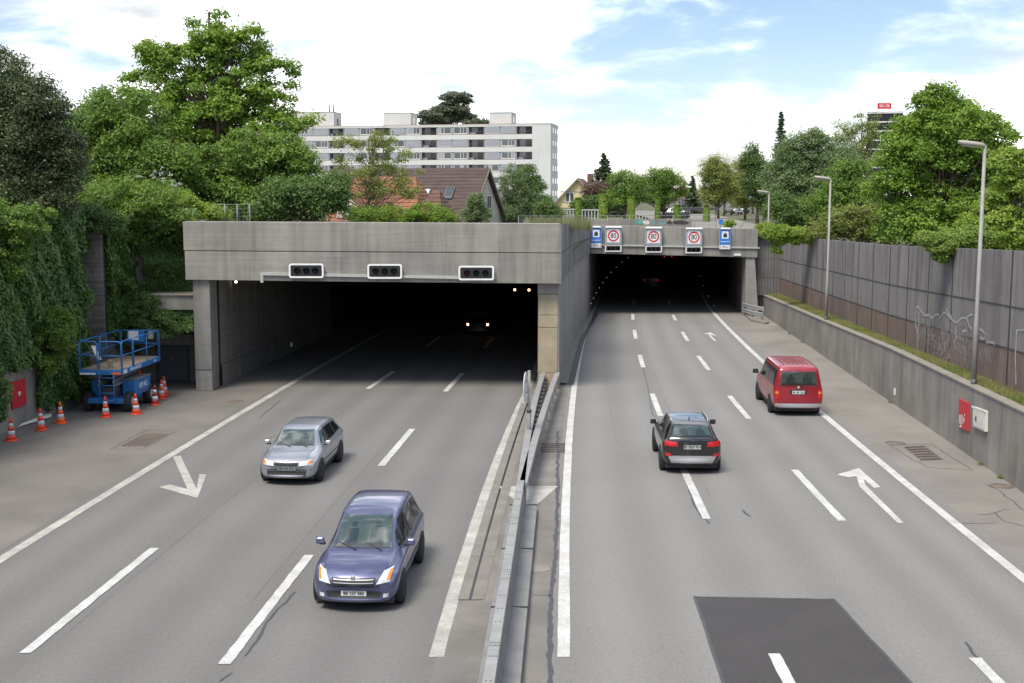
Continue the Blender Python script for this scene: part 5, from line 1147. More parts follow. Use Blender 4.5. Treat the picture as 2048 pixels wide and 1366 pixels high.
# ================================================================ buildings beyond the tunnels
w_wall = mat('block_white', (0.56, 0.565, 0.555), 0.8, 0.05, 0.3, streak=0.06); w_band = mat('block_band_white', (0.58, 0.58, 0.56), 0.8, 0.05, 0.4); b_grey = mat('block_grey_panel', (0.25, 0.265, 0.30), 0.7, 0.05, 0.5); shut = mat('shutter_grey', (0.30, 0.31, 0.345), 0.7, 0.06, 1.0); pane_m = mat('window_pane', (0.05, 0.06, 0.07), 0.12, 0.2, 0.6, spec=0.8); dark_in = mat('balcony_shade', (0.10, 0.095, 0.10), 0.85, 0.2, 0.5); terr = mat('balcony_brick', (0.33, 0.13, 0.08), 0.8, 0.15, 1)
fr_w = mat('window_frame_white', (0.60, 0.60, 0.58), 0.6, 0.03, 1); lead = mat('copper_edge', (0.30, 0.17, 0.11), 0.7, 0.1, 1)
YB = 265.0; cB = P(1101.5, 248, YB); ANG = R(11)
ab = thing('apartment_block', 'long white apartment block with dark loggias behind the brown-roofed house', 'building', (cB.x, YB, ZG), -ANG)
ab.rotation_euler.z = -ANG
# local: x to the left is negative; front face at y = 0, building behind (y > 0)
TB = cB.z - ZG; LB = 66.0; DB = 10.5; ST_H = 2.78; bay = 3.64; x_blank = -4.1
MB().box((-LB, 1.45, 0), (-.0, DB, TB - .1)).build('wall', w_wall, ab)
MB().box((x_blank, 0, 0), (0.003, 1.5, TB - .1)).build('end_wall', w_wall, ab)
MB().box((-LB, -.05, TB - .1), (.06, DB + .05, TB + .12)).build('roof_edge', w_band, ab)
MB().box((-LB, -.07, TB + .12), (.08, DB + .07, TB + .2)).build('roof_trim', lead, ab)
nbay = int((LB + x_blank) / bay); rb = random.Random(3)
for k in range(7):
    zt_ = TB - .42 - k * ST_H; zw = zt_ - 1.72       # window band from zw to zt_
    if zw < 0.3: break
    MB().box((-LB, -.02, zw - ST_H + 1.72 if k < 6 else 0), (x_blank - .004, .22, zw)).build('spandrel', w_band, ab)
    MB().box((-LB, -.025, zw), (x_blank - .004, .24, zw + .05)).build('sill_strip', lead, ab)
    if k == 0: MB().box((-LB, -.02, zt_), (x_blank - .004, .22, TB - .1)).build('spandrel', w_band, ab)
    for j in range(nbay):
        x1 = x_blank - j * bay; x0 = x1 - bay
        if j % 3 == 0:
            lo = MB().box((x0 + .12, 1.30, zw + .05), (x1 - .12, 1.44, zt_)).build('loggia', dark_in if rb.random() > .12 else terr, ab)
            MB().box((x0 + .5, 1.24, zw + .06), (x0 + 1.9, 1.30, zt_ - .1)).build('pane', pane_m, lo)
            for s in (x0, x1 - .12): MB().box((s, .05, zw + .05), (s + .12, 1.44, zt_)).build('loggia_side', b_grey, lo)
            MB().box((x0 + .12, .10, zw + .55), (x1 - .12, .13, zw + .60)).build('handrail', steel_dark, lo)
            if rb.random() < .5: MB().box((x0 + .2, .5, zw + .06), (x1 - 1.8 - rb.random(), .9, zw + .5)).build('planter', b_grey, lo)
        else:
            MB().box((x0, .10, zw + .05), (x1, .2, zt_)).build('panel', b_grey, ab)
            wd = MB().box((x0 + .28, .05, zw + .12), (x1 - .28, .10, zt_ - .02)).build('window', fr_w, ab)
            r_ = rb.random()
            if r_ < .45: MB().box((x0 + .34, .015, zw + (.3 if r_ < .25 else .12)), (x1 - .34, .045, zt_ - .02)).build('shutter', shut, wd)
            if r_ >= .25:
                ws_ = [(x0 + .38, x0 + 1.75), (x0 + 1.88, x0 + 2.45), (x0 + 2.55, x1 - .38)] if j % 3 == 1 else [(x0 + .38, x0 + .95), (x0 + 1.05, x0 + 1.6), (x0 + 1.75, x1 - .38)]
                for a, b in ws_: MB().box((a, .03 if r_ >= .45 else .046, zw + .38), (b, .048, zt_ - .12)).build('pane', pane_m if rb.random() > .25 else shut, wd)
for k in range(7):
    z = TB - 1.9 - k * ST_H
    for y in (2.6, 6.0, 8.8):
        o = MB().box((.0, y, z), (.05, y + 1.2, z + 1.3)).build('window', fr_w, ab); MB().box((.05, y + .12, z + .1), (.062, y + 1.08, z + 1.2)).build('pane', pane_m, o)
for x0, x1, h_ in ((-14.2, -9.2, 2.7), (-39, -32.5, 3.0), (-66, -50.8, 3.4)):
    o = MB().box((x0, 2.0, TB + .18), (x1, 7.5, TB + h_)).build('roof_house', w_wall, ab, bevel=.05); MB().box((x0 - .06, 1.94, TB + h_), (x1 + .06, 7.56, TB + h_ + .12)).build('roof_trim', b_grey, o)
    MB().box((x1 + .001, 4, TB + .6), (x1 + .04, 5, TB + 2.0)).build('vent', pane_m, o)
for x in (-52.5, -51.6): MB().tube([(x, 4, TB + 3), (x, 4, TB + 5.2)], .22, 8).build('chimney_pipe', galv_old, ab)

tile_b = mat('roof_tiles_brown', (0.078, 0.053, 0.048), 0.85, 0.15, 1.2, board=0.35); tile_o = mat('roof_tiles_orange', (0.28, 0.115, 0.065), 0.85, 0.18, 1.5, board=0.15, col2=(0.21, 0.09, 0.06)); tile_r = mat('roof_tiles_red', (0.135, 0.07, 0.055), 0.85, 0.15, 1.5, board=0.3); stucco_w = mat('stucco_cream', (0.47, 0.46, 0.41), 0.85, 0.05, 0.8); stucco_p = mat('stucco_pink', (0.52, 0.42, 0.36), 0.85, 0.06, 0.8); stucco_y = mat('stucco_yellow', (0.55, 0.48, 0.27), 0.85, 0.05, 0.8); timber = mat('verge_board', (0.24, 0.22, 0.17), 0.8, 0.1, 1); skyl = mat('skylight', (0.55, 0.60, 0.64), 0.1, 0.1, 1, spec=0.9)
def gable_house(root, L_, W_, he, hr, wall_m, roof_m, over=.5, thick=.18, tiles=True):
    """local: ridge along -x from x=0 (visible gable) to -L; width along y centred; eaves at he, ridge at hr"""
    mb = MB(); hw = W_ / 2
    mb.prism([(0, -hw, 0), (0, hw, 0), (0, hw, he), (0, 0, hr - .15), (0, -hw, he)], (-L_, 0, 0)); mb.build('wall', wall_m, root)
    sl = (hr - he) / hw; ro = []
    for s in (-1, 1):
        e = hw + over; ez = he - over * sl
        r = MB().hexa([(over, s * e, ez), (over, 0, hr), (-L_ - over, 0, hr), (-L_ - over, s * e, ez), (over, s * e, ez + thick), (over, 0, hr + thick), (-L_ - over, 0, hr + thick), (-L_ - over, s * e, ez + thick)]).build('roof', roof_m, root); ro.append(r)
        if tiles and s < 0:                # courses of tiles, each lapping the one below
            n = int(math.hypot(e, hr - ez) / .42)
            for k in range(n):
                t0, t1 = k / n, (k + 1) / n; y0, y1 = s * e * (1 - t0), s * e * (1 - t1); z0, z1 = ez + (hr - ez) * t0 + thick, ez + (hr - ez) * t1 + thick
                MB().hexa([(over, y0, z0), (over, y1, z1), (-L_ - over, y1, z1), (-L_ - over, y0, z0), (over, y0, z0 + .07), (over, y1, z1 + .012), (-L_ - over, y1, z1 + .012), (-L_ - over, y0, z0 + .07)]).build('tile_course', roof_m, r, fix=False)
        MB().hexa([(over + .002, s * e, ez - .12), (over + .06, s * e, ez - .12), (over + .06, 0, hr - .12), (over + .002, 0, hr - .12), (over + .002, s * e, ez + thick + .03), (over + .06, s * e, ez + thick + .03), (over + .06, 0, hr + thick + .03), (over + .002, 0, hr + thick + .03)]).build('verge_board', timber, root, fix=True)
    return ro, sl
def wall_window(root, x, y, z, w_, h_, axis='x', parent=None, shutters=False):
    if axis == 'x':
        o = MB().box((x, y - w_ / 2, z), (x + .06, y + w_ / 2, z + h_)).build('window', fr_w, root)
        for s in (-1, 1): MB().box((x + .06, y + s * w_ * .24 - w_ * .18, z + .1), (x + .07, y + s * w_ * .24 + w_ * .18, z + h_ - .1)).build('pane', pane_m, o)
        MB().box((x, y - w_ / 2 - .08, z - .1), (x + .14, y + w_ / 2 + .08, z - .01)).build('sill', b_grey, o)
    else:
        o = MB().box((x - w_ / 2, y - .06, z), (x + w_ / 2, y, z + h_)).build('window', fr_w, root)
        for s in (-1, 1): MB().box((x + s * w_ * .24 - w_ * .18, y - .07, z + .1), (x + s * w_ * .24 + w_ * .18, y - .06, z + h_ - .1)).build('pane', pane_m, o)
        MB().box((x - w_ / 2 - .08, y - .14, z - .1), (x + w_ / 2 + .08, y, z - .01)).build('sill', b_grey, o)
    return o
# brown-roofed house: visible gable to the right, ridge running left and away
YH = 118.0; ap = P(971, 339, YH); bh = thing('house', 'cream gabled house with large brown tiled roof and skylights', 'house', (ap.x, YH, 3.2), R(-14))
hr = ap.z - 3.2; ro, sl = gable_house(bh, 17.5, 11.6, hr - 7.2, hr, stucco_w, tile_b, .45)
bh.rotation_euler.z = R(-24)
hw_ = 5.8; hb = hr - 7.2
for y, z in ((-1.1, hr - 3.9), (.7, hr - 3.9)): wall_window(bh, .0, y, z, .95, 1.4)
for y, z in ((2.2, hr - 6.8), (-1.4, hr - 6.8)): wall_window(bh, .0, y, z, 1.3, 1.2)
def on_slope(x, t, o=.27): y = -(hw_ + .45) * (1 - t); return (x, y, (hr - 7.2 - .45 * sl) + (hr - (hr - 7.2 - .45 * sl)) * t + o)
for x, t, m in ((-3.4, .58, pane_m), (-6.0, .55, skyl), (-7.9, .57, skyl)):
    a, b = on_slope(x, t, .40), on_slope(x + .95, t + .14, .40)
    o = MB().hexa([(a[0], a[1], a[2]), (b[0], a[1], a[2]), (b[0], b[1], b[2]), (a[0], b[1], b[2]), (a[0], a[1], a[2] + .1), (b[0], a[1], a[2] + .1), (b[0], b[1], b[2] + .1), (a[0], b[1], b[2] + .1)]).build('skylight', steel_dark, ro[0])
    MB().face([(a[0] + .1, a[1] + .08, a[2] + .115 + .08), (b[0] - .1, a[1] + .08, a[2] + .115 + .08), (b[0] - .1, b[1] - .05, b[2] + .1), (a[0] + .1, b[1] - .05, b[2] + .1)]).build('pane', m, o, fix=False)
a = on_slope(-5.0, .20, .1); dm = MB().box((-6.6, a[1] - .3, a[2] - .2), (-3.6, a[1] + 2.6, a[2] + 1.5)).build('dormer', pane_m, bh); MB().hexa([(-6.8, a[1] - .5, a[2] + 1.4), (-3.4, a[1] - .5, a[2] + 1.4), (-3.4, a[1] + 3, a[2] + 1.9), (-6.8, a[1] + 3, a[2] + 1.9), (-6.8, a[1] - .5, a[2] + 1.55), (-3.4, a[1] - .5, a[2] + 1.55), (-3.4, a[1] + 3, a[2] + 2.05), (-6.8, a[1] + 3, a[2] + 2.05)]).build('dormer_roof', b_grey, dm); MB().box((-5.9, a[1] - .34, a[2] - .1), (-4.6, a[1] - .301, a[2] + 1.1)).build('window', fr_w, dm)
MB().tube([(-12.4, -.9, hr - 1.0), (-12.4, -.9, hr + .9)], .22, 8).build('chimney', steel_dark, bh)
# orange hipped house in front of it
YO = 98.0; oc = P(842, 440, YO); oh = thing('house', 'house with orange tiled hipped roof half hidden behind the thin tree', 'house', (oc.x, YO, 3.4), R(-12))
def hip(root, x0, x1, y0, y1, he, hr_, roof_m, wall_m, inset=None, ov=.5):
    MB().box((x0, y0, 0), (x1, y1, he)).build('wall', wall_m, root)
    X0, X1, Y0, Y1 = x0 - ov, x1 + ov, y0 - ov, y1 + ov; ym = (Y0 + Y1) / 2; ins = inset if inset is not None else (Y1 - Y0) / 2
    A, B, C_, D = Vector((X0, Y0, he)), Vector((X1, Y0, he)), Vector((X1, Y1, he)), Vector((X0, Y1, he)); r0, r1 = Vector((X0 + ins, ym, hr_)), Vector((X1 - ins, ym, hr_))
    o = MB().face([A, B, r1, r0]).face([B, C_, r1]).face([C_, D, r0, r1]).face([D, A, r0]).face([D, C_, B, A]).build('roof', roof_m, root)
    n = int((hr_ - he) / .3)
    for k in range(n):
        t0, t1 = k / n, (k + 1) / n
        for (p, q, r, s) in ((A, B, r1, r0), (B, C_, r1, r1)):
            a, b, c2, d = p.lerp(s, t0), q.lerp(r, t0), q.lerp(r, t1), p.lerp(s, t1); u = (q - p).cross(r - p).normalized()
            MB().face([a + u * .06, b + u * .06, c2 + u * .012, d + u * .012]).face([a, b, b + u * .06, a + u * .06]).build('tile_course', roof_m, o, fix=False)
    MB().box((X0, Y0 - .08, he - .12), (X1, Y0 - .0, he + .02)).build('gutter', b_grey, root)
    return o
hip(oh, -7.9, -.5, 0, 7.5, 3.0, 6.75, tile_o, stucco_p, 1.5)
hip(oh, -.3, 2.0, -1.2, 4.5, 2.7, 5.6, tile_r, stucco_p, 1.2, .35)
for x in (-6.6, -4.2, -2.0): wall_window(oh, x, .0, 1.2, 1.2, 1.4, 'y')
for x in (.3, 1.4): wall_window(oh, x, -1.2, 1.0, .75, 1.3, 'y')
MB().prism([(-7.2, -.35, 3.3), (-5.2, -.35, 3.3), (-5.2, -.35, 4.3), (-6.2, -.35, 5.2), (-7.2, -.35, 4.3)], (0, 2.4, 0)).build('dormer', stucco_p, oh); MB().prism([(-7.6, -.5, 4.1), (-6.2, -.5, 5.3), (-4.8, -.5, 4.1), (-4.8, -.5, 4.3), (-6.2, -.5, 5.5), (-7.6, -.5, 4.3)], (0, 2.8, 0)).build('dormer_roof', tile_o, oh); wall_window(oh, -6.2, -.35, 3.55, .9, .9, 'y')
# yellow house with its gable to the camera
YY = 205.0; ya_ = P(1156, 358, YY); yh = thing('house', 'pale yellow house with brown roof beside the tall spruce', 'house', (ya_.x, YY, ZG), R(-90) + R(-8))
ro, sl = gable_house(yh, 13, 12.0, ya_.z - ZG - 6.3, ya_.z - ZG, stucco_y, tile_r, .6, tiles=False)
hy = ya_.z - ZG
bl = MB().box((.0, -2.6, hy - 4.9), (1.2, 3.2, hy - 3.9)).build('balcony', stucco_y, yh); MB().box((1.2, -2.7, hy - 4.0), (1.26, 3.3, hy - 3.88)).build('handrail', b_grey, bl)
for y in (-1.4, 1.6): o = wall_window(yh, 0, y, hy - 3.9, 1.5, 1.6)
for y in (-3.6, -1.2, 2.0): wall_window(yh, 0, y, hy - 7.0, 1.2, 1.5)
MB().box((-.02, -3.0, hy - 2.25), (.06, 3.0, hy - 2.1)).build('cornice', b_grey, yh); MB().box((-6, 1.2, hy - .8), (-5, 2.2, hy + 1.0)).build('chimney', tile_r, yh)
# small dark-roofed house far behind the street trees
fh = thing('house', 'small distant house with dull red roof behind the street trees', 'house', (P(1362, 430, 210).x, 210, ZG), R(-20)); hip(fh, -4, 3, 0, 7, 2.6, 5.0, tile_r, stucco_p)
for x in (-2.5, 0, 2.0): wall_window(fh, x, 0, 1.0, 1.1, 1.3, 'y')
# dark office tower with the red sign
YT = 430.0; tl = P(1735, 222, YT); tw = thing('office_tower', 'dark glass office tower with red rooftop sign behind the big maple', 'building', (tl.x, YT, ZG), R(-18)); hT = tl.z - ZG
dglass = mat('tower_glass', (0.018, 0.020, 0.028), 0.5, 0.3, 0.4, spec=0.2); MB().box((0, .3, 0), (12, 14, hT - .3)).build('core', dglass, tw)
for k in range(11):
    z = hT - 1.0 - k * 3.2
    MB().box((-.25, -.1, z), (12.2, 14.2, z + .5)).build('floor_band', w_band, tw)
    for j in range(4): o = MB().box((j * 3 + .08, .1, z - 2.45), (j * 3 + 2.92, .3, z)).build('window', dglass, tw)
sg = thing('roof_sign', 'red rooftop sign with white letters on the dark tower', 'sign', (P(1769, 216, YT - 1).x, YT - 1, hT + ZG + .2), 0)
MB().box((-2.5, 0, .45), (2.5, .35, 2.55)).build('panel', mat('sign_brand_red', (0.55, 0.02, 0.04), 0.5, 0, 1), sg); text('SRG SSR', 1.25, sign_white, sg, (0, -.02, 1.5), FR, sx=.82)
for x in (-1.8, 0, 1.8): MB().box((x - .08, .1, -.4), (x + .08, .2, .45)).build('strut', galv_old, sg)

# ================================================================ things on the tunnel roof
tag(MB().hexa([(13.4, YR + 3, 5.98), (19.8, YR + 3, 5.98), (37, 235, 5.7), (22, 235, 5.7), (13.4, YR + 3, 6.02), (19.8, YR + 3, 6.02), (37, 235, 5.74), (22, 235, 5.74)]).build('street', asphalt_sh), 'narrow street running away above the tunnel', kind='structure')
def mesh_fence(a, b, h_, label, posts=8, m=galv_old, wires=5, r=.028):
    a, b = Vector(a), Vector(b); t = thing('wire_fence', label, 'fence')
    for k in range(posts + 1):
        p = a.lerp(b, k / posts); MB().tube([p, p + Vector((0, 0, h_))], r, 6).build('post', m, t)
    for k in range(wires):
        z = h_ * (.08 + .9 * k / (wires - 1)); MB().tube([a + Vector((0, 0, z)), b + Vector((0, 0, z))], .016 if k == wires - 1 else .007, 4, False).build('wire', m, t)
    n = int((b - a).length / .2)
    mb = MB()
    for k in range(n):
        p = a.lerp(b, (k + .5) / n); mb.face([p + Vector((-.004, 0, .05)), p + Vector((.004, 0, .05)), p + Vector((.004, 0, h_)), p + Vector((-.004, 0, h_))])
    mb.build('mesh_wires', m, t, fix=False)['kind'] = 'stuff'
pa_, pb_ = P(1037, 452, 86), P(1432, 456, 88)
mesh_fence((pa_.x, 86, 5.7), (pb_.x, 88, 5.7), P(1037, 431, 86).z - 5.7, 'low wire mesh fence along the top of the right portal', 9)
q0, q1 = P(430, 443, 55), P(495, 443, 55)
mesh_fence((q0.x, 54.5, 6.9), (q1.x, 55.5, 6.9), P(440, 408, 55).z - 6.9, 'grey wire fence behind the left end of the portal lintel', 3, wires=7, r=.035)
slat_m = mat('slat_grey', (0.42, 0.44, 0.44), 0.7, 0.08, 1)
for x0, x1, Y, z1, lab in ((1098, 1152, 112, 420, 'grey slatted railing left of the topiary columns'), (1158, 1202, 112, 421, 'grey slatted railing between ivy post and topiary column'), (1272, 1298, 118, 424, 'short grey slatted railing beside the street trees')):
    a, b = P(x0, 440, Y), P(x1, 440, Y); t = thing('slat_railing', lab, 'railing', (a.x, Y, ZG), 0, 'slatted railings on the tunnel roof'); h_ = P(x0, z1, Y).z - ZG; n = max(4, int((b.x - a.x) / .27))
    for k in range(n + 1): MB().box((k * (b.x - a.x) / n - .05, 0, .0), (k * (b.x - a.x) / n + .05, .06, h_)).build('slat', slat_m, t)
    MB().box((-.05, -.03, h_), (b.x - a.x + .05, .09, h_ + .12)).build('rail', slat_m, t)
a, b = P(1182, 440, 97), P(1384, 450, 97)
gw = thing('graffiti_wall', 'low grey concrete wall with teal and white graffiti on the tunnel roof', 'wall'); MB().box((a.x, 97, 5.6), (b.x, 97.3, P(1200, 438, 97).z)).build('wall', conc_wall, gw, bevel=.02)
gteal = mat('graffiti_teal', (0.12, 0.30, 0.28), 0.7, 0.3, 3); gwht = mat('graffiti_white', (0.6, 0.6, 0.58), 0.7, 0.3, 3); gblk = mat('graffiti_black', (0.03, 0.03, 0.03), 0.7, 0.3, 3); rg = random.Random(5); zt_ = P(1200, 438, 97).z
for x0, x1, m in ((1268, 1290, gteal), (1290, 1300, gwht), (1300, 1312, gteal), (1318, 1330, gteal), (1332, 1352, gblk), (1340, 1380, gblk), (1286, 1294, gwht), (1356, 1372, gblk), (1342, 1346, gwht), (1350, 1354, gwht)):
    xa, xb = P(x0, 440, 97).x, P(x1, 440, 97).x; n = 7; pts = [((xa + xb) / 2 + (xb - xa) / 2 * math.cos(2 * math.pi * k / n) * rg.uniform(.7, 1.1), 96.992 - rg.random() * .004, zt_ - .28 + .24 * math.sin(2 * math.pi * k / n) * rg.uniform(.6, 1)) for k in range(n)]
    MB().face(pts).build('graffiti', m, gw, fix=False)
# parked cars on the street above
for px, Y, lab, m in ((1466, 192, 'silver car parked beside the street above the tunnel', p_silver), (1345, 140, 'dark car parked behind the graffiti wall', p_dark), (1481, 204, 'dark car parked behind the silver one on the street', p_dark)):
    car, pa = make_car('parked_car', lab, m, Sil, 1.33, -1.28, .315, .875, .76)
    pa('windscreen', [(-.60, .985), (.60, .985), (.47, 1.36), (-.47, 1.36)], 'front', glass); pa('headlight', [(.40, .58), (.70, .60), (.71, .72), (.42, .69)], 'front', headl, .012, mirror=True)
    for a, b, c_, d in (((.78, .965), (.02, .965), (.02, 1.335), (.42, 1.30)), ((-.04, .965), (-1.5, 1.0), (-1.3, 1.28), (-.04, 1.335))): pa('side_window', [a, b, c_, d], 'side', glass, mirror=True)
    car['group'] = 'cars parked above the tunnel'; car.location = (P(px, 430, Y).x, Y, 5.82); car.rotation_euler = (0, 0, R(-75) if px > 1400 else R(170))
# small blue sign
p = P(1442, 444, 90); t = thing('small_sign', 'small blue square sign beside the street above the tunnel', 'road sign', (p.x, 90, 5.7)); MB().tube([(0, 0.03, 0), (0, .03, P(1442, 438, 90).z - 5.7)], .03, 6).build('post', galv_old, t); MB().box((-.16, -.02, P(1442, 449, 90).z - 5.7), (.16, 0, P(1442, 439, 90).z - 5.7)).build('panel', sign_blue, t)
# bus shelter roof
a = P(1370, 415, 128); t = thing('shelter', 'dark flat shelter roof on posts beside the street trees', 'shelter', (a.x, 128, ZG)); MB().box((-.2, 0, a.z - ZG - .3), (3.6, 2.5, a.z - ZG)).build('roof', steel_dark, t)
for x in (0, 3.3): MB().box((x, .1, 0), (x + .1, .2, a.z - ZG - .3)).build('post', steel_dark, t)
# ================================================================ vegetation
RG = np.random.default_rng(11)
bark = mat('bark', (0.085, 0.068, 0.05), 0.9, 0.3, 3, bump=0.5, bscale=12, coords='obj'); bark_l = mat('bark_pale', (0.17, 0.15, 0.12), 0.9, 0.3, 3, bump=0.5, bscale=12, coords='obj')
LM = {
 'bright': leaf_mat('leaf_bright', (0.045, 0.105, 0.018), (0.095, 0.172, 0.030), .38),
 'mid': leaf_mat('leaf_mid', (0.036, 0.085, 0.018), (0.075, 0.140, 0.028), .34),
 'deep': leaf_mat('leaf_deep', (0.026, 0.062, 0.018), (0.052, 0.100, 0.026), .28),
 'yew': leaf_mat('leaf_yew', (0.017, 0.036, 0.015), (0.042, 0.062, 0.026), .2),
 'ivy': leaf_mat('leaf_ivy', (0.017, 0.050, 0.014), (0.045, 0.092, 0.024), .18, .45),
 'ivyb': leaf_mat('leaf_ivy_light', (0.055, 0.115, 0.024), (0.105, 0.170, 0.036), .3, .45),
 'olive': leaf_mat('leaf_olive', (0.056, 0.096, 0.026), (0.110, 0.150, 0.045), .35),
 'pine': leaf_mat('leaf_pine', (0.022, 0.042, 0.028), (0.050, 0.070, 0.042), .12),
 'blue': leaf_mat('leaf_grey_green', (0.040, 0.082, 0.036), (0.085, 0.135, 0.060), .3),
 'lime': leaf_mat('leaf_lime', (0.066, 0.132, 0.022), (0.120, 0.195, 0.040), .4),
 'purple': leaf_mat('leaf_purple', (0.035, 0.030, 0.022), (0.065, 0.050, 0.035), .15),
 'elder': leaf_mat('flower_white', (0.55, 0.56, 0.45), (0.65, 0.66, 0.58), .3),
 'grass': leaf_mat('grass_blade', (0.17, 0.22, 0.06), (0.40, 0.36, 0.17), .4),
 'reed': leaf_mat('reed_blade', (0.10, 0.15, 0.05), (0.36, 0.31, 0.19), .3)}
def unit(v): return v / np.maximum(np.linalg.norm(v, axis=-1, keepdims=True), 1e-9)
def leaf_quads(c, nrm, size, aspect=0.55, axis=None, fold=0.12):
    n = len(c); t = RG.normal(size=(n, 3)) if axis is None else axis + RG.normal(size=(n, 3)) * .25
    t = unit(t - nrm * np.sum(t * nrm, 1, keepdims=True)); b = np.cross(nrm, t); s = size[:, None]
    V = np.stack([c - t * s * .5, c + b * s * .5 * aspect - nrm * s * fold, c + t * s * .5, c - b * s * .5 * aspect - nrm * s * fold], 1).reshape(-1, 3)
    return V, np.arange(n * 4, dtype=np.int32).reshape(n, 4)
def foliage(centers, radii, per, size, flat=.6, up=.55, droop=0.0, clump_tint=.6):
    """leaves gathered round clump centres, mostly on the clumps' outer, upper faces"""
    k = len(centers); idx = np.repeat(np.arange(k), per); n = len(idx)
    d = unit(RG.normal(size=(n, 3))); d[:, 2] = np.where(d[:, 2] < -.2, d[:, 2] * .5, d[:, 2]); d = unit(d)
    r = radii[idx] * (RG.random(n) ** .45) * RG.uniform(.75, 1.15, n)
    stray = RG.random(n) < .12; r = np.where(stray, r * RG.uniform(1.1, 1.6, n), r)          # twigs that reach out
    p = centers[idx] + d * r[:, None] * np.array([1, 1, flat]); p[:, 2] -= droop * (r ** 2)
    nr = unit(d * .55 + np.array([0, 0, up]) + RG.normal(size=(n, 3)) * .45)
    V, Fq = leaf_quads(p, nr, size * RG.uniform(.6, 1.35, n))
    ct = RG.random(k)[idx] * clump_tint + RG.random(n) * (1 - clump_tint)
    return V, Fq, np.repeat(np.clip(ct, 0, 1), 4)
def envelope(blobs, n, shell=.35):
    """points in a union of ellipsoids (x,y,z,rx,ry,rz), more of them towards the outside"""
    vol = np.array([b[3] * b[4] + b[4] * b[5] + b[3] * b[5] for b in blobs]); pk = RG.choice(len(blobs), n * 3, p=vol / vol.sum())
    B = np.array(blobs)[pk]; d = unit(RG.normal(size=(n * 3, 3))); r = shell + (1 - shell) * RG.random(n * 3) ** .6
    p = B[:, :3] + d * r[:, None] * B[:, 3:]; keep = np.ones(len(p), bool)
    for b in blobs:
        q = np.linalg.norm((p - np.array(b[:3])) / np.array(b[3:]), axis=1); keep &= ~(q < shell * .8)
    p = p[keep]; return p[:n]
def limbs(base_, top, cl, r0, bend=.5, frac=.5, seed=0, lo=.25):
    """trunk with a limb to each of a share of the clumps"""
    rr = np.random.default_rng(seed); mb = MB(); base_, top = Vector(base_), Vector(top); pts = []
    for k in range(7):
        u = k / 6; p = base_.lerp(top, u) + Vector((rr.normal() * bend * .25 * u, rr.normal() * bend * .25 * u, 0)); pts.append(p)
    mb.tube(pts, [r0 * (1.25 if k == 0 else 1) * (1 - .85 * k / 6) + .01 for k in range(7)], 8)
    for c_ in cl:
        if rr.random() > frac: continue
        c_ = Vector(c_); h = (c_.z - base_.z) / max(top.z - base_.z, .1); u = min(max(h - rr.uniform(.12, .35), lo), .93); i = min(int(u * 6), 5); a = pts[i].lerp(pts[i + 1], u * 6 - i); m_ = a.lerp(c_, .5) + Vector((rr.normal() * .15, rr.normal() * .15, -.04 * (c_ - a).length)); rad = r0 * (1 - u) * .4 + .015
        mb.tube([a, m_, c_], [rad, rad * .6, .008], 5, False)
    return mb
def tree(name, label, loc, blobs, kind, ncl, cr, per, size, r0=.2, flat=.6, up=.55, trunk_top=None, group=None, shell=.35, frac=.5, droop=0.0, bark_m=None, cat='tree', tint=.6):
    """blobs in metres about the tree's foot"""
    per, size, ncl, cr, flat, up = int(per * 1.25), size * .74, int(ncl * 1.4), cr * .92, min(.95, flat * 1.35), up * .8
    root = thing(name, label, cat, loc, 0, group)
    cl = envelope(blobs, ncl, shell); rad = cr * RG.uniform(.6, 1.3, len(cl))
    V, Fq, tn = foliage(cl, rad, per, size, flat, up, droop, tint)
    link('crown', np_mesh('crown', V, Fq, LM[kind], tn), root)
    zt_ = max(b[2] + b[5] * .8 for b in blobs) if trunk_top is None else trunk_top
    bx_ = np.mean([b[0] for b in blobs]); by_ = np.mean([b[1] for b in blobs])
    if cat != 'creeper': limbs((0, 0, -.3), (bx_ * .7, by_ * .7, zt_), cl, r0, seed=len(cl), frac=frac).build('trunk', bark_m or bark, root, fix=False)
    return root
def blobs_px(Y, foot, items, zg=ZG, dy=.8):
    """crown lobes given by pixel centre and pixel radii at distance Y -> metres about the foot"""
    f = P(foot, 440, Y); out = []
    for (x, y, rx, ry) in items:
        p = P(x, y, Y); s = Y / F; out.append((p.x - f.x, RG.uniform(-.3, .3) * rx * s, p.z - zg, rx * s, rx * s * dy, ry * s))
    return (f.x, Y, zg), out
def ptree(name, label, Y, foot, items, kind, ncl, cr, per, size, zg=ZG, dy=.8, **k):
    loc, b = blobs_px(Y, foot, items, zg, dy); return tree(name, label, loc, b, kind, ncl, cr, per, size, **k)

# --- left mass
ptree('walnut_tree', 'tall light green tree with open top behind the left portal', 74, 430, [(410, 95, 48, 62), (350, 140, 65, 55), (480, 135, 62, 75), (290, 130, 48, 45), (545, 170, 48, 70), (420, 210, 120, 75), (560, 270, 72, 80), (330, 240, 110, 70), (445, 300, 150, 80), (440, 58, 34, 38), (395, 60, 26, 34), (500, 90, 34, 42), (330, 95, 36, 34)], 'bright', 270, .82, 175, .29, r0=.42, flat=.5, shell=.25, frac=.8, up=.7)
ptree('maple_tree', 'rounded mid green tree left of the tall open tree', 64, 250, [(250, 260, 85, 85), (200, 330, 60, 80), (320, 330, 90, 75), (260, 400, 120, 55)], 'mid', 190, .85, 170, .25, r0=.3, shell=.3, zg=5.6)
ptree('beech_tree', 'lush deep green tree with layered boughs over the portal roof', 66, 520, [(500, 320, 95, 70), (580, 350, 68, 85), (430, 380, 85, 60), (540, 405, 110, 42), (615, 395, 50, 45)], 'mid', 215, .85, 160, .26, r0=.3, flat=.42, shell=.3, up=.8, droop=.12)
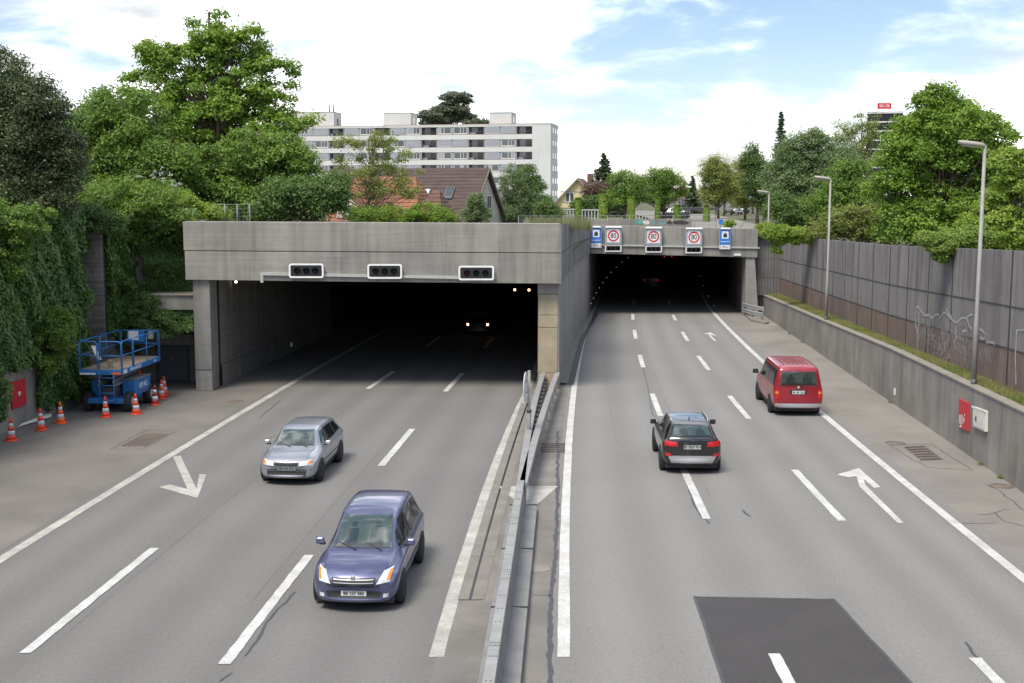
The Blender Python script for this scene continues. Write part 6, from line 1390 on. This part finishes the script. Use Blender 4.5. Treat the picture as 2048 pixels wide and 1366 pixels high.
ptree('hornbeam_tree', 'dark green tree low behind the left portal roof', 60, 620, [(585, 400, 75, 45), (655, 395, 45, 45)], 'deep', 70, .7, 150, .22, r0=.15)
ptree('yew_tree', 'dark brown-green conifer at the left edge above the ivy wall', 46, 20, [(0, 190, 80, 95), (70, 230, 75, 85), (30, 330, 120, 85), (110, 330, 55, 100), (20, 400, 130, 55), (-60, 300, 80, 120)], 'yew', 330, .62, 210, .15, r0=.35, flat=.55, shell=.4, zg=6.5, frac=.5, tint=.6)
ptree('cherry_tree', 'green tree behind the dark conifer at the left', 82, 190, [(200, 240, 50, 60), (170, 300, 60, 70)], 'mid', 70, .9, 120, .28, r0=.2)
ptree('shrub', 'bright climbing shrub spilling over the left end of the lintel', 54.5, 390, [(395, 428, 55, 22), (350, 415, 50, 30), (310, 430, 40, 30)], 'lime', 95, .4, 150, .15, zg=6.3, r0=.05, cat='shrub')
t = ptree('elder_shrub', 'flowering shrub with pale blossom behind the lime shrub', 56, 330, [(330, 395, 55, 30), (290, 400, 50, 35)], 'mid', 80, .4, 130, .16, zg=6.3, r0=.05, cat='shrub')
cl = envelope([(0, -1.0, 2.6, 1.3, .7, .7)], 26); V, Fq, tn = foliage(cl, np.full(len(cl), .13), 26, .06); link('blossom', np_mesh('blossom', V, Fq, LM['elder'], tn), t)

# --- ivy on the left walls
def ivy(label, npts, pos, nrm, thick, kind, size, name='ivy', lumps=None):
    """pos(u, v) -> points, leaves stand off the wall by a lumpy thickness"""
    u, v = RG.random(npts), RG.random(npts); p = pos(u, v)
    s = np.sin(p[:, 0] * 2.1 + p[:, 1] * 1.7) * np.cos(p[:, 2] * 1.9 + p[:, 1]) + .6 * np.sin(p[:, 1] * 4.3 + p[:, 2] * 3.1) + .4 * np.sin(p[:, 2] * 6.1 - p[:, 1] * 5.2)
    th_ = thick * (.55 + .28 * s) * RG.uniform(.35, 1.1, npts)
    c_ = p + nrm * np.maximum(th_, .03)[:, None]
    n_ = unit(np.array(nrm) * 1.0 + np.array([0, 0, .45]) + RG.normal(size=(npts, 3)) * .42)
    V, Fq = leaf_quads(c_, n_, size * RG.uniform(.6, 1.4, npts), .8, axis=np.array([0, 0, -1.0]))
    o = link(name, np_mesh(name, V, Fq, LM[kind], np.repeat(np.clip(.5 + .25 * s + RG.normal(size=npts) * .22, 0, 1), 4))); tag(o, label, 'ivy'); return o
def lw_pos(y0, y1, z0f, z1):
    def f(u, v):
        Y = y0 + (y1 - y0) * u; z0 = z0f(Y); return np.stack([l_wall(Y) + .0, Y, z0 + (z1 - z0) * v], 1)
    return f
zl0 = lambda Y: np.where((Y > 41.6) & (Y < 44.1), 2.25 + .12 * np.sin(Y * 9), .75 + .5 * np.sin(Y * 2.7) + .35 * np.sin(Y * 7.1) + .4 * (Y < 42) + .2 * (Y < 46.5))
NW = np.array([1.0, -.13, 0])
ivy('dense dark ivy hanging over the left retaining wall', 60000, lw_pos(33.5, 48.5, zl0, 7.9), NW, .55, 'ivy', .14)
ivy('ivy trailing down the wall behind the lift', 6500, lw_pos(44.2, 48.6, lambda Y: .25 + .3 * np.sin(Y * 3) ** 2, 2.4), NW, .35, 'ivy', .13)
def plane(ax, bx, Y, z0, z1, hole=None):
    def f(u, v):
        x = ax + (bx - ax) * u; z = z0 + (z1 - z0) * v; p = np.stack([x, np.full_like(x, Y), z], 1)
        if hole is not None:
            bad = hole(x, z); p[bad, 0] += np.sign(RG.random(bad.sum()) - .5) * RG.uniform(.45, .7, bad.sum())
        return p
    return f
def side(X0, y0, y1, z0, z1):
    return lambda u, v: np.stack([np.full_like(u, X0), y0 + (y1 - y0) * u, z0 + (z1 - z0) * v], 1)
pxr = P(206, 620, 49.4).x
hole_y = lambda p: (np.abs(p[:, 1] - 52.6) < .35) & (p[:, 2] > 4.2) & (p[:, 2] < 5.6)
def side_holed(u, v):
    p = side(pxr, 49.7, 53.6, 2.6, 7.9)(u, v); return p
ivy('dark ivy on the flank of the board-marked pier', 13000, side_holed, np.array([1.0, 0, 0]), .45, 'ivy', .15)
def pier_front(u, v):
    z = 2.2 + v * 5.7; xl_ = P(120, 500, 49).x; xr2 = P(166, 500, 49).x + .12 * np.sin(z * 3.1) + .1 * np.sin(z * 7.3); return np.stack([xl_ + (xr2 - xl_) * u, 49.2 + 0 * u, z], 1)
ivy('ivy curtain on the front of the pier beside the bare concrete strip', 7000, pier_front, np.array([.1, -1.0, 0]), .4, 'ivy', .14)
xs0, xs1 = P(212, 500, 53.4).x, P(384, 500, 53.4).x
ivy('dark ivy covering the rear wall left of the portal lintel', 22000, plane(xs0 - .1, xs1 + .25, 53.35, 4.15, 7.9, lambda x, z: (np.abs(x - P(285, 540, 53.4).x + .12 * np.sin(z * 4)) < .22) & (z > 4.6) & (z < 6.0 + .3 * np.sin(x * 7))), np.array([0, -1.0, 0]), .6, 'ivy', .15)
ivy('loose ivy draped under the concrete canopy above the service door', 8000, plane(P(205, 640, 51.6).x, P(384, 640, 51.6).x, 52.2, 2.55, 3.55), np.array([0, -1.0, 0]), .7, 'ivy', .14)
ptree('shrub', 'leafy bush hanging over the wall above the scissor lift', 51.6, 230, [(215, 645, 60, 32), (260, 640, 55, 28), (310, 640, 60, 20), (240, 675, 40, 22)], 'deep', 110, .34, 150, .14, zg=1.6, r0=.04, frac=.0, cat='shrub', trunk_top=.6)
ptree('shrub', 'mid green bush at the foot of the ivy wall left of the lift', 44.6, 60, [(30, 640, 60, 60), (95, 700, 45, 50), (20, 560, 55, 60), (130, 650, 38, 40)], 'mid', 125, .34, 130, .14, zg=1.5, r0=.04, frac=.0, cat='shrub', trunk_top=1.0)
ptree('shrub', 'lighter bush at the left edge halfway up the ivy wall', 42.5, 0, [(10, 500, 60, 60), (40, 440, 80, 40), (-10, 600, 50, 60)], 'mid', 90, .34, 130, .14, zg=3.5, r0=.04, frac=.0, cat='shrub', trunk_top=1.0)

ptree('shrub', 'dark bush hanging over the top of the rear wall left of the lintel', 53.1, 300, [(300, 455, 75, 26), (235, 470, 45, 40), (345, 470, 35, 30), (215, 540, 16, 50), (330, 540, 26, 30)], 'deep', 130, .38, 140, .15, zg=4.3, r0=.04, frac=0, cat='shrub', trunk_top=2.0)
ptree('shrub', 'dark leafy tangle over the top of the board-marked pier', 48.9, 180, [(175, 440, 45, 28), (140, 470, 40, 40), (215, 445, 35, 22)], 'deep', 75, .36, 140, .15, zg=5.6, r0=.04, frac=0, cat='shrub', trunk_top=1.0)
ptree('shrub', 'loose bush covering the canopy end behind the lift', 51.3, 270, [(275, 610, 40, 26), (240, 585, 38, 40), (320, 655, 45, 18)], 'deep', 70, .34, 140, .14, zg=2.6, r0=.04, frac=0, cat='shrub', trunk_top=.5)
ptree('shrub', 'leafy mass of branches spilling over the wall top left of the lintel', 52.3, 260, [(255, 405, 100, 42), (195, 440, 60, 34), (325, 432, 55, 28), (270, 460, 70, 26)], 'mid', 170, .5, 150, .17, zg=5.6, r0=.05, frac=.2, cat='shrub', trunk_top=1.2)
# --- between the portal and the houses
ptree('locust_tree', 'thin open tree with feathery leaves before the orange house', 84, 735, [(735, 330, 60, 45), (690, 300, 40, 35), (790, 310, 38, 45), (770, 370, 70, 45), (670, 360, 40, 45), (815, 370, 40, 35), (760, 275, 28, 25)], 'olive', 85, .65, 78, .2, r0=.10, frac=.8, shell=.2, bark_m=bark_l)
ptree('shrub', 'green bushes before the orange house with white blossom', 80, 840, [(800, 432, 40, 18), (860, 428, 45, 20), (740, 430, 45, 18), (890, 430, 25, 15)], 'bright', 90, .55, 100, .2, zg=6.2, r0=.06, cat='shrub', frac=.3)
ptree('juniper_shrub', 'dense cone-shaped green shrub before the brown-roofed house', 92, 953, [(953, 425, 28, 28), (952, 402, 16, 18)], 'blue', 60, .45, 150, .16, zg=6.0, r0=.1, cat='shrub')
ptree('willow_tree', 'soft grey-green tree to the right of the brown-roofed house', 122, 1025, [(1022, 368, 28, 38), (1035, 405, 36, 38), (1018, 425, 22, 20)], 'blue', 95, .75, 130, .2, r0=.15, droop=.1)
ptree('maple_tree', 'dark rounded tree between the willow and the white block', 126, 1065, [(1056, 370, 26, 42), (1070, 400, 30, 38)], 'deep', 75, .8, 130, .24, r0=.15)
ptree('shrub', 'round shrub at the foot of the white block', 110, 1098, [(1090, 415, 22, 18), (1110, 425, 16, 12)], 'deep', 30, .6, 120, .22, r0=.05, cat='shrub')
ptree('pine_tree', 'flat-topped pine rising behind the white apartment block', 330, 900, [(908, 195, 34, 9), (890, 210, 25, 6), (925, 205, 18, 8), (900, 222, 40, 8), (925, 235, 28, 8), (890, 240, 30, 10)], 'pine', 110, 1.7, 110, .75, r0=.5, flat=.35, frac=.9)
ptree('pine_tree', 'lower pine crown beside the flat-topped pine behind the block', 325, 870, [(860, 232, 24, 10), (855, 245, 20, 8), (950, 245, 25, 6)], 'pine', 40, 1.8, 110, .75, r0=.4, flat=.4, frac=.9)
def conifer(name, label, px, py_top, py_base, wpx, Y, kind, seed, size, nwh=26, droop=.25, sparse=1.0):
    rr = np.random.default_rng(seed); f = P(px, py_base, Y); top = P(px, py_top, Y).z; zb = f.z; root = thing(name, label, 'tree', (f.x, Y, ZG)); h = top - ZG; h0 = zb - ZG; w_ = wpx * Y / F
    mb = MB().tube([(0, 0, -.2), (0, 0, h * .5), (0, 0, h)], [.02 * h, .012 * h, .02], 7); C_, N_, A_, S_ = [], [], [], []
    for k in range(nwh):
        u = k / nwh; z = h0 + (h - h0) * u; L_ = w_ * (1 - u) ** .8 * rr.uniform(.8, 1.1) + .12
        for j in range(7):
            a = 2.4 * k + j * 2 * math.pi / 7 + rr.normal() * .2; z = h0 + (h - h0) * u + rr.normal() * (h - h0) / nwh * .9; l = L_ * rr.uniform(.65, 1.1); d = np.array([math.cos(a), math.sin(a), 0]); n = max(14, int(l / size * 16 * sparse)); t_ = rr.random(n) ** .7
            p = np.array([0, 0, z]) + d * (t_ * l)[:, None]; p[:, 2] += -droop * l * t_ + .18 * l * t_ ** 2.5; p += rr.normal(size=(n, 3)) * np.array([.10, .10, .07]) * (l * .7 + .25)
            C_.append(p); A_.append(np.repeat(d[None], n, 0)); N_.append(unit(np.array([0, 0, 1.0]) + rr.normal(size=(n, 3)) * .5)); S_.append(np.full(n, size) * rr.uniform(.6, 1.3, n))
            mb.tube([(0, 0, z), tuple(d * l * .9 + np.array([0, 0, z - droop * l * .8]))], [.012 * h * (1 - u) * .5 + .01, .006], 4, False)
    V, Fq = leaf_quads(np.concatenate(C_), np.concatenate(N_), np.concatenate(S_), .4, axis=np.concatenate(A_)); link('crown', np_mesh('crown', V, Fq, LM[kind], np.repeat(RG.random(len(Fq)), 4)), root); mb.build('trunk', bark, root, fix=False); return root
conifer('spruce_tree', 'tall dark spruce beside the yellow house', 1207, 307, 425, 44, 175, 'pine', 1, .5, 34)
conifer('spruce_tree', 'slim bare spruce rising over the trees on the right', 1557, 224, 440, 30, 160, 'pine', 2, .42, 56, .3, .5)
conifer('spruce_tree', 'small dark conical spruce behind the street trees', 1384, 356, 435, 22, 190, 'pine', 4, .5, 26, .1)
ptree('copper_shrub', 'dark purple-leaved bush below the spruce', 150, 1195, [(1195, 378, 30, 18), (1210, 395, 35, 20)], 'purple', 50, 1.0, 110, .32, r0=.15)
ptree('shrub', 'dark green bush left of the topiary columns', 125, 1170, [(1165, 415, 22, 16), (1190, 412, 18, 18)], 'deep', 40, .7, 110, .25, r0=.08, cat='shrub')
# clipped columns and other small things on the roof
def topiary(px, y0, y1, wpx, Y, label, kind='lime', rounded=.12):
    a, b = P(px, y1, Y), P(px, y0, Y); h = b.z - ZG; r = wpx * Y / F / 2; n = 2600; th_ = RG.random(n) * 2 * math.pi; z = RG.random(n) * h; top = RG.random(n) < .15; rr = r * (1 - rounded * (z / h) ** 4); rr = np.where(top, rr * np.sqrt(RG.random(n)), rr * RG.uniform(.85, 1.08, n)); z = np.where(top, h, z)
    d = np.stack([np.cos(th_), np.sin(th_), np.zeros(n)], 1); p = d * rr[:, None]; p[:, 2] = z; nr = unit(np.where(top[:, None], np.array([0, 0, 1.0]), d) + np.array([0, 0, .3]) + RG.normal(size=(n, 3)) * .4)
    V, Fq = leaf_quads(p, nr, .17 * RG.uniform(.6, 1.3, n), .7); root = thing('topiary_column', label, 'topiary', (a.x, Y, ZG), 0, 'clipped columns on the tunnel roof'); link('crown', np_mesh('crown', V, Fq, LM[kind], np.repeat(RG.random(n), 4)), root); MB().tube([(0, 0, 0), (0, 0, h * .9)], r * .25, 6).build('trunk', bark, root)
topiary(1206, 389, 440, 17, 105, 'bright clipped hedge column nearest the yellow house'); topiary(1262, 394, 440, 15, 108, 'bright clipped hedge column in the middle of the roof', 'lime'); topiary(1315, 396, 440, 10, 112, 'slim leafy post column before the street trees', 'bright'); topiary(1354, 410, 440, 14, 116, 'lower clipped column left of the shelter', 'bright'); topiary(1413, 410, 434, 13, 122, 'round clipped ball shrub right of the shelter', 'lime', .5); topiary(1156, 396, 440, 12, 110, 'ivy-clad post left of the topiary columns', 'bright')
# street trees
ptree('street_tree', 'round green street tree right of the spruce', 120, 1248, [(1250, 370, 32, 30), (1245, 395, 35, 22), (1270, 385, 25, 30)], 'mid', 90, .85, 110, .24, r0=.13, frac=.7)
ptree('street_tree', 'broad green street tree in the middle of the roof', 124, 1330, [(1325, 360, 35, 28), (1345, 375, 30, 25), (1300, 375, 25, 25), (1320, 392, 42, 14)], 'mid', 100, .85, 110, .24, r0=.14, frac=.8)
ptree('street_tree', 'pale olive street tree left of the narrow street', 140, 1437, [(1432, 345, 30, 30), (1440, 375, 36, 28), (1420, 390, 20, 20)], 'olive', 110, .95, 120, .27, r0=.15, frac=.7)
ptree('street_tree', 'olive street tree at the far end of the narrow street', 150, 1490, [(1490, 350, 28, 35), (1475, 390, 30, 25), (1510, 385, 28, 30)], 'olive', 95, 1.0, 120, .28, r0=.15, frac=.7)
for k, px in enumerate((1448, 1462, 1476, 1492, 1505)):
    ptree('street_tree', ['first', 'second', 'third', 'fourth', 'fifth'][k] + ' slender tree from the left in the row behind the silver car', 185 + k * 6, px, [(px, 380, 13, 25), (px + 5, 365, 12, 22)], 'deep', 26, 1.1, 90, .32, r0=.16, frac=.5, group='slender trees behind the parked cars')
ptree('street_tree', 'dark tree with a mistletoe clump at its top', 118, 1515, [(1515, 360, 26, 45), (1530, 385, 26, 40), (1503, 298, 9, 13), (1498, 320, 18, 22)], 'deep', 95, .8, 130, .24, r0=.16, frac=.8)
# --- right mass
ptree('ash_tree', 'grey-green ash behind the noise barrier left of the tall birch', 105, 1600, [(1610, 320, 55, 58), (1645, 310, 55, 50), (1570, 370, 45, 60), (1640, 380, 70, 60), (1585, 305, 26, 35), (1690, 340, 35, 50)], 'blue', 240, .95, 140, .26, r0=.25, shell=.25)
ptree('birch_tree', 'tall airy birch in front of the dark tower', 125, 1722, [(1715, 265, 28, 40), (1690, 260, 24, 25), (1735, 300, 30, 50), (1705, 330, 32, 50), (1745, 250, 16, 25), (1725, 390, 30, 40)], 'olive', 95, .8, 80, .22, r0=.16, frac=1.0, shell=.2)
ptree('hazel_tree', 'dark green tree below the birch behind the noise barrier', 86, 1690, [(1690, 380, 45, 55), (1710, 350, 30, 30), (1660, 420, 50, 45), (1730, 430, 45, 40)], 'mid', 150, .8, 140, .23, r0=.18)
ptree('maple_tree', 'big bright maple towering over the right noise barrier', 66, 1880, [(1885, 225, 62, 50), (1850, 300, 85, 65), (1945, 290, 80, 65), (1800, 390, 65, 75), (1900, 400, 115, 75), (1870, 195, 34, 28), (1970, 370, 80, 70), (1790, 325, 40, 45), (1840, 460, 85, 40), (1920, 250, 66, 48), (1885, 290, 100, 60)], 'bright', 430, .78, 165, .24, r0=.35, flat=.5, shell=.3, up=.75, zg=4.0)
ptree('lime_tree', 'light green tree with drooping boughs at the right edge', 52, 2040, [(2030, 330, 45, 40), (2045, 400, 60, 50), (1985, 440, 55, 40), (2045, 470, 70, 35), (1950, 470, 30, 28)], 'lime', 170, .5, 150, .19, r0=.2, flat=.4, droop=.25, zg=4.0)
ptree('shrub', 'olive bushes behind the noise barrier in the middle', 72, 1720, [(1700, 440, 35, 35), (1745, 445, 35, 35), (1660, 455, 35, 25), (1770, 460, 30, 25)], 'olive', 100, .6, 120, .2, zg=4.0, r0=.06, cat='shrub', frac=.3)
ptree('shrub', 'dark brown-green bush behind the barrier beside the far lamp', 90, 1585, [(1580, 425, 45, 30), (1560, 410, 25, 25), (1615, 435, 30, 20)], 'deep', 80, .75, 120, .22, zg=4.0, r0=.06, cat='shrub', frac=.3)
ptree('shrub', 'bright creeper spilling over the far end of the noise barrier', 73.2, 1575, [(1565, 470, 28, 18), (1598, 472, 30, 16), (1545, 465, 18, 14), (1555, 492, 10, 16), (1620, 478, 15, 8)], 'lime', 100, .36, 160, .16, zg=4.0, r0=.03, cat='creeper', frac=0)
ptree('shrub', 'bright bush on the tunnel roof right of the blue sign', 86.5, 1458, [(1459, 449, 11, 6), (1530, 455, 14, 10), (1516, 460, 8, 10)], 'lime', 30, .3, 110, .15, zg=5.5, r0=.03, cat='shrub', frac=0)
ptree('shrub', 'climbing shrub hanging over the near part of the noise barrier', 44.9, 1890, [(1885, 485, 34, 22), (1920, 478, 42, 18), (1880, 512, 14, 14), (1955, 470, 34, 16), (1850, 478, 20, 12)], 'ivyb', 160, .24, 150, .12, zg=4.0, r0=.03, cat='creeper', frac=0)
# --- reeds on the roof edge, turf on the verge
def blades(n, pos, hgt, wd, kind, lean=.35):
    p = pos(n); d = RG.normal(size=(n, 3)) * lean; d[:, 2] = 1; d = unit(d); s = unit(np.cross(d, RG.normal(size=(n, 3)))); h = hgt * RG.uniform(.5, 1.3, n)
    V = np.stack([p - s * wd / 2, p + s * wd / 2, p + d * h[:, None] + np.stack([d[:, 0], d[:, 1], -np.abs(d[:, 0])], 1) * .25 * h[:, None]], 1).reshape(-1, 3)
    return np_mesh('blades', V, np.arange(n * 3, dtype=np.int32).reshape(n, 3), LM[kind], np.repeat(np.clip(.35 + .3 * np.sin(p[:, 1] * 1.3) * np.cos(p[:, 1] * .43 + 1) + RG.normal(size=n) * .22, 0, 1), 3))
def vpos(n):
    Y = 33 + 52 * RG.random(n) ** 1.15; u = RG.random(n); return np.stack([R_wall(Y) + .36 + u * .95, Y, wall_top(Y) - .03 + u * (n_bot(Y) - wall_top(Y) + .03)], 1)
tag(link('verge_grass', blades(90000, vpos, .15, .024, 'grass', .6)), 'short yellowing grass on the verge above the retaining wall', 'grass', kind='stuff')
ra, rb_ = P(1065, 445, 60).x, P(1182, 445, 68).x
def rpos(n):
    u = RG.random(n); Y = 60 + RG.random(n) * 6; return np.stack([P(1062, 440, 63).x + u * (P(1178, 440, 63).x - P(1062, 440, 63).x), Y, np.full(n, 6.75)], 1)
tag(link('reed_grass', blades(5000, rpos, .62, .022, 'reed', .18)), 'pale tall grass on the roof edge above the pillar', 'grass', kind='stuff')
# weeds in the joint at the wall's foot
for k, (px, py) in enumerate(((1560, 668), (1582, 685), (1770, 806), (1962, 930), (2022, 957))):
    p = G(px, py, 0.0); p.x = float(R_wall(p.y)) - .05
    tag(link('weed', blades(60, lambda n: np.stack([p.x + RG.normal(size=n) * .04, p.y + RG.normal(size=n) * .05, np.full(n, .005)], 1), .14, .03, 'grass', .6)), ['farthest', 'second farthest', 'middle', 'second nearest', 'nearest'][k] + ' tuft of weeds at the foot of the right retaining wall', 'weed', 'weeds along the wall')
